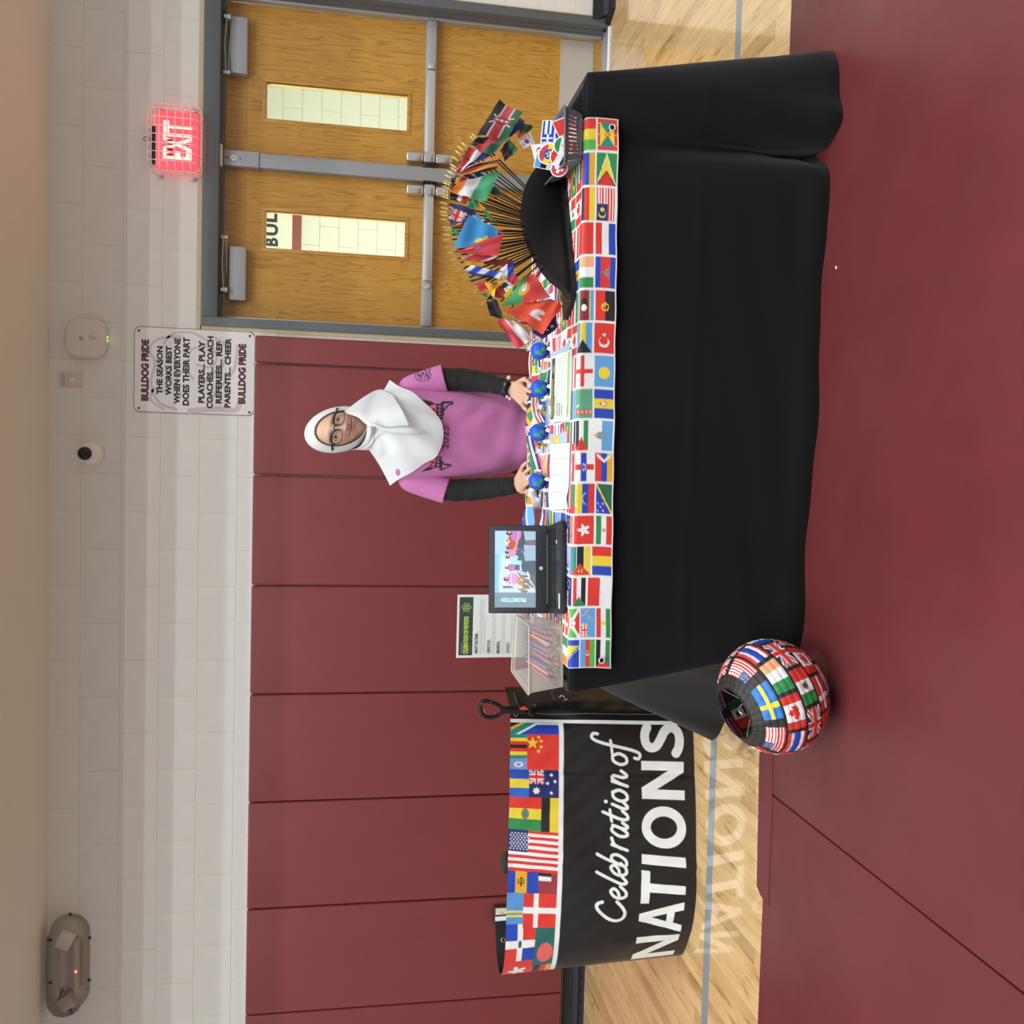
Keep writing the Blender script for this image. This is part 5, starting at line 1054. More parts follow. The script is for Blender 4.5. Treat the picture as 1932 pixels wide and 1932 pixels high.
tri = [np.array([.03, -2.29, .80]), np.array([.07, -2.29, .82]), np.array([.07, -2.285, .858])]
pc = [('lavender', '8c84b8'), ('peach', 'f0b090'), ('rose', 'c8788c')]
pcols = [mat('pencil_'+n, c, .45) for n, c in pc]; M_tip = mat('pencil_end_wood', 'e8d8c4', .6); M_core = mat('pencil_core', '3a3840', .5)
order = [0, 2, 0, 1, 0, 2, 0, 1, 0, 2, 0, 1, 0, 0, 1, 2, 0, 1, 0, 2, 1, 0, 2, 0]
protos = {}
for i in range(28):
    c = order[i % len(order)] if i < 24 else (i % 3); lay_ = 0 if i < 10 else (1 if i < 19 else 2)
    k = i if lay_ == 0 else (i-10 if lay_ == 1 else i-19); nn = (10, 9, 9)[lay_]
    f = (k+.5)/nn; x = .020+f*.162; yb = -2.490+.006*(k % 3)+.020*f+.004*(lay_ % 2); z = bz0+.012+lay_*.0135+.005*((k*7) % 3)
    p = np.array([x, yb, z]); d = np.array([.02+.06*(.5-f), 1, .16+.03*(k % 3)]); d /= np.linalg.norm(d); L_ = .165
    q = thing('pencil', 'round %s pencil lying in the clear bin' % pc[c][0], 'pencil', tuple(p), 'pencils in the clear bin of one colour: '+pc[c][0])
    MB().cyl(p, p+d*L_, .0046, 10).build('barrel', pcols[c], q); MB().lathe([(.0046, 0), (.0043, -.0012), (.0018, -.0014)], p, d, 10).build('end_wood', M_tip, q); MB().lathe([(.0019, -.0013), (.0012, -.0022), (0, -.0023)], p, d, 8).build('core', M_core, q)

# ------------------------------------------------------------------ basket with flag stickers
t = thing('sticker_basket', 'grey slotted plastic basket of flag stickers on the front right corner of the table', 'basket', (1.65, -2.42, ZT+.005))
M_bask = mat('basket_grey', '6e757b', .4, trans=0)
kb = [np.array(p) for p in ((1.584, -2.562), (1.722, -2.552), (1.738, -2.30), (1.607, -2.30))]
kt = [np.array(p) for p in ((1.560, -2.60), (1.728, -2.585), (1.748, -2.28), (1.585, -2.275))]
z0b, z1b = ZT+.007, .812
def bask(f, r=.016): return rloop([kb[i]*(1-f)+kt[i]*f for i in range(4)], r, z0b+(z1b-z0b)*f)
fl_ = MB(); fl_.add([p for p in bask(0)], [tuple(range(24))]); fl_.build('floor_panel', M_bask, t, smooth=False, solid=.002)
MB().grid(np.array([bask(f) for f in (0, .12)]), close_u=True).build('lower_wall', M_bask, t, solid=.002)
MB().grid(np.array([bask(f) for f in (.82, .95, 1.0)]), close_u=True).build('upper_wall', M_bask, t, solid=.002)
MB().tube([np.array(p)+Z1*.001 for p in rloop([p+(p-np.mean(kt, 0))*.02 for p in kt], .018, z1b)], .003, 8, closed=True).build('rim', M_bask, t)
for side, n in ((0, 10), (1, 16), (2, 10), (3, 4)):
    a, b = kb[side], kb[(side+1) % 4]; c, d = kt[side], kt[(side+1) % 4]
    for k in range(n+1):
        f = .12+.76*k/n; w2 = .022 if side != 3 else .09
        def pt(g, h): lo = a*(1-g)+b*g; hi = c*(1-g)+d*g; q = lo*(1-h)+hi*h; return [q[0], q[1], z0b+(z1b-z0b)*h]
        if k == 0: g0, g1 = .03, f+w2
        elif k == n: g0, g1 = f-w2, .97
        else: g0, g1 = f-w2, f+w2
        MB().grid(np.array([[pt(g0, .1), pt(g1, .1)], [pt(g0, .84), pt(g1, .84)]])).build('slat', M_bask, t, smooth=False, solid=.0018)
M_stk = mat('sticker_print', attr=True, rough=.3)
def sticker(nm, label, c, u_, v_, w_, h_, shape, bend=.0):
    n, m_ = (44, 34)
    a, b = np.meshgrid(np.linspace(-1, 1, n), np.linspace(-1, 1, m_)); col = np.zeros((m_, n, 3), np.float32); col[:] = lin('f4f6f6')
    if shape == 'o':
        # square grid pressed onto a disc
        X_, Y_ = a*np.sqrt(1-b*b/2), b*np.sqrt(1-a*a/2); ins = np.hypot(X_, Y_) < .88
    else: X_, Y_ = a, b; ins = (abs(a) < .92) & (abs(b) < .9)
    f = flag_eval(nm, (X_/.9+1)/2, (Y_/.9+1)/2, w_/h_); col[ins] = f[ins]
    c, u_, v_ = [np.array(q, float) for q in (c, u_, v_)]; u_ /= np.linalg.norm(u_); v_ /= np.linalg.norm(v_); nr = np.cross(u_, v_)
    P = c+u_*(X_*w_/2)[..., None]+v_*(Y_*h_/2)[..., None]+nr*(bend*(X_**2))[..., None]
    o = fast_grid('flag_sticker', P, col, M_stk, None, solid=.0006); tag(o, label, 'sticker', 'flag stickers in the basket')
def bp(px_, py_, y): return at_y(px_, py_, y)
sticker('greece', 'blue and white striped sticker standing at the right of the basket', bp(1043, 248, -2.42), (1, .15, -.1), (0, .3, 1), .075, .07, 'r')
sticker('ethiopia', 'round green yellow red sticker with a blue star disc standing in the basket', bp(1036, 291, -2.50), (1, -.1, -.35), (.3, .3, 1), .066, .066, 'o', .004)
sticker('estonia', 'square sticker with a purple-blue lower band behind the star disc sticker', bp(1028, 302, -2.46), (1, .2, -.25), (.22, .3, 1), .06, .06, 'r')
sticker('switzerland', 'red sticker with a white cross leaning at the front left of the basket', bp(1055, 318, -2.53), (1, -.3, -.5), (.45, .3, 1), .05, .05, 'o')
sticker('yemen', 'round sticker with a black curved band near the basket front', bp(1056, 296, -2.55), (1, -.05, -.5), (.5, .25, 1), .06, .06, 'o')
sticker('iran', 'round sticker with a red centre band at the basket front rim', bp(1062, 275, -2.575), (1, 0, -.2), (.2, .2, 1), .055, .055, 'o')
sticker('kosovo', 'deep blue sticker in the middle of the basket', bp(1060, 262, -2.56), (1, .1, .1), (0, .2, 1), .036, .04, 'r')
sticker('red', 'plain red sticker edge at the right front of the basket', bp(1060, 240, -2.565), (1, .1, .5), (-.4, .2, 1), .05, .04, 'r')
sticker('japan', 'blank white sticker back standing at the rear left of the basket', bp(1020, 285, -2.40), (1, .3, .2), (-.1, .3, 1), .05, .05, 'r')
sticker('usa', 'striped sticker lying low behind the basket slots', (1.66, -2.52, ZT+.035), (1, .1, .1), (0, .6, .6), .06, .045, 'r')
sticker('russia', 'tricolour sticker lying low at the basket right', (1.70, -2.5, ZT+.035), (1, .1, -.1), (0, .6, .6), .05, .045, 'r')
sticker('denmark', 'red and white sticker lying low at the basket left', (1.62, -2.53, ZT+.035), (1, .0, .2), (0, .5, .7), .05, .045, 'r')
# ------------------------------------------------------------------ fan of stick flags in a black half-round stand
HA, HB_ = np.array([1.202, -2.516]), np.array([1.591, -2.323]); hd_ = (HB_-HA)/np.linalg.norm(HB_-HA); FN = np.array([hd_[1], -hd_[0], 0]); FU = np.array([hd_[0], hd_[1], 0]); F0 = np.array([HA[0], HA[1], ZT+.004])
def fan(px_, py_, d=0): return at_plane(px_, py_, F0+FN*d, FN)
c5 = lambda x, y: (x/4.83+800, y/4.83+150)
c6 = lambda x, y: (x/4.83+800, y/4.83+400)
k5 = lambda x, y: (x/9.66+840, y/9.66+200)
k6 = lambda x, y: (x/9.66+840, y/9.66+380)
t = thing('flag_stand', 'black half-round stand holding the fan of stick flags on the table', 'flag stand', (1.40, -2.42, ZT+.005))
M_std = mat('stand_black', '0d0d0f', .38)
arc = [(1079, 560), (1061, 537), (1038, 518), (1017, 491), (1004, 466), (993.6, 441), (986.5, 415), (985, 388), (987, 365), (994.6, 342.5), (1007, 322), (1023.6, 305), (1040, 298)]
arcP = spline([fan(*p) for p in arc], 60)
loc2 = lambda P: (float((P-F0) @ FU), float(P[2]))
pts2 = [loc2(p) for p in arcP]; zb = ZT+.020
poly = [(pts2[0][0], zb)]+[(u, max(z, zb)) for u, z in pts2]+[(pts2[-1][0], zb)]
MB().prism(poly, (F0[0], F0[1], 0), FU, Z1, -FN*.03).build('front_panel', M_std, t)
u0, u1 = poly[0][0]-.012, poly[-1][0]+.01
MB().prism([(u0, 0), (u0+.03, -.026), (u1-.02, -.026), (u1, 0), (u1, .10), (u0, .10)], tuple(F0*[1, 1, 0]+Z1*(ZT+.005)), FU, -FN, Z1*.016).build('base_board', M_std, t)
tips = [(889, 250.4), (885, 254.6), (869, 267), (862, 274), (857, 282.5), (851, 294), (848, 309), (847.6, 314.6), (837.5, 329), (835.6, 339), (834, 343.6), (831, 358), (830.6, 364), (831, 369.5), (828, 381), (830, 391), (827.5, 398.4), (833, 428.5), (836, 434.7), (835, 453), (838, 466), (846.6, 473), (854, 483.7), (846.6, 491.6), (853, 500), (859, 512), (864, 509), (871.4, 530), (885, 535), (891, 546.5), (891, 554), (906.6, 576), (918, 562), (933.5, 580), (948, 602),
        (900, 259), (843, 322), (833, 350), (829, 405), (829, 413), (834, 443), (841, 478), (870, 520), (896, 540)]
tips.sort(key=lambda p: p[1]-.35*(p[0]-850)*(1 if p[1] < 400 else -1))
FL.update({
 'plainblue': [('r', 0, 0, 1, 1, '2a34a8')], 'greenmix': [('r', 0, 0, 1, 1, '1c4a2c'), ('p', [(0, .2), (.4, .6), (0, 1)], 'A'), ('r', 0, 0, .5, .3, 'P')], 'kkd': [('v', 'KKD')], 'rwn': [('hw', [(.36, 'P'), (.28, 'W'), (.36, 'N')])],
 'uganda2': [('hw', [(.12, 'V'), (.14, 'A'), (.2, 'K'), (.22, 'P'), (.17, 'A'), (.15, 'K')])], 'kap': [('h', 'KAP')], 'irish': [('hw', [(.25, 'O'), (.33, 'W'), (.42, '48a878')])], 'orange': [('r', 0, 0, 1, 1, 'e0662a')], 'kwp': [('hw', [(.45, 'K'), (.25, 'W'), (.3, 'P')])],
 'yelgreen': [('hw', [(.45, 'A'), (.55, '3a7a48')])], 'green': [('r', 0, 0, 1, 1, '2f9068'), ('r', 0, .9, 1, 1, 'A')], 'ensign': [('r', 0, 0, 1, 1, '26306a'), ('uj', .08, .22, .72, 1)], 'navystars': [('r', 0, 0, 1, 1, 'N')]+[('s', x, y, .1, 'W') for x in (.15, .4, .65, .9) for y in (.15, .4, .65, .9)],
 'kazakh2': [('r', 0, 0, 1, 1, '3a98d8'), ('s', .42, .26, .24, 'Y', 24), ('o', .42, .26, .15, 'Y'), ('ell', .58, .2, .12, .06, 'Y')], 'china2': [('r', 0, 0, 1, 1, 'd4404a'), ('s', .22, .72, .12, 'A'), ('s', .3, .72, .12, 'A')], 'redwhite': [('hw', [(.15, 'W'), (.7, 'P'), (.15, 'W')])], 'maroonorange': [('hw', [(.22, 'O'), (.78, '7c2420')])],
 'amber': [('r', 0, 0, 1, 1, 'e0a42a')], 'bluestripes': [('hw', [(.15, 'W'), (.22, 'B'), (.2, 'W'), (.28, 'B'), (.15, 'W')])], 'wbw': [('v', 'WB'), ('r', .5, .1, 1, .5, 'B')], 'bluetan': [('r', 0, 0, 1, 1, '2f62c0'), ('ell', .6, .5, .12, .3, 'b09060')], 'darkgreen': [('r', 0, 0, 1, 1, '1f4a34')], 'crimson': [('v', 'WPP')],
 'kw': [('hw', [(.5, 'K'), (.5, 'W')])], 'esp': [('r', 0, 0, 1, 1, 'e8b028'), ('r', .4, .7, .75, 1, '8a5a20')], 'red2': [('r', 0, 0, 1, 1, 'd03a44')], 'red3': [('r', 0, 0, 1, 1, 'a83830')], 'yellow': [('r', 0, 0, 1, 1, 'e6cc30')], 'hk2': [('r', 0, 0, 1, 1, 'ee5a3c'), ('pet', .36, .66, .42, -1.9, 'W'), ('pet', .36, .66, .42, -.7, 'W')],
 'aus2': [('r', 0, 0, 1, 1, '2a2c5c'), ('uj', 0, .35, .42, 1), ('s', .55, .25, .1, 'W', 7), ('s', .8, .3, .1, 'W', 7)], 'black': [('r', 0, 0, 1, 1, '17181b')], 'egypt2': [('hw', [(.46, 'd8404c'), (.54, 'e8e6e4')]), ('ell', .2, .33, .05, .1, 'A')]})
flags = [
 ('plainblue', 'deep blue flag under the striped shield flag', (955, 259), (981, 222), (990, 229), (966, 258), .012),
 ('greenmix', 'dark green, yellow and red flag hanging under the shield flag', c5(815, 455), c5(910, 398), c5(1000, 430), c5(860, 545), .008),
 ('korea', 'white flag with black bars at the far right of the fan', c5(850, 560), c5(965, 480), c5(1020, 590), c5(910, 625), .0),
 ('kenya', 'black, red and green flag with a red shield at the right end', (899.5, 257), (942, 187), (986, 213), (958, 260), .030),
 ('kkd', 'folded black and green flag end below the red, black and green flag', k5(1000, 800), k5(1170, 590), k5(1325, 800), k5(1085, 1005), .024),
 ('malawi', 'red, black and green flag with its stripes bent over', k5(405, 690), k5(630, 575), k5(1190, 575), k5(805, 892), .034),
 ('rwn', 'red, white and navy flag left of the red, black and green flag', k5(150, 1275), k5(430, 745), k5(815, 905), k5(430, 1115), .022),
 ('kap', 'small visible piece of a black, yellow and red flag', k5(100, 1400), k5(110, 1300), k5(430, 1285), k5(250, 1435), .020),
 ('uganda2', 'flag of slanting black, yellow and red stripes in the right half', k5(420, 1105), k5(992, 878), k5(945, 1145), k5(150, 1295), .030),
 ('deepgreen', 'dark green flag with a yellow edge behind the orange, white and green flag', k5(775, 1640), k5(905, 1440), k5(995, 1570), k5(960, 1690), .010),
 ('orange', 'orange underside of a flag curling beneath the orange, white and green flag', k5(55, 1575), k5(245, 1500), k5(635, 1655), k5(630, 1695), .034),
 ('irish', 'orange, white and green flag spread open in the right half of the fan', k5(52, 1580), k5(180, 1450), k5(1015, 1163), k5(750, 1725), .040),
 ('kwp', 'narrow black, white and red flag below the orange flag', k5(80, 1655), k5(90, 1600), k5(425, 1650), k5(360, 1775), .024),
 ('green', 'green flag puffed into a fold at the top middle of the fan', k5(365, 1845), k5(430, 1690), k5(575, 1700), k5(580, 1880), .030),
 ('yelgreen', 'yellow and green flag band hanging at the middle of the fan', k6(520, 30), k5(570, 1700), k6(945, 370), k6(830, 345), .022),
 ('navystars', 'navy flag with white stars under the navy crossed flag', k6(85, 430), k6(85, 280), k6(240, 360), k6(160, 465), .020),
 ('ensign', 'navy flag with a crossed corner left of the green fold', k6(60, 330), k6(100, 15), k6(580, 190), k6(330, 425), .032),
 ('green', 'pale green flag tip below the star-spangled corner', k6(70, 500), k6(120, 460), k6(265, 560), k6(225, 635), .018),
 ('red2', 'red flag corner behind the sky blue flag', k6(190, 470), k6(330, 390), k6(1060, 520), k6(960, 590), .012),
 ('botswana', 'blue flag with a black band behind the sky blue flag', k6(420, 270), k6(535, 170), k6(990, 545), k6(900, 600), .026),
 ('kazakh2', 'sky blue flag with a yellow sun spread open at the middle of the fan', k6(130, 835), k6(440, 262), k6(980, 562), k6(640, 905), .040),
 ('china2', 'red flag with small yellow stars below the sky blue flag', k6(203, 897), k6(1068, 575), k6(962, 978), k6(250, 958), .048),
 ('redwhite', 'crumpled red flag with white edges left of the starred red flag', k6(270, 1035), k6(480, 960), k6(970, 1015), k6(680, 1090), .036),
 ('amber', 'amber yellow flag edge below the crumpled red flag', k6(262, 1168), k6(360, 1083), k6(730, 1090), k6(690, 1165), .030),
 ('maroonorange', 'maroon flag with an orange edge hanging in folds', k6(480, 1110), k6(840, 1030), k6(1230, 1085), k6(1060, 1178), .026),
 ('wbw', 'white flag with a blue end behind the blue striped flag', k6(1000, 1210), k6(1255, 1082), k6(1245, 1315), k6(1045, 1445), .022),
 ('bluetan', 'blue flag with a tan emblem under the blue striped flag', k6(385, 1300), k6(520, 1265), k6(780, 1300), k6(640, 1385), .026),
 ('bluestripes', 'white flag with wavy blue stripes left of the maroon flag', k6(340, 1248), k6(480, 1160), k6(1072, 1300), k6(985, 1408), .038),
 ('darkgreen', 'dark green flag rolled along its pole', k6(440, 1440), k6(800, 1340), k6(830, 1375), k6(470, 1470), .026),
 ('crimson', 'crimson and white flag in the left part of the fan', k6(1030, 1475), k6(1270, 1302), k6(1352, 1452), k6(1190, 1575), .024),
 ('kw', 'black and white flag end below the crimson flag', k6(1030, 1540), k6(1075, 1462), k6(1240, 1590), k6(1110, 1650), .028),
 ('red2', 'red flag bunched beside the golden flag', k6(530, 1505), k6(720, 1428), k6(880, 1555), k6(650, 1650), .030),
 ('esp', 'golden yellow flag hanging to a point in the left part of the fan', k6(705, 1478), k6(1048, 1450), k6(930, 1585), k6(885, 1755), .040),
 ('red3', 'brick red flag behind the golden flag', k6(900, 1560), k6(1040, 1530), k6(1120, 1760), k6(900, 1760), .022),
 ('yellow', 'small yellow flag piece right of the green and red flag', k6(1060, 1700), k6(1190, 1575), k6(1245, 1640), k6(1100, 1765), .032),
 ('green', 'green flag edge below the golden flag', c6(500, 730), c6(560, 735), c6(655, 800), c6(610, 805), .016),
 ('black', 'black flag twisted at the lower left of the fan', c6(565, 815), c6(660, 800), c6(722, 970), c6(600, 948), .030),
 ('egypt2', 'red and white flag hanging down at the left end of the fan', c6(655, 985), c6(850, 1243), c6(1008, 1165), c6(815, 982), .020),
 ('aus2', 'navy flag with white stars under the orange-red flower flag', c6(785, 950), c6(1200, 945), c6(1217, 1050), c6(1080, 1170), .030),
 ('hk2', 'orange-red flag with white petals at the left end of the fan', c6(722, 890), c6(1150, 780), c6(1262, 850), c6(1085, 1107), .044),
 ('portugal', 'green and red flag with a round crest above the orange-red flag', c6(895, 605), c6(1000, 543), c6(1150, 785), c6(712, 852), .056)]
M_flag = mat('flag_satin', attr=True, rough=.48, sheen=.1, bump=.08, bscale=500)
M_brass = mat('brass_finial', 'e6cf7a', .3, metal=.55); M_pole = mat('pole_black', '0e0e10', .45)
def cloth(nm, q, d, parent, seed):
    nu, nv = 46, 34; u, v = np.meshgrid(np.linspace(0, 1, nu), np.linspace(0, 1, nv)); r_ = np.random.default_rng(seed)
    HT, FT, FB, HB2 = [fan(*p, d) for p in q]
    P = ((HB2*(1-u[..., None])+FB*u[..., None])*(1-v[..., None])+(HT*(1-u[..., None])+FT*u[..., None])*v[..., None])
    a, b, c = r_.uniform(4, 8), r_.uniform(2, 6), r_.uniform(0, 6)
    sz = min(np.linalg.norm(FT-HT)+np.linalg.norm(FB-HB2), np.linalg.norm(HB2-HT)+np.linalg.norm(FB-FT))/2; dep = sz*(.055*np.sin(a*u+b*v+c)+.03*np.sin(1.6*a*v-b*u+c*2)); P = P+FN*dep[..., None]
    edge = .0006*np.sin(20*u+c)[..., None]*np.array([0, 0, 1.]); P = P+edge*((v == 0) | (v == 1))[..., None]
    col = np.zeros((nv, nu, 3), np.float32); k = 3
    for i in range(k):
        for j in range(k): col += flag_eval(nm, np.clip(u+(i-1)/nu/3, 0, 1), np.clip(v+(j-1)/nv/3, 0, 1), 1.5)
    return fast_grid('cloth', P, col/9, M_flag, parent)
cen = np.array([1075., 440.]); arc_px = spline(arc, 200)
arc_ang = np.arctan2(arc_px[:, 1]-cen[1], cen[0]-arc_px[:, 0])
used = set(); order_ = []
for fi, f in enumerate(flags):
    h = np.array([(f[2][k]) for k in (0, 1)]); best = min((k for k in range(len(tips)) if k not in used), key=lambda k: (tips[k][0]+12-h[0])**2+(tips[k][1]-h[1])**2) if len(used) < len(tips) else None
    used.add(best); order_.append((best, fi))
rest = [k for k in range(len(tips)) if k not in used]
fill = ['france', 'italy', 'hungary', 'brown', 'norway', 'romania', 'gabon', 'czech']
def stick(k, label, d, flagspec=None):
    tx, ty = tips[k]; ang = math.atan2(ty-cen[1], cen[0]-tx); i = int(np.argmin(abs(arc_ang-ang*1.02)))
    i = min(max(i, 8), 191); row = .006+.009*(k % 3)
    tip = fan(tx, ty, d-.006); base = fan(*arc_px[i], -row); ax = base-tip; L_ = np.linalg.norm(ax); ax /= L_
    t = thing('stick_flag', label, 'flag', tuple(base), 'stick flags in the fan')
    MB().tube([tip+ax*.022, base+ax*.012], .0021, 7).build('pole', M_pole, t)
    MB().lathe([(.0002, 0), (.0026, .010), (.0036, .016), (.002, .018), (.0022, .0195), (.0038, .0225), (.0022, .0255), (.0022, .03)], tip, ax, 10).build('finial', M_brass, t)
    if flagspec: cloth(flagspec[0], flagspec[2:6], d, t, k)
    else:
        u, v = np.meshgrid(np.linspace(0, 1, 24), np.linspace(0, 1, 10)); nm = fill[k % len(fill)]
        sd = np.cross(ax, FN); P = tip+ax*(.03+.095*u)[..., None]+sd*(.011*np.sin((v-.5)*3)*(.6+.4*u))[..., None]-FN*(.004+.009*np.cos((v-.5)*3)*u)[..., None]
        fast_grid('cloth', P, flag_eval(nm, v*.4, 1-u, 1.5).astype(np.float32), M_flag, t)
for k, fi in order_: stick(k, flags[fi][1], flags[fi][6], flags[fi])
rw = ['rightmost of the rolled flags', 'second rolled flag from the right', 'third rolled flag from the right', 'fourth rolled flag from the right']
wh = ['at the right end', 'right of the middle', 'at the middle', 'left of the middle', 'near the left end']
for j, k in enumerate(rest): stick(k, 'stick flag rolled round its pole, '+rw[min(j, len(rw)-1)], .0, None)
for k in range(26):                                                 # more poles of the back row seen through the front one
    pass

# ------------------------------------------------------------------ globe figures
M_globe = mat('globe_foam', attr=True, rough=.45); M_wfoam = mat('white_foam', 'ecebe4', .5)
gpos = [(1018, 662), (1018, 733), (1016, 816), (1014, 908)]; gwhere = ['nearest the stick flags', 'in front of the hand with the watch', 'between the two hands', 'in front of the hand without a watch']
land = [(-.45, .28, .27, .42), (.14, -.2, .24, .32), (1.15, .0, .3, .28), (2.4, .2, .5, .4), (-2.3, .3, .5, .35)]
for gi, (px_, py_) in enumerate(gpos):
    c = at_z(px_, py_, ZT+.036); R0 = .0300
    t = thing('globe_toy', 'blue and green foam globe toy '+gwhere[gi], 'toy', (c[0], c[1], ZT+.005), 'globe toys on the table')
    n, m = 56, 40; th = np.linspace(0, math.pi, m); ph = np.linspace(-math.pi, math.pi, n+1); T, Pp = np.meshgrid(th, ph, indexing='ij')
    P = np.stack([c[0]+R0*np.sin(T)*np.sin(Pp), c[1]-R0*np.sin(T)*np.cos(Pp), c[2]+R0*np.cos(T)], -1)
    col = np.zeros(P.shape, np.float32); col[:] = lin('1458d8'); lat = math.pi/2-T
    for lo, la_, a, b in land:
        w_ = ((Pp-lo-.12*np.sin(lat*7))/a)**2+((lat-la_+.1*np.sin(Pp*6))/b)**2 < 1; col[w_] = lin('3f9a4a')
    fast_grid('globe', P, col, M_globe, t)
    dn = lambda dx, dy, y=0: at_y(px_+dx, py_+dy, c[1]-.035+y)
    for s, (dx, dy) in ((1, (20, -4)), (-1, (15, 17))):
        f = dn(dx, dy); MB().tube([c+np.array([.012*s, -.02, -.012]), f+np.array([0, .012, .004])], .0038, 8).build('leg', M_black, t)
        g = MB(); g.sphere(f, (.0075, .0065, .0125), 16, 10); g.sphere(f+np.array([0, .002, -.008]), (.0085, .011, .007), 14, 8); g.build('foot', M_wfoam, t)
    for s, (dx, dy, yy) in ((1, (-17, -5, .075)), (-1, (2, 34, .01))):
        h = at_y(px_+dx, py_+dy, c[1]+yy); MB().tube(spline([c+np.array([.022*s, 0, .004]), (c+h)/2+np.array([0, 0, .004]), h], 8), .0028, 7).build('arm', M_black, t)
        g = MB(); g.sphere(h, (.0085, .006, .0095), 14, 10)
        for k in range(4):
            b = h+np.array([(-.0065+.0042*k), -.002, .006]); g.tube([b, b+np.array([(-.003+.002*k), -.001, .0075])], [.0026, .0018], 7); g.sphere(b+np.array([(-.003+.002*k), -.001, .0075]), .0019, 7, 5)
        b = h+np.array([.008*s, -.002, 0]); g.tube([b, b+np.array([.005*s, -.002, .004])], [.0028, .002], 7); g.build('glove', M_wfoam, t)
M_gold = mat('gold_bead', 'd8b850', .25, metal=.6); M_cord = mat('black_cord', '101012', .6)
for bi, (px_, py_, lab) in enumerate(((1021, 772, 'gold bead bracelet on black cord beside the watch hand'), (1023, 838, 'gold bead bracelet on black cord between the white gloves'), (1012, 928, 'gold bells on black cord left of the last globe'))):
    c = at_z(px_, py_, ZT+.022); t = thing('bead_bracelet', lab, 'bracelet', (c[0], c[1], ZT+.005), 'gold bead bracelets'); g = MB(); q = []
    r_ = np.random.default_rng(bi)
    for k in range(16):
        a = k*2.4; p = c+np.array([.011*math.cos(a)*(.4+.6*r_.random()), .008*math.sin(a), -.012+.026*r_.random()]); g.sphere(p, .0036, 9, 7); q.append(p)
    o = g.build('beads', M_gold, t); o['kind'] = 'stuff'
    MB().tube(spline(q[:9], 40), .0018, 6).build('cord', M_cord, t)
def ribbon(name, label, pts, cols, w_):
    c = spline([at_y(*p) for p in pts], 50); nv = 25; P = np.zeros((nv, 50, 3)); col = np.zeros((nv, 50, 3), np.float32)
    for j in range(nv):
        f = j/(nv-1); P[j] = c+np.array([0, -.010*(1-f), 0])+Z1*(w_*(f-.5))+np.stack([np.zeros(50), .004*np.sin(np.linspace(0, 7, 50)+f*2), np.zeros(50)], 1); col[j] = lin(cols[min(int((1-f)*len(cols)), len(cols)-1)])
    o = fast_grid(name, P, col, M_flag, None, solid=.0008); tag(o, label, 'ribbon')
ribbon('striped_ribbon', 'pink and white striped ribbon curving past the fingers of the watch hand', [(1010, 750, -2.10), (1009, 765, -2.08), (1012, 782, -2.10), (1020, 797, -2.13)], ['f0dcd8', 'b05a58', 'f0dcd8', 'b86a60', 'f4e6e2'], .028)
ribbon('striped_ribbon', 'green, white, purple and red ribbon curving behind the third and fourth globe', [(1003, 822, -2.08), (1006, 842, -2.06), (1013, 866, -2.07), (1019, 886, -2.10)], ['3f7f68', 'e8ecec', '40358c', 'd86a60', '3a5a98'], .040)
c = spline([at_y(*p) for p in ((1006, 928, -2.13), (1010, 946, -2.14), (1014, 962, -2.12), (1016, 985, -2.08), (1016, 1002, -2.05))], 40); P = np.array([[c[i]+Z1*(.014*math.cos(a))+np.array([.0, -.010*math.sin(a), 0]) for i in range(40)] for a in np.linspace(0, math.pi, 12)])
col = np.zeros(P.shape, np.float32); g = np.clip((np.arange(40)-14)/5, 0, 1)[None, :, None]; col[:] = np.array(lin('c8c4c4'))*(1-g)+np.array(lin('7a3444'))*g
tag(fast_grid('folded_sash', P, col, M_flag, None, solid=.0008), 'rolled sash, pale grey at one end and maroon at the other, right of the laptop', 'sash')
# ------------------------------------------------------------------ person behind the table
def proj(P):
    q = np.asarray(P)-CAM_POS; d = q @ FWD; return 966+1711*(q @ DOWN)/d, 966-1711*(q @ RIGHT)/d
SKIN, SKIN2 = lin('d6ae92'), lin('c88e78')
person = thing('person', 'person in a white headscarf, glasses and pink T-shirt leaning on the table with both hands', 'person', (.80, -1.57, .0))
HY = -1.68
ho = at_y(635.5, 809, HY); HC = np.array([ho[0], HY+.088, ho[2]])     # between the eyes, at the head's centre depth
tiltR = math.radians(6.0); yawH = math.radians(2)
def head_to_world(p):
    p = np.asarray(p, float); x, y, z = p[..., 0], p[..., 1], p[..., 2]
    x, y = x*math.cos(yawH)-y*math.sin(yawH), x*math.sin(yawH)+y*math.cos(yawH)
    c, s = math.cos(tiltR), math.sin(tiltR); zz = z+.06
    return np.stack([HC[0]+x*c-zz*s+.06*s, HC[1]+y, HC[2]+x*-(-s)*-1+zz*c-.06], -1)
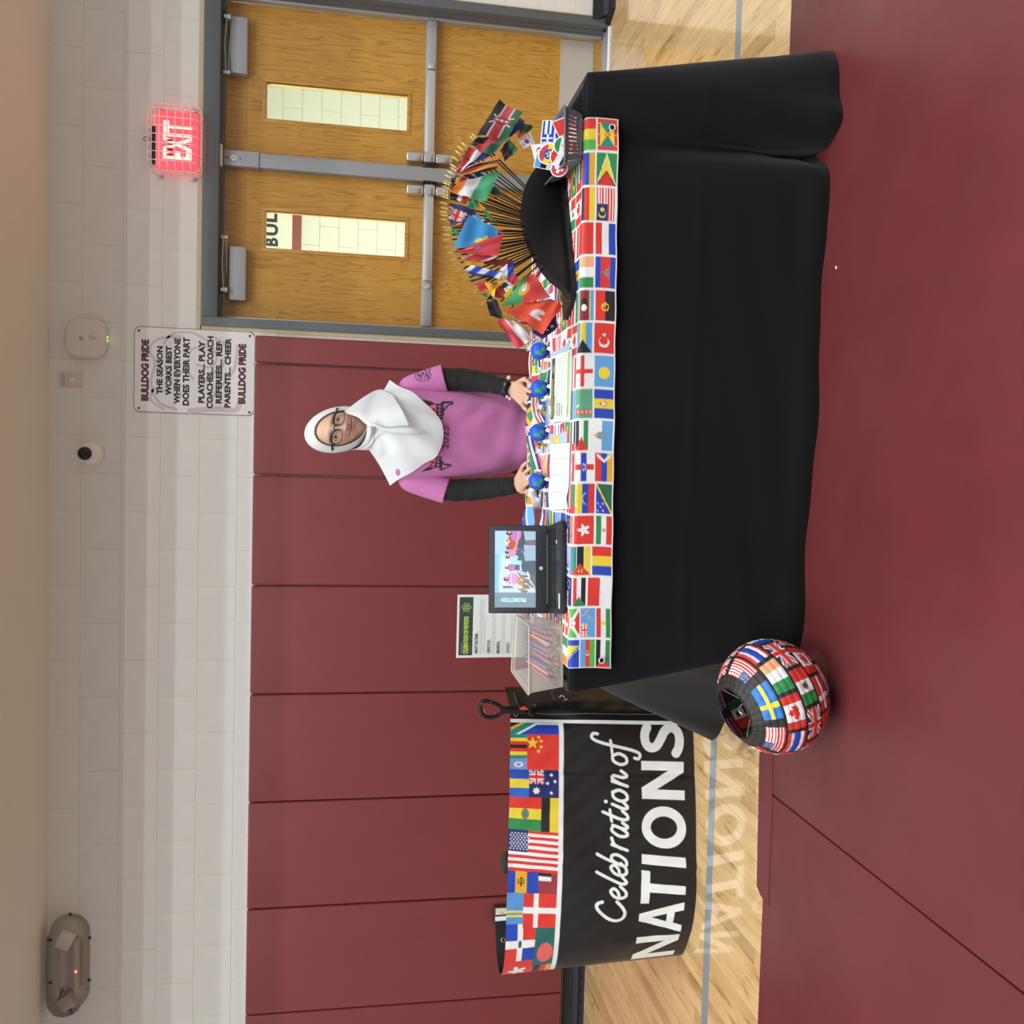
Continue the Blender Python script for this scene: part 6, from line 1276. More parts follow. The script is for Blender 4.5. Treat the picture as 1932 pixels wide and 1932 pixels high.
def build_head():
    n, m = 260, 210
    ph = np.linspace(-math.pi, math.pi, n+1)[:-1]; thh = np.linspace(0, math.pi, m)
    T, Pp = np.meshgrid(thh, ph, indexing='ij')
    dx, dy, dz = np.sin(T)*np.sin(Pp), -np.sin(T)*np.cos(Pp), np.cos(T)
    x, y, z = dx*.076, dy*.094, dz*.116-.004
    low = np.clip(-z/.116, 0, 1)
    x = x*(1-.20*low**2.2); y = y*(1-.10*low**2)
    front = np.clip(-dy, 0, 1)**.7*(dy < 0)
    G = lambda cx, cz, sx, sz: np.exp(-((x-cx)/sx)**2-((z-cz)/sz)**2)
    d = np.zeros_like(x)
    d += .005*np.exp(-((z-.030)/.012)**2)*np.exp(-(x/.05)**2)
    for s in (-1, 1):
        d -= .0075*G(s*.033, .004, .019, .013); d += .0035*G(s*.034, -.001, .013, .007)
        d += .0075*G(s*.044, -.034, .022, .020); d += .004*G(s*.030, -.062, .014, .012)
        d += .0085*G(s*.0125, -.033, .0075, .007); d -= .004*G(s*.031, -.050, .008, .012)
    br = np.clip((.012-z)/.045, 0, 1)*np.exp(-np.clip(-.036-z, 0, 1)**2/.0045**2)
    wn = .0075+.005*np.clip((.01-z)/.045, 0, 1)
    d += (.006+.0185*br)*np.exp(-(x/wn)**2)*(z < .03)*(z > -.06)*np.exp(-np.clip(z-.01, 0, 1)**2/.012**2)
    zs = z-(-.0545+5.2*np.clip(np.abs(x), 0, .03)**2)      # smile line
    mw = np.exp(-(np.abs(x)/.027)**4)
    d += mw*(.0035*np.exp(-((zs-.0045)/.004)**2)+.005*np.exp(-((zs+.006)/.0055)**2)-.0035*np.exp(-(zs/.0016)**2))
    d -= .003*G(0, -.074, .02, .006); d += .008*G(0, -.098, .022, .016)
    d += .004*np.exp(-((z-.06)/.03)**2)*np.exp(-(x/.05)**2)
    y = y-d*front
    c = np.zeros(x.shape+(3,)); c[:] = SKIN
    mixc = lambda mask, col: c.__setitem__(slice(None), c*(1-mask[..., None])+np.array(lin(col))*mask[..., None])
    for s in (-1, 1):
        mixc(.35*G(s*.045, -.032, .018, .016)*front, 'd08878'); mixc(.35*G(s*.033, .006, .022, .012)*front, 'a87860')
    mixc(.25*G(0, -.033, .012, .01)*front, 'd09078')
    fr = (dy < -.2)
    for s in (-1, 1):
        ex, ez = (x-s*.0335), z-(.000+.0); almond = (np.abs(ex) < .0145) & (np.abs(ez) < .0042*(1-(ex/.0145)**2)+.0002) & fr
        c[almond] = lin('d8cec8'); iris = almond & (np.hypot(ex, ez*.9) < .0056); c[iris] = lin('2a1a14')
        lash = (np.abs(ex) < .0165) & (np.abs(ez-(.0046*(1-(ex/.0165)**2))) < .0013) & fr; c[lash] = lin('241814')
        low_ = (np.abs(ex) < .014) & (np.abs(ez+.0042*(1-(ex/.0145)**2)) < .0007) & fr; c[low_] = lin('7a5246')
        brow = (np.abs(ex-s*.002) < .021) & (np.abs(z-(.0225-6*(ex)**2+.001*s*0)) < .0032) & fr; c[brow] = c[brow]*.4+np.array(lin('3a2a22'))*.6
        nos = (np.hypot((x-s*.0085)/.0045, (z+.0425)/.0022) < 1) & fr; c[nos] = lin('4a2a22')
        mixc(.30*np.exp(-((x-s*(.024+.35*np.clip(-.033-z, 0, .03)))/.003)**2)*np.exp(-((z+.046)/.013)**2)*front, '9a6450')
    lips = (np.abs(x) < .029) & (zs > -.0115) & (zs < .0075*(1-(x/.031)**2)) & (zs > -.0115*(1-(x/.030)**2)) & fr
    c[lips] = c[lips]*.35+np.array(lin('bc6a6c'))*.65
    ml = (np.abs(x) < .0325) & (np.abs(zs) < .0013) & fr; c[ml] = lin('5a2c2a')
    cor = np.exp(-((np.abs(x)-.033)/.003)**2-((zs-.0005)/.004)**2)*front; mixc(.5*cor, '7a4638')
    return head_to_world(np.stack([x, y, z], -1)), c
Ph, Ch = build_head()
# body: tapered limbs unioned and remeshed into one skin
def Apt(px_, py_, y): return at_y(px_, py_, y)
neck0 = HC+np.array([.0, .01, -.09]); SHz = Apt(742, 820, -1.56)[2]
shR, shL = Apt(766, 741, -1.55), Apt(766, 898, -1.55)      # picture right / picture left shoulder joints
elR, elL = Apt(868, 716, -1.60), Apt(872, 928, -1.60)
wrR, wrL = Apt(964, 733, -1.80), Apt(975, 916, -1.80)
bd = MB(); hipz = .86
cx = .80
bd.tube([neck0, neck0+np.array([0, .01, -.06]), (cx, -1.55, SHz+.02)], [.052, .052, .07], 16)
bd.tube([(cx, -1.55, SHz+.02), (cx, -1.56, SHz-.08), (cx, -1.57, 1.02), (cx, -1.56, .92), (cx, -1.55, .80)], [(.10, .07), (.135, .095), (.115, .085), (.115, .085), (.11, .08)][::1], 24)
bd.tube([shL, (cx, -1.55, SHz-.005), shR], [.034, .05, .034], 14)
ARMR = [(Apt(800, 722, -1.57), .041), (Apt(845, 716, -1.59), .0435), (Apt(880, 717, -1.62), .0445), (Apt(915, 722, -1.68), .038), (Apt(945, 729, -1.755), .0315), (Apt(962, 734, -1.80), .0285), (Apt(967, 736, -1.812), .027)]
ARML = [(Apt(800, 916, -1.57), .039), (Apt(845, 924, -1.59), .043), (Apt(885, 924, -1.62), .0445), (Apt(925, 921, -1.68), .041), (Apt(955, 918, -1.755), .034), (Apt(972, 916, -1.80), .0285), (Apt(977, 914, -1.812), .0265)]
for sh, A_ in ((shR, ARMR), (shL, ARML)):
    q = spline([list(sh)+[.034]]+[list(p)+[r*.78] for p, r in A_], 40); bd.tube(q[:, :3], list(q[:, 3]), 14)
for s in (-1, 1): bd.tube([(cx+s*.07, -1.55, .74), (cx+s*.085, -1.555, .47), (cx+s*.085, -1.55, .26), (cx+s*.085, -1.545, .06)], [.066, .055, .05, .036], 14); bd.tube([(cx+s*.085, -1.53, .03), (cx+s*.09, -1.66, .025)], [.035, .028], 10)
def hand(wr, knk, tips, thumb):
    kn = [np.array(k) for k in knk]; c = sum(kn)/4
    for k, (a, r) in enumerate(zip(kn, (.0115, .012, .0115, .0105))):
        bd.tube([wr*.92+a*.08+(a-c)*.35, (wr+a)/2+(a-c)*.12, a], [.014, .0135, r], 10)
        t_ = np.array(tips[k]); mid = a*.52+t_*.48+np.array([0, -.004, .010]); dis = a*.2+t_*.8+np.array([0, -.002, .005])
        bd.tube([a, mid, dis, t_], [r*.92, .0086, .0078, .0058], 9); bd.sphere(t_, .0066, 8, 6)
        bd.sphere(a, r*1.05, 10, 8)
    th_ = [np.array(q) for q in thumb]; bd.tube(th_, [.014, .012, .0105, .007], 9); bd.sphere(th_[-1], .008, 8, 6)
zt_ = ZT+.045
def hp(px_, py_, y): return at_y(px_, py_, y)
hand(wrR, [hp(981, 724, -1.855), hp(985, 737, -1.865), hp(987, 750, -1.865), hp(985, 762, -1.855)],
     [hp(1003, 741, -1.925), hp(1008, 757, -1.925), hp(1008, 769, -1.92), hp(1003, 779, -1.905)], [wrR, hp(978, 722, -1.84), hp(990, 715, -1.865), hp(998, 722, -1.885)][::1])
hand(wrL, [hp(986, 922, -1.86), hp(989, 911, -1.865), hp(988, 899, -1.865), hp(983, 888, -1.855)],
     [hp(1005, 907, -1.925), hp(1009, 893, -1.925), hp(1007, 879, -1.92), hp(1000, 869, -1.905)], [wrL, hp(984, 926, -1.84), hp(996, 928, -1.865), hp(1003, 920, -1.885)])
tmp = bd.build('body_raw', mat('skin', attr=True, rough=.5, sss=.06, bump=.03, bscale=400))
md = tmp.modifiers.new('r', 'REMESH'); md.mode = 'VOXEL'; md.voxel_size = .0036
sm = tmp.modifiers.new('s', 'SMOOTH'); sm.iterations = 5; sm.factor = .5
dg = bpy.context.evaluated_depsgraph_get(); ev = bpy.data.meshes.new_from_object(tmp.evaluated_get(dg))
V = np.array([v.co[:] for v in ev.vertices])+np.array(tmp.location); F = [tuple(p.vertices) for p in ev.polygons]
bpy.data.objects.remove(tmp); bpy.data.meshes.remove(ev)
mb = MB(); cb = np.zeros((len(V), 3)); cb[:] = SKIN
# finger and knuckle creases a touch redder
for kk_ in ((981, 724), (985, 737), (987, 750), (985, 762), (986, 922), (989, 911), (988, 899), (983, 888)):
    q = hp(*kk_, -1.87); w_ = .3*np.exp(-(np.linalg.norm(V-q, axis=1)/.012)**2); cb = cb*(1-w_[:, None])+np.array(SKIN2)*w_[:, None]
mb.add(V, F, cb); mb.grid(Ph, close_u=True, col=Ch)
mb.build('body', MATS['skin'], person, smooth=True)

# ---- clothes
M_pink = mat('pink_cotton', attr=True, rough=.85, noise=.07, nscale=260, sheen=.15, bump=.15, bscale=500)
M_blk = mat('black_jersey', '08090a', .85, sheen=.03, bump=.2, bscale=300)
M_white_f = mat('white_jersey', 'dde0e0', .8, sheen=.15, bump=.06, bscale=600)
PINK = lin('c474ac')
# print canvas in the flat of the shirt front: x along the chest (as py), y down (as px)
pc_w = Canvas(200, 110, 800, 440, 2, 'c474ac')                # origin: py 720..920, px 760..870
def Q(px_, py_): return (py_-720, px_-760)
def pp(pts, c): pc_w.poly([Q(*p) for p in pts], c)
INK = '2c2630'
pp([(796, 753), (812, 757), (822, 762), (835, 757), (855, 757), (856, 762), (846, 766), (838, 776), (836, 791), (824, 791), (822, 772), (806, 764)], INK)
pp([(795, 890), (812, 887), (822, 882), (833, 888), (853, 879), (851, 875), (840, 875), (834, 868), (833, 861), (822, 861), (820, 876), (806, 882)], INK)
pp([(808, 766), (822, 763), (824, 781), (815, 779)], 'f06a8c'); pp([(806, 880), (820, 882), (822, 866), (813, 868)], 'f06a8c')
pc_w.text('S', *Q(821, 777), 11, INK, 'L', .03, 0) if False else None
def strip(a, b, c, d, n):
    for k in range(n):
        f0, f1 = k/n, (k+1)/n; lp = lambda p, q, f: (p[0]*(1-f)+q[0]*f, p[1]*(1-f)+q[1]*f)
        A_, B_ = lp(a, b, f0), lp(a, b, f1); C_, D_ = lp(d, c, f0), lp(d, c, f1)
        m0 = lp(A_, C_, .15); m1 = lp(B_, D_, .15); e = lp(lp(C_, A_, .15), lp(D_, B_, .15), .5); pp([lp(m0, m1, .12), lp(m0, m1, .88), e], 'c474ac')
        e0 = lp(C_, A_, .14); e1 = lp(D_, B_, .14)
strip((825.5, 757), (825.5, 790), (835, 790), (834, 757), 5); strip((823, 862), (823, 887), (832, 887), (832, 862), 4)
pp([(838, 762), (852, 760), (842, 765), (838, 772)], 'c474ac'); pp([(835, 884), (848, 879), (838, 878), (835, 873)], 'c474ac')
def glyph(txt, px_base, py_left, cap, width, c, bold=0, rot=0):
    v, tr_ = text_tris(txt, bold); v = v.copy(); v[:, 0] -= v[:, 0].min(); v = v*[width/v[:, 0].max(), cap/.69]
    for f in tr_: pc_w.poly([Q(px_base-v[i, 1], py_left-v[i, 0]) for i in f], c)
glyph('2025', 846.5, 848, 12.5, 45, INK, .0); glyph('S', 821, 777, 9, 8, INK, .03); glyph('N', 819, 880, 9, 9, INK, .03)
PCG = pc_w.get()
def paint_shirt(P):
    px_, py_ = proj(P.reshape(-1, 3)); col = np.zeros((len(px_), 3)); col[:] = PINK
    fx, fy = (py_-720)/200*800-.5, (px_-760)/110*440-.5; ok = (fx > 0) & (fx < 798) & (fy > 0) & (fy < 438) & (P.reshape(-1, 3)[:, 1] < -1.6)
    i = fx[ok].astype(int); j = fy[ok].astype(int); a = (fx[ok]-i)[:, None]; b = (fy[ok]-j)[:, None]
    col[ok] = PCG[j, i]*(1-a)*(1-b)+PCG[j, i+1]*a*(1-b)+PCG[j+1, i]*(1-a)*b+PCG[j+1, i+1]*a*b
    return col.reshape(P.shape)
rows = []   # px row, left edge py, right edge py, half depth
prof = [(728, 858, 782, .055), (736, 880, 757, .07), (746, 903, 738, .082), (758, 908, 733, .095), (775, 907, 733, .108), (800, 905, 735, .116), (835, 902, 737, .118), (870, 900, 738, .114), (910, 898, 740, .108), (950, 893, 742, .106), (985, 888, 745, .108), (1020, 886, 748, .112), (1120, 886, 748, .116)]
pr_ = spline([(a, b, c, d) for a, b, c, d in prof], 210); n = 300; a = np.linspace(0, 2*math.pi, n+1)[:-1]
P = np.zeros((210, n, 3))
for j, (pxr, pl, pr2, dep) in enumerate(pr_):
    yc = -1.565; L_, R_ = at_y(pxr, pl, yc), at_y(pxr, pr2, yc); xc, hw = (L_[0]+R_[0])/2, (R_[0]-L_[0])/2; zc = (L_[2]+R_[2])/2
    e = .82
    cxn = np.sign(np.cos(a))*np.abs(np.cos(a))**e; syn = np.sign(np.sin(a))*np.abs(np.sin(a))**.9
    x = xc+hw*cxn; y = yc+dep*syn; z = zc+(L_[2]-R_[2])/2*-cxn
    f = j/209; frn = np.clip(-np.sin(a), 0, 1)
    fold = .0045*np.sin(26*(x-.8)+20*(z-1)+2*np.sin(9*z))*np.clip((f-.35)/.3, 0, 1)+.006*np.sin(55*(z-.9)+16*(x-.8))*np.exp(-((f-.86)/.12)**2)
    fold += .004*np.sin(38*(x-.8)-30*(z-1.0)+1)*np.exp(-(((x-.70)/.08)**2))*np.clip((f-.3)/.3, 0, 1)+.005*np.sin(60*(x-.8)+46*(z-.95))*np.exp(-(((x-.9)/.05)**2)-((z-.93)/.08)**2)
    y = y-fold*frn-.012*np.exp(-((z-1.16)/.07)**2)*frn*np.exp(-((np.abs(x-xc)-.07)/.06)**2)
    P[j] = np.stack([x, y, z], 1)
Pc = np.concatenate([P, P[:, :1]], 1)
tshirt = fast_grid('t_shirt', Pc, paint_shirt(Pc), M_pink, person)
def sleeve(path, name, badge=False):
    q = spline([list(p)+[r] for p, r in path], 62); nn = 90; A2 = np.linspace(0, 2*math.pi, nn); cq, rq = q[:, :3], q[:, 3]
    Pz = np.zeros((64, nn, 3)); c0 = cq[0]
    for j in range(64):
        i = min(j, 61); t_ = cq[min(i+1, 61)]-cq[max(i-1, 0)]; t_ /= np.linalg.norm(t_); u = np.array([1, 0, 0])-t_*t_[0]; u /= np.linalg.norm(u); w_ = np.cross(t_, u)
        r = rq[i]; p = cq[i]
        if j < 5: r = r*math.sqrt(1-(1-j/5)**2)+.0005
        if 53 < j < 62: r *= 1.014
        if j == 62: r -= .0025
        if j == 63: r -= .004; p = cq[55]
        rr_ = r*(1+.03*np.sin(A2*3+i*.1)*(i > 12))
        Pz[j] = p+np.outer(np.cos(A2)*rr_, u)+np.outer(np.sin(A2)*rr_*.92, w_)
    col = np.zeros(Pz.shape); col[:] = PINK
    if badge:
        px_, py_ = proj(Pz.reshape(-1, 3)); px_ = px_.reshape(Pz.shape[:2]); py_ = py_.reshape(Pz.shape[:2]); frn = Pz[..., 1] < c0[1]
        d = np.hypot((px_-797)/1.05, (py_-704)); m_ = frn & (((d > 15.2) & (d < 16.6)) | ((d > 11.8) & (d < 13)) | ((d > 6) & (d < 9.2)) | (d < 2.2)); col[m_] = lin('4a2c48')
        b_ = frn & (abs(px_-801) < 8) & (abs(py_-711) < 4); col[b_] = PINK; e_ = b_ & ((abs(px_-801) > 6.6) | (abs(py_-711) > 2.9) | (abs(py_-711) < .7)); col[e_] = lin('4a2c48')
    return fast_grid(name, Pz, col, M_pink, person)
sleeve([(Apt(775, 760, -1.54), .022), (Apt(773, 744, -1.545), .036), (Apt(772, 734, -1.556), .0475), (Apt(800, 724, -1.57), .0525), (Apt(839.5, 714, -1.585), .0555)], 'short_sleeve', True)
sleeve([(Apt(775, 880, -1.54), .022), (Apt(773, 895, -1.545), .036), (Apt(772, 904, -1.556), .0465), (Apt(803, 914, -1.57), .050), (Apt(843, 926, -1.585), .0505)], 'short_sleeve')
def arm_tube(pts, name):
    q = spline([list(p)+[r] for p, r in pts], 70); c = q[:, :3]; r = q[:, 3]; N_ = len(c); A2 = np.linspace(0, 2*math.pi, 41); Pz = np.zeros((N_, 41, 3))
    for i in range(N_):
        t_ = c[min(i+1, N_-1)]-c[max(i-1, 0)]; t_ /= np.linalg.norm(t_); u = np.array([1, 0, 0])-t_*t_[0]; u /= np.linalg.norm(u); w_ = np.cross(t_, u)
        f = i/N_; wr_ = .0022*np.sin(i*1.6+2*np.sin(A2*2))*np.clip((f-.45)/.3, 0, 1)+.0012*np.sin(i*.7+A2)
        Pz[i] = c[i]+np.outer(np.cos(A2)*(r[i]+wr_), u)+np.outer(np.sin(A2)*(r[i]*.95+wr_), w_)
    o = MB().grid(Pz).build(name, M_blk, person, smooth=True); return o
arm_tube(ARMR, 'long_sleeve')
arm_tube(ARML, 'long_sleeve')
# trousers and shoes, out of sight behind the table
tr_ = MB(); tr_.tube([(cx, -1.565, .80), (cx, -1.56, .76), (cx, -1.555, .70)], [(.13, .095), (.14, .10), (.145, .10)], 24)
for s in (-1, 1): tr_.tube([(cx+s*.072, -1.555, .74), (cx+s*.086, -1.555, .46), (cx+s*.086, -1.55, .09)], [.07, .066, .06], 18)
tr_.build('trousers', M_blk, person)
for s in (-1, 1):
    q = MB(); q.tube(spline([(cx+s*.086, -1.495, .05), (cx+s*.088, -1.56, .055), (cx+s*.09, -1.64, .04), (cx+s*.092, -1.72, .03)], 12), [.03, .045, .047, .047, .046, .045, .044, .043, .041, .038, .032, .018], 16); q.box((cx+s*.088-.042, -1.73, .001), (cx+s*.088+.042, -1.47, .02), .008); q.build('shoe', M_black, person)

# ---- headscarf: cap round the face, then a cape over neck and shoulders
def hd(p): return head_to_world(p)
n, m = 150, 70; ps = np.linspace(0, 2*math.pi, n+1); cap = np.zeros((m, n+1, 3))
ox_, oz_ = .0705, .097
for j in range(m):
    f = j/(m-1)
    for i, p in enumerate(ps):
        c_, s_ = math.cos(p), math.sin(p)
        # opening edge on the face, then round the back of the head
        ex, ez = ox_*c_, -.013+oz_*s_*(1.0 if s_ > 0 else 1.05)
        ey = -.088*math.sqrt(max(0, 1-(ex/.086)**2*.95-(max(0, abs(ez+.004)-.0)/.135)**2*.75))
        al0 = math.radians(50); al = al0+(math.pi-al0)*f
        bx, by, bz = .090*math.sin(al)*c_, -.112*math.cos(al)+.004, .129*math.sin(al)*s_-.004
        if s_ < 0: bz = bz*1.0
        k = min(1, f/.16); k = k*k*(3-2*k)
        lip = .004*math.sin(min(1, f/.10)*math.pi)
        x = ex*(1-k)+bx*k; y = ey*(1-k)+by*k-lip; z = ez*(1-k)+bz*k
        fo = .0016*math.sin(8*f*math.pi+3*c_)*np.clip(-s_+.3, 0, 1)
        x += fo*c_; z += fo*s_; cap[j, i] = (x, y, z)
capw = hd(cap)
# lower: cape rings
N2, M2 = 220, 110; A3 = np.linspace(0, 2*math.pi, N2+1)[:-1]; cape = np.zeros((M2, N2, 3))
def hem(a):      # a: 0 = picture right, 90 = back, 180 = picture left, 270 = front
    pass
hp_ = [(0, *Apt(733, 717, -1.555)), (45, *Apt(752, 760, -1.44)), (90, *Apt(770, 818, -1.41)), (135, *Apt(752, 872, -1.44)), (180, *Apt(734, 918, -1.555)), (197, *Apt(757, 900, -1.615)), (216, *Apt(789, 882, -1.662)), (240, *Apt(822, 862, -1.70)), (257, *Apt(834, 838, -1.712)), (270, *Apt(836.5, 816, -1.716)), (284, *Apt(832, 796, -1.712)), (303, *Apt(813, 770, -1.69)), (325, *Apt(780, 743, -1.655)), (345, *Apt(752, 728, -1.60)), (360, *Apt(733, 717, -1.555))]
hk = np.array(hp_); ha = np.degrees(A3) % 360
Hm = np.stack([np.interp(ha, hk[:, 0], hk[:, c]) for c in (1, 2, 3)], 1)
for _ in range(6): Hm = .5*Hm+.25*np.roll(Hm, 1, 0)+.25*np.roll(Hm, -1, 0)
top_c = hd(np.array([0, .004, -.045])); nk_c = hd(np.array([0, .012, -.125]))
for j in range(M2):
    f = j/(M2-1)
    for_ = [(0, .0805, .088, top_c), (.14, .0845, .090, hd(np.array([.001, .006, -.085]))), (.30, .088, .085, nk_c), (.42, .105, .092, nk_c+np.array([.003, .01, -.035]))]
    fs_ = [q[0] for q in for_]
    rx_, ry_ = np.interp(f, fs_, [q[1] for q in for_]), np.interp(f, fs_, [q[2] for q in for_]); cc = np.array([np.interp(f, fs_, [q[3][k] for q in for_]) for k in range(3)])
    fr0 = np.clip(-np.sin(A3), 0, 1)**.8; dip = np.interp(f, [0, .3, .45], [.068, .018, 0])
    base = np.stack([cc[0]+rx_*np.cos(A3), cc[1]+ry_*np.sin(A3)*(1-.10*fr0*np.interp(f, [0, .12, .3, .42], [1.6, .4, 1.2, 0])), cc[2]-dip*fr0], 1)
    if f > .3:
        g = (f-.3)/.7; gg = g**1.0
        b0 = np.stack([nk_c[0]+.088*np.cos(A3), nk_c[1]+.085*np.sin(A3), np.full(N2, nk_c[2])], 1)
        b0[:, 2] -= .018*fr0; b0[:, 1] = nk_c[1]+.085*np.sin(A3)*(1-.12*fr0)
        base = b0*(1-gg)+Hm*gg
        frn = np.clip(-np.sin(A3), 0, 1)
        base[:, 1] -= frn*.030*np.sin(math.pi*g)**.8+.0
        base[:, 2] -= (1-frn)*.006*np.sin(math.pi*g)
    cape[j] = base
# folds run from the left jaw across the chest, and radiate from the chin
Fq = np.linspace(0, 1, M2)[:, None]; Aq = A3[None, :]
frq = np.clip(-np.sin(Aq), 0, 1)
xq = np.cos(Aq)
w1 = .0085*np.sin(17*(Fq+.38*xq)+.6)*np.exp(-((Fq-.42)/.17)**2)
w2 = .0050*np.sin(9*Aq+7*Fq)*np.clip((Fq-.45)/.3, 0, 1)
w3 = .010*np.exp(-((Fq-.36-.28*(xq+.2))/.035)**2)*frq
dsp = (w1*frq+w2*(.4+.6*frq)+w3)
nrm = np.stack([np.cos(A3), np.sin(A3), np.zeros(N2)], 1)
cape = cape+dsp[..., None]*nrm[None]
sc_ = MB(); sc_.grid(capw); sc_.grid(cape, close_u=True); 
hemc = [tuple(p+np.array([0, -.0012, 0])) for p in cape[-1]]
scarf = sc_.build('headscarf', M_white_f, person, smooth=True, solid=.0016)
MB().tube(cape[-1], .0022, 5, closed=True).build('hem', M_white_f, scarf)
# overlapping loose end on the picture's right side of the chest
fl = []
quad = [(655, 783, -1.66), (700, 800, -1.70), (742, 747, -1.655), (773, 801, -1.738)]
U_, Vv = np.linspace(0, 1, 26), np.linspace(0, 1, 34); Pf = np.zeros((34, 26, 3))
e0 = spline([Apt(650, 776, -1.655), Apt(690, 747, -1.625), Apt(718, 735, -1.60), Apt(742.5, 746, -1.655)], 34)
e1 = spline([Apt(655, 780.5, -1.665), Apt(676, 788, -1.69), Apt(696, 803, -1.708), Apt(735, 806, -1.752), Apt(774, 803, -1.762)], 34)
for j in range(34):
    for i in range(26):
        g = i/25; Pf[j, i] = e0[j]*(1-g)+e1[j]*g+np.array([0, -.034*math.sin(math.pi*g)*(.25+.75*j/33), 0])+np.array([0, -.0035*math.sin(9*g+3*j/33), 0])
MB().grid(Pf).build('loose_fold', M_white_f, scarf, smooth=True, solid=.0018)
e2 = spline([Apt(694, 792, -1.722), Apt(725, 806, -1.75), Apt(770, 806, -1.768), Apt(800, 812, -1.75)], 30); e3 = spline([Apt(700, 799, -1.722), Apt(730, 815, -1.75), Apt(775, 821, -1.765), Apt(803, 817, -1.75)], 30)
Pf = np.array([[e2[j]*(1-g)+e3[j]*g+np.array([0, -.010*math.sin(math.pi*g), 0]) for g in np.linspace(0, 1, 8)] for j in range(30)])
MB().grid(Pf).build('loose_fold', M_white_f, scarf, smooth=True, solid=.0016)
# ---- glasses
M_gl = mat('glasses_dark', '1a1518', .25); M_gp = mat('glasses_rose', '8a5a66', .3)
M_lens = bpy.data.materials.new('lens_clear'); M_lens.use_nodes = True; nt = M_lens.node_tree; nt.nodes.remove(nt.nodes['Principled BSDF'])
tr = nt.nodes.new('ShaderNodeBsdfTransparent'); tr.inputs[0].default_value = (.93, .91, .92, 1); gl = nt.nodes.new('ShaderNodeBsdfGlossy'); gl.inputs['Roughness'].default_value = .05
ms = nt.nodes.new('ShaderNodeMixShader'); ms.inputs[0].default_value = .05; nt.links.new(tr.outputs[0], ms.inputs[1]); nt.links.new(gl.outputs[0], ms.inputs[2]); nt.links.new(ms.outputs[0], nt.nodes['Material Output'].inputs[0])
def face_y(x, z): return -.094*math.sqrt(max(.05, 1-(x/.076)**2-((z+.004)/.116)**2))-.0125
def lens(sx, name):
    c = (sx*.0355, -.004); pts = []
    for p in np.linspace(0, 2*math.pi, 37)[:-1]:
        e = .62; X_ = .0262*np.sign(math.cos(p))*abs(math.cos(p))**e; Z_ = .0195*np.sign(math.sin(p))*abs(math.sin(p))**e
        if Z_ < 0: X_ *= 1-.12*(-Z_/.0195)
        pts.append((c[0]+X_, c[1]+Z_))
    W3 = [hd(np.array([x, face_y(min(abs(x), .05)*np.sign(x), 0)-.002+.10*max(0, abs(x)-.03)**1.2, z])) for x, z in pts]
    rad = [.0036 if z > c[1]+.006 else .0013 for x, z in pts]
    up = [i for i, (x, z) in enumerate(pts) if z > c[1]+.003]
    r = MB(); r.tube(W3, rad, 8, closed=True); fr = r.build(name, M_gl if True else M_gp, person)
    g = MB(); g.v = [tuple(p) for p in W3]; g.f = [tuple(range(len(W3)))]; g.mi = [0]; g.c = [None]*len(W3); g.build('lens', M_lens, fr, smooth=False)
    return W3
la = lens(1, 'glasses_rim'); lb = lens(-1, 'glasses_rim')
b_ = MB(); b_.tube([hd(np.array([x, face_y(0, 0)-.006+.15*abs(x), z])) for x, z in ((-.0105, .006), (-.005, .0095), (0, .0105), (.005, .0095), (.0105, .006))], .0026, 8)
for s in (-1, 1): b_.tube([hd(np.array([s*.0115, face_y(0, 0)-.004, .002])), hd(np.array([s*.009, face_y(0, 0)-.002, -.012]))], .0016, 6)
b_.build('glasses_bridge', M_gl, person)
for s in (-1, 1):
    q = MB(); q.tube([hd(np.array(p)) for p in ((s*.060, -.083, .009), (s*.068, -.078, .010), (s*.0785, -.062, .009), (s*.083, -.03, .008))], [(.004, .0022)]*4, 8); q.build('glasses_temple', M_gl, person)
# ---- watch on the wrist at the picture's right
wc = Apt(958.5, 727, -1.832); ax = wrR-elR; ax /= np.linalg.norm(ax); q = MB()
uu = np.cross(ax, np.array([0, -1., 0])); uu /= np.linalg.norm(uu); nn_ = np.cross(uu, ax); nn_ = nn_ if nn_[1] < 0 else -nn_
ctr = Apt(959, 733, -1.80)
Mw = Matrix(((ax[0], uu[0], nn_[0], ctr[0]+nn_[0]*.029), (ax[1], uu[1], nn_[1], ctr[1]+nn_[1]*.029), (ax[2], uu[2], nn_[2], ctr[2]+nn_[2]*.029), (0, 0, 0, 1)))
wcase = MB().box((-.014, -.018, -.003), (.014, .018, .007), .0045, M=Mw, seg=3).build('watch_case', mat('watch_black', '17181c', .2), person)
st_ = MB(); st_.tube([ctr+uu*.031*math.cos(a_)+nn_*.029*math.sin(a_) for a_ in np.linspace(0, 2*math.pi, 33)[:-1]], [(.010, .0016)]*32, 8, closed=True); st_.build('watch_strap', M_black, wcase)
for p_, r_ in ((Apt(960, 713, -1.80), .008), (Apt(962, 752, -1.81), .006), (Apt(957, 748, -1.81), .006)):
    MB().sphere(p_, (r_*1.2, r_*.7, r_), 12, 8).build('bracelet_bead', mat('bead_pink', 'e8c8d0', .3), person)
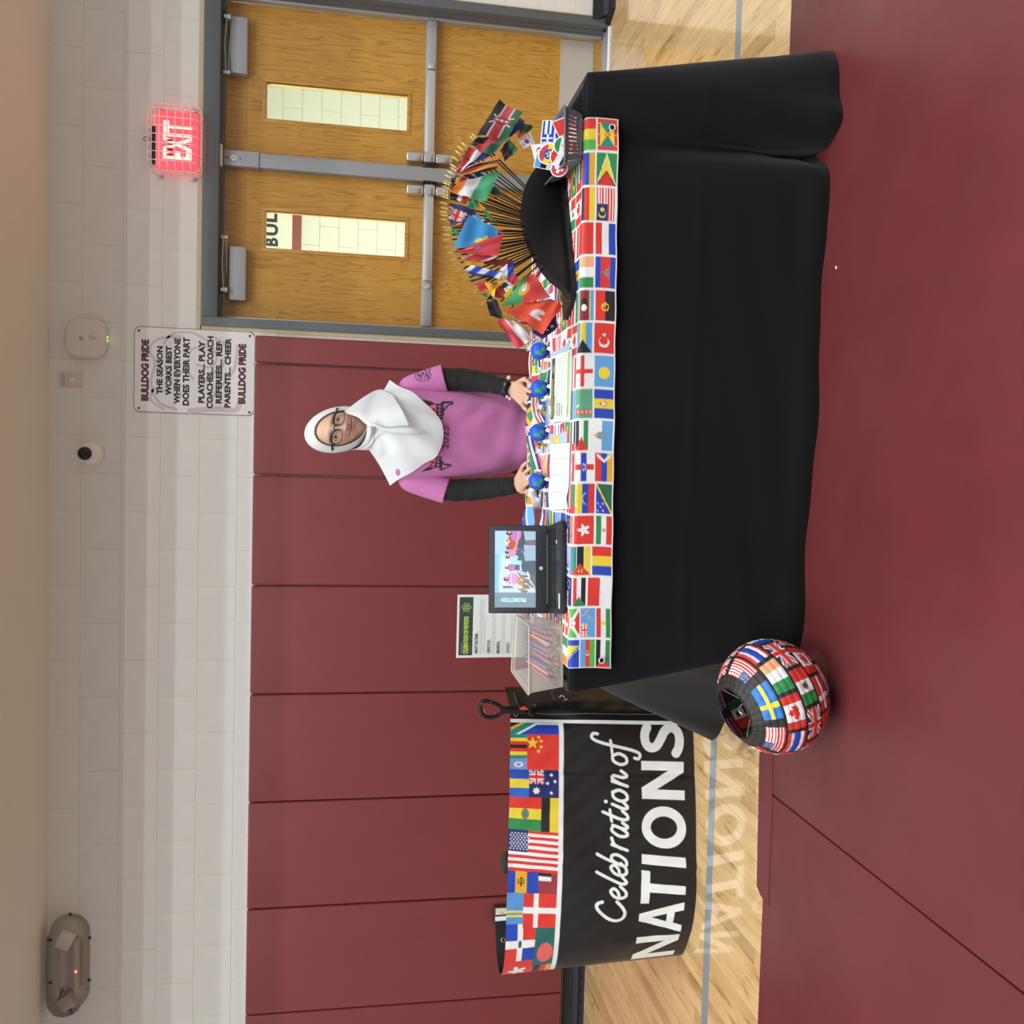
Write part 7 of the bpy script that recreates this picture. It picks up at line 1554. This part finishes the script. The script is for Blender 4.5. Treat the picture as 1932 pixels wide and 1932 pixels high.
# ------------------------------------------------------------------ vinyl banner wrapped round a folding wagon
BT = [(-.98, -1.36), (-1.22, -1.37), (-1.39, -1.44), (-1.432, -1.55), (-1.33, -1.635), (-1.1, -1.66), (-.85, -1.66), (-.6, -1.65), (-.345, -1.63), (-.275, -1.58), (-.235, -1.47)]
BB = [(-.95, -1.45), (-1.15, -1.48), (-1.30, -1.55), (-1.348, -1.64), (-1.25, -1.715), (-1.10, -1.775), (-.90, -1.778), (-.62, -1.738), (-.36, -1.675), (-.285, -1.61), (-.25, -1.50)]
BW, BH = 1.8045, .752
N0 = 400; T0, B0 = spline(BT, N0), spline(BB, N0)
L0 = np.r_[0, np.cumsum(np.linalg.norm(np.diff((T0+B0)/2, axis=0), axis=1))]
NU, NV = 860, 360
sv = np.linspace(0, L0[-1], NU); Tt = np.stack([np.interp(sv, L0, T0[:, k]) for k in (0, 1)], 1); Bb = np.stack([np.interp(sv, L0, B0[:, k]) for k in (0, 1)], 1)
cv = Canvas(L0[-1], BH, NU, NV, 2, '1d1b19'); Wh = 'eef2f1'
tb = .553
def bflag(nm, a, b, c, d):
    i0, i1, j0, j1 = cv._win(a, c, b, d); X, Y = np.meshgrid((cv.x[i0:i1]-a)/(b-a), (cv.y[j0:j1]-c)/(d-c)); cv.a[j0:j1, i0:i1] = flag_eval(nm, 1-Y, X, (d-c)/(b-a))
cv.flag('hongkong', .50, .628, .64, BH); cv.rect(.50, .60, .60, .628, '26241f'); cv.rect(.50, .575, .60, .60, 'd8402c'); cv.rect(.50, tb, .60, .575, 'f0a040')
cv.rect(.60, tb, .77, .635, '2a6a68'); cv.disc(.665, .588, .045, 'e86a68', .032)
bflag('dominican', .64, .785, .632, BH); bflag('denmark', .77, .90, tb, .684); cv.flag('aruba', .785, .90, .684, BH); bflag('aruba', .785, .90, .684, BH)
cv.rect(.785, .684, .90, BH, '5a98d8'); cv.rect(.81, .684, .818, BH, 'f0d83c'); cv.rect(.826, .684, .834, BH, 'f0d83c')
bflag('barbados', .90, .982, .628, .765); cv.rect(.90, tb, .982, .628, '9c3c44'); cv.rect(.968, .578, .982, .628, '26241f'); cv.rect(.952, .578, .968, .628, Wh)
bflag('usa', .982, 1.147, tb, BH); bflag('bolivia', 1.147, 1.29, .622, BH); cv.rect(1.147, .588, 1.29, .622, '26241f'); cv.rect(1.147, tb, 1.29, .588, 'f0d83c')
for a, b, c in ((1.29, 1.328, '2f6ac8'), (1.328, 1.365, 'f0d83c'), (1.365, 1.402, '2a50b8')): cv.rect(a, .674, b, BH, c)
bflag('australia', 1.29, 1.402, tb, .674); cv.rect(1.402, tb, 1.45, .68, 'e0402c'); bflag('emblem', 1.402, 1.447, .68, BH)
bflag('china', 1.41, 1.545, tb, .682); bflag('zimbabwe', 1.447, 1.545, .682, BH); bflag('southafrica', 1.545, 1.66, tb, BH)
cv.rect(.45, .534, 1.60, tb, Wh)
cv.rect(1.593, .0, 1.607, BH, Wh); cv.rect(1.607, 0, L0[-1], BH, '1d1b19'); cv.rect(1.632, 0, 1.6345, BH, '8a8a88')
cv.rect(0, 0, .50, BH, '0f0f10'); cv.rect(.27, 0, .286, BH, Wh)
# NATIONS
h0, h1 = .043, .218; wd = .037
def pl(pts): cv.poly(pts, Wh)
def Ncap(a, b): 
    pl([(a, h0), (a+wd, h0), (a+wd, h1), (a, h1)]); pl([(b-wd, h0), (b, h0), (b, h1), (b-wd, h1)]); pl([(a, h1), (a+wd*1.15, h1), (b, h0), (b-wd*1.15, h0)])
Ncap(.552, .706); Ncap(1.302, 1.449)
pl([(.725, h0), (.765, h0), (.826, h1), (.79, h1)]); pl([(.893, h0), (.853, h0), (.79, h1), (.826, h1)]); pl([(.765, .078), (.853, .078), (.84, .108), (.778, .108)])
cv.rect(.878, h1-.034, 1.022, h1, Wh); cv.rect(.932, h0, .970, h1, Wh); cv.rect(1.049, h0, 1.088, h1, Wh)
cv.disc(1.197, .1305, .079, Wh, .0905); cv.disc(1.197, .1305, .042, '1d1b19', .054)
cv.stroke(spline([(1.582, .190), (1.555, .201), (1.522, .199), (1.502, .180), (1.508, .155), (1.535, .137), (1.565, .120), (1.582, .095), (1.570, .068), (1.538, .058), (1.505, .062), (1.482, .074)], 70), .036, Wh)
# script line, drawn as pen strokes: letter box units, x height 1
X0 = .062; base = .276
def pen(pts, sx, w_=.0125, n=26):
    cv.stroke([(sx+x*.052, base+y*X0) for x, y in spline(pts, n)], w_, Wh)
pen([(1.75, 1.55), (1.55, 1.88), (1.1, 1.8), (.4, 1.2), (.12, .6), (.3, .15), (.8, .02), (1.3, .22), (1.8, .6)], .79, .0135, 40)
E_ = [(.1, .45), (.6, .55), (.85, .82), (.62, 1.02), (.25, .8), (.1, .4), (.28, .05), (.65, .05), (1.05, .4)]
pen(E_, .893); pen([(.95, 1.95), (.5, 1.1), (.15, .35), (.3, .02), (.7, .3)], .951); pen(E_, .988)
pen([(.95, 1.95), (.5, 1.1), (.1, .1)], 1.024); pen([(.2, .4), (.55, .95), (.9, 1.0), (1.0, .65), (.7, .15), (.3, .02), (.1, .15)], 1.024)
pen([(.45, 1.0), (.1, .0)], 1.092); pen([(.2, .4), (.5, .85), (.95, 1.02)], 1.092)
A_ = [(.9, .95), (.5, 1.02), (.12, .55), (.15, .1), (.4, .05), (.75, .5), (.92, .98)]
pen(A_, 1.146); pen([(.92, .98), (.7, .3), (.85, .02), (1.15, .35)], 1.146); pen([(.75, 1.6), (.3, .5), (.32, .05), (.6, .05), (.9, .35)], 1.204); pen([(.1, 1.05), (.95, 1.15)], 1.204, .011)
pen([(.5, 1.0), (.2, .3), (.32, .02), (.7, .3)], 1.250); cv.disc(1.285, base+1.42*X0, .0075, Wh)
O_ = [(.75, .98), (.35, .9), (.1, .45), (.25, .05), (.65, .1), (.92, .55), (.75, .98)]
pen(O_, 1.284); pen([(.5, 1.0), (.15, .0)], 1.340); pen([(.25, .35), (.65, .95), (.92, .9), (.8, .3), (.95, .02), (1.3, .4)], 1.340)
pen(O_, 1.428); pen([(1.75, 1.95), (1.75, 2.25), (1.4, 2.3), (1.05, 1.6), (.55, -.3), (.25, -.85), (-.1, -.75), (-.05, -.5)], 1.462, .0125, 40); pen([(.3, 1.0), (1.25, 1.1)], 1.462, .0115)
tv = np.linspace(0, 1, NV)[:, None, None]
XY = Bb[None]*(1-tv)+Tt[None]*tv; Zb = np.broadcast_to(tv*BH+.0025, (NV, NU, 1)); Pb = np.concatenate([XY, Zb], 2)
tg = np.gradient(XY, axis=1); tg /= np.linalg.norm(tg, axis=2, keepdims=True)+1e-9; nb = np.stack([tg[..., 1], -tg[..., 0], np.zeros(tg.shape[:2])], 2)
SS, TT = np.meshgrid(sv, np.linspace(0, 1, NV))
wr = .0035*np.sin(SS*21+TT*3)*np.sin(TT*4+.6)+.0025*np.sin(SS*9-TT*11)-.005*np.exp(-((SS-1.40)/.012)**2)-.004*np.exp(-((SS-1.03+.02*TT)/.010)**2)+.004*np.exp(-((SS-1.06)/.02)**2)+.0018*np.sin(SS*60+TT*25)*np.sin(TT*17)
wr *= np.clip((SS-.6)/.1, 0, 1)
wv_ = .008*np.exp(-((TT-.75)/.12)**2)*np.exp(-((SS-1.62)/.05)**2)
Pb = Pb+nb*(wr-wv_*3)[..., None]
banner = thing('vinyl_banner', 'black vinyl banner with a strip of flags and white words standing wrapped round the wagon', 'banner', (-.9, -1.65, 0))
i_st = int(np.searchsorted(sv, .262)); fast_grid('sheet', Pb[:, i_st:], np.ascontiguousarray(cv.get()[:, i_st:]), mat('banner_vinyl', attr=True, rough=.34, bump=.05, bscale=40, spec=.5), banner)
g = at_y(964, 1348, -1.60); a_ = np.linspace(0, 2*math.pi, 17)[:-1]
iy = int(.972*(NV-1)); ix = int(np.argmin(abs(sv-1.626))); gp = Pb[iy, ix]+nb[iy, ix]*.002
e1_ = tg[iy, ix]; e1_ = np.array([e1_[0], e1_[1], 0])
MB().tube([gp+e1_*.0075*math.cos(b)+Z1*.0075*math.sin(b) for b in a_], .002, 7, closed=True).build('grommet', mat('brass_ring', 'c8b45a', .3, metal=.8), banner)
ix2 = int(np.argmin(abs(sv-.36))); gp = Pb[iy-4, ix2]-nb[iy-4, ix2]*.003; e1_ = np.array([tg[iy, ix2][0], tg[iy, ix2][1], 0])
MB().tube([gp+e1_*.0085*math.cos(b)+Z1*.0085*math.sin(b) for b in a_], .0026, 7, closed=True).build('grommet', MATS['brass_ring'], banner)
# wagon inside
wg = thing('folding_wagon', 'black folding wagon with a loop handle and orange clip, mostly behind the banner', 'wagon', (-.8, -1.5, 0))
M_wg = mat('wagon_black', '121214', .4); yw = -1.66
def wp(x, y, yy=yw): return at_y(900+x/12.075, 1280+y/12.075, yy)
lp_o = spline([wp(600, 690), wp(480, 600), wp(300, 530), wp(150, 520), (wp(80, 620)), wp(85, 740), wp(160, 850), wp(300, 890), wp(460, 850), wp(600, 760)], 44)
MB().tube(lp_o, [(.0085, .011)]*44, 10).build('handle_loop', M_wg, wg)
MB().tube([wp(540, 715), wp(640, 720), wp(760, 720), wp(1100, 730)], [(.011, .010), (.0155, .011), (.0165, .011), (.015, .011)], 12).build('handle_stem', M_wg, wg)
for x, y in ((115, 580), (160, 715), (175, 760), (430, 795), (325, 540)): MB().sphere(wp(x, y, yw-.012), .0022, 8, 6).build('handle_rivet', M_alu, wg)
MB().tube(spline([wp(860, 300), wp(900, 420), wp(930, 520), wp(1000, 620)], 12), [(.0085, .008)]*12, 10).build('lever', M_wg, wg)
Mx = [wp(930, 460, yw-.004), wp(1060, 450, yw-.004), wp(1130, 640, yw-.004), wp(960, 640, yw-.004)]
b_ = MB(); b_.add([tuple(p) for p in Mx]+[tuple(np.array(p)+Y1*.02) for p in Mx], [(0, 1, 2, 3), (7, 6, 5, 4), (0, 4, 5, 1), (1, 5, 6, 2), (2, 6, 7, 3), (3, 7, 4, 0)]); b_.build('lever_block', M_wg, wg, smooth=False)
o_ = MB(); Mx = [wp(965, 665, yw-.018), wp(1150, 680, yw-.018), wp(1160, 720, yw-.018), wp(985, 710, yw-.018)]
o_.add([tuple(p) for p in Mx]+[tuple(np.array(p)+Y1*.012) for p in Mx], [(0, 1, 2, 3), (7, 6, 5, 4), (0, 4, 5, 1), (1, 5, 6, 2), (2, 6, 7, 3), (3, 7, 4, 0)])
Mx = [wp(1035, 640, yw-.018), wp(1110, 645, yw-.018), wp(1115, 682, yw-.018), wp(1040, 676, yw-.018)]
o_.add([tuple(p) for p in Mx]+[tuple(np.array(p)+Y1*.012) for p in Mx], [(0, 1, 2, 3), (7, 6, 5, 4), (0, 4, 5, 1), (1, 5, 6, 2), (2, 6, 7, 3), (3, 7, 4, 0)])
o_.build('orange_clip', mat('clip_orange', 'e0542a', .4), wg, smooth=False)
MB().tube(spline([wp(1300, 620), wp(1330, 575), wp(1420, 560), wp(1600, 560), wp(1740, 565)], 16), [(.0045, .009)]*16, 8).build('side_loop', M_wg, wg)
for x, y in ((-1.18, -1.50), (-.42, -1.55), (-1.18, -1.42), (-.42, -1.45)): MB().tube([(x, y, .03), (x, y, .60)], .012, 8).build('frame_post', M_wg, wg)
for z in (.2, .58): MB().tube([(-1.18, -1.50, z), (-.42, -1.55, z), (-.42, -1.45, z), (-1.18, -1.42, z)], .011, 8, closed=True).build('frame_rail', M_wg, wg)
for x, y in ((-1.15, -1.5), (-.45, -1.53)): MB().lathe([(0, -.02), (.055, -.02), (.06, -.01), (.06, .01), (.055, .02), (0, .02)], (x, y, .0605), (0, 1, 0), 20).build('wheel', M_wg, wg)
hb = wp(1150, 735); MB().tube([hb, (-.40, -1.49, .58)], .011, 8).build('handle_mount', M_wg, wg)
cg_ = at_y(955, 1627, -1.5); MB().sphere(cg_+Z1*.002, (.05, .03, .022), 14, 8).build('stuffed_cloth', mat('dark_mesh', '2e3026', .9, bump=.6, bscale=400), wg)
# purple strap with a wire hook
t = thing('purple_strap', 'purple webbing strap with a small wire hook hanging beside the table edge', 'strap', tuple(wp(1800, 400, -1.72)))
ys = -1.76
sp_ = spline([wp(1890, 250, ys), wp(1720, 290, ys), wp(1720, 400, ys-.01), wp(1790, 500, ys-.015), wp(1900, 500, ys-.01), wp(1990, 420, ys)], 30); P = np.array([[p+Y1*w_ for p in sp_] for w_ in (-.016, 0, .016)])
MB().grid(P).build('webbing', mat('purple_web', '3a2450', .7), t, smooth=True, solid=.0018)
MB().tube(spline([wp(1885, 450, ys-.01), wp(1905, 395, ys-.01), wp(1960, 400, ys-.01), wp(2010, 460, ys-.01)], 14), .002, 6).build('hook', M_white, t)
MB().tube([wp(1930, 500, ys-.01), wp(2060, 470, ys-.01)], .0022, 6).build('tie', mat('bead_pink', 'e8c8d0', .3), t)

# ------------------------------------------------------------------ paper lantern printed with flags
v_ = ray(1457, 1313); v_ = v_/np.linalg.norm(v_)
ax = .93*(.905*(-DOWN)+.42*(-RIGHT))+.37*(-v_); ax /= np.linalg.norm(ax)
RE, RA = .166, .152
hz = math.sqrt(RE**2*(1-ax[2]**2)+RA**2*ax[2]**2)
LC = at_z(1457, 1313, .0235+hz)
e1_ = -v_-ax*np.dot(-v_, ax); e1_ /= np.linalg.norm(e1_); e2_ = np.cross(ax, e1_)
if np.dot(e2_, RIGHT) > 0: e2_ = -e2_                     # phi grows to the picture's left
nT, nP = 210, 420; th = np.radians(np.linspace(27, 158, nT)); ph = np.radians(np.linspace(-180, 180, nP))
T, Pp = np.meshgrid(th, ph, indexing='ij'); deg, pdg = np.degrees(T), np.degrees(Pp)
rib = 1+.010*np.abs(np.sin(np.radians(deg-27)*180/7.2))-.004+.006*np.sin(Pp*9+T*4)*np.exp(-((deg-35)/14)**2)+.003*np.sin(Pp*31+T*13)
P = LC+ax*(RA*np.cos(T)*rib)[..., None]+(e1_*np.cos(Pp)[..., None]+e2_*np.sin(Pp)[..., None])*(RE*np.sin(T)*rib)[..., None]
col = np.zeros(P.shape, np.float32); col[:] = lin('2c2b27')
rows = [(41, 61, [('usa', -52, 42), ('sweden', 4, 46), ('usa', 60, 46), ('france', 112, 40), ('russia', 160, 38), ('uk', -100, 40), ('thailand', -150, 40)]),
        (63.5, 83, [('thailand', -56, 36), ('ireland', -16, 36), ('canada', 24, 37), ('thailand', 64, 37), ('canada', 102, 36), ('ireland', 140, 34), ('mexico', 178, 34), ('uk', -96, 36), ('china', -136, 36)]),
        (85.5, 104, [('uk', -36, 37), ('mexico', 4, 36), ('uk', 44, 37), ('france', 84, 36), ('mexico', 122, 34), ('canada', 160, 34), ('france', -76, 36), ('sweden', -116, 36), ('thailand', -156, 36)]),
        (106.5, 123, [('canada', -22, 36), ('denmark', 18, 38), ('china', 58, 38), ('england', 96, 34), ('uk', -62, 36), ('usa', 134, 36), ('mexico', 172, 36), ('france', -102, 36), ('ireland', -142, 36)]),
        (125.5, 140, [('cook', -40, 44), ('usa', 8, 44), ('sweden', 56, 44), ('norway', 104, 44), ('france', 152, 44), ('uk', -88, 44), ('canada', -136, 44)]),
        (142, 155, [('france', -40, 60), ('uk', 30, 60), ('china', 100, 60), ('mexico', 165, 50), ('usa', -110, 60)])]
for t0, t1, fl in rows:
    for nm, pc_, w_ in fl:
        dp = (pdg-pc_+180) % 360-180; m_ = (abs(dp) < w_/2-.6) & (deg > t0) & (deg < t1)
        if m_.any(): col[m_] = flag_eval(nm, .5-dp[m_]/w_, 1-(deg[m_]-t0)/(t1-t0), 1.5)
t = thing('paper_lantern', 'round paper lantern printed with bands of flags lying against the tablecloth corner', 'lantern', (LC[0], LC[1], .0235))
fast_grid('paper_shade', P, col, mat('lantern_paper', attr=True, rough=.55, bump=.12, bscale=180), t)
ra = math.radians(27); rc = LC+ax*RA*math.cos(ra); rr0 = RE*math.sin(ra)
MB().tube([rc+(e1_*math.cos(b)+e2_*math.sin(b))*rr0 for b in np.linspace(0, 2*math.pi, 49)[:-1]], .002, 6, closed=True).build('rim_wire', M_black, t)
k_ = MB(); k_.tube(spline([rc+e2_*rr0, rc-ax*.05, rc-e2_*rr0], 16), .0012, 6); k_.tube(spline([rc+e2_*.02-ax*.04, rc+e2_*.01-ax*.015+e1_*.01, rc-e2_*.008-ax*.02, rc-e2_*.015-ax*.045+e1_*.01, rc-ax*.06], 18), .0022, 6); k_.build('inner_wire', mat('wire_steel', 'd8d8d8', .25, metal=.8), t)
# scraps on the mat
for px_, py_, lab, s in ((1578, 505, 'small pale scrap lying on the mat in front of the tablecloth', .005), (1524, 290, 'tiny white tag by the tablecloth fold at the right', .006)):
    p = at_z(px_, py_, .0235); tag(MB().prism([(-s, -s*.5), (s*.8, -s*.7), (s, s*.6), (-s*.3, s)], p, X1, Y1, Z1*.0012).build('paper_scrap', mat('plain_paper', 'eef0f2', .6), smooth=False), lab, 'scrap')
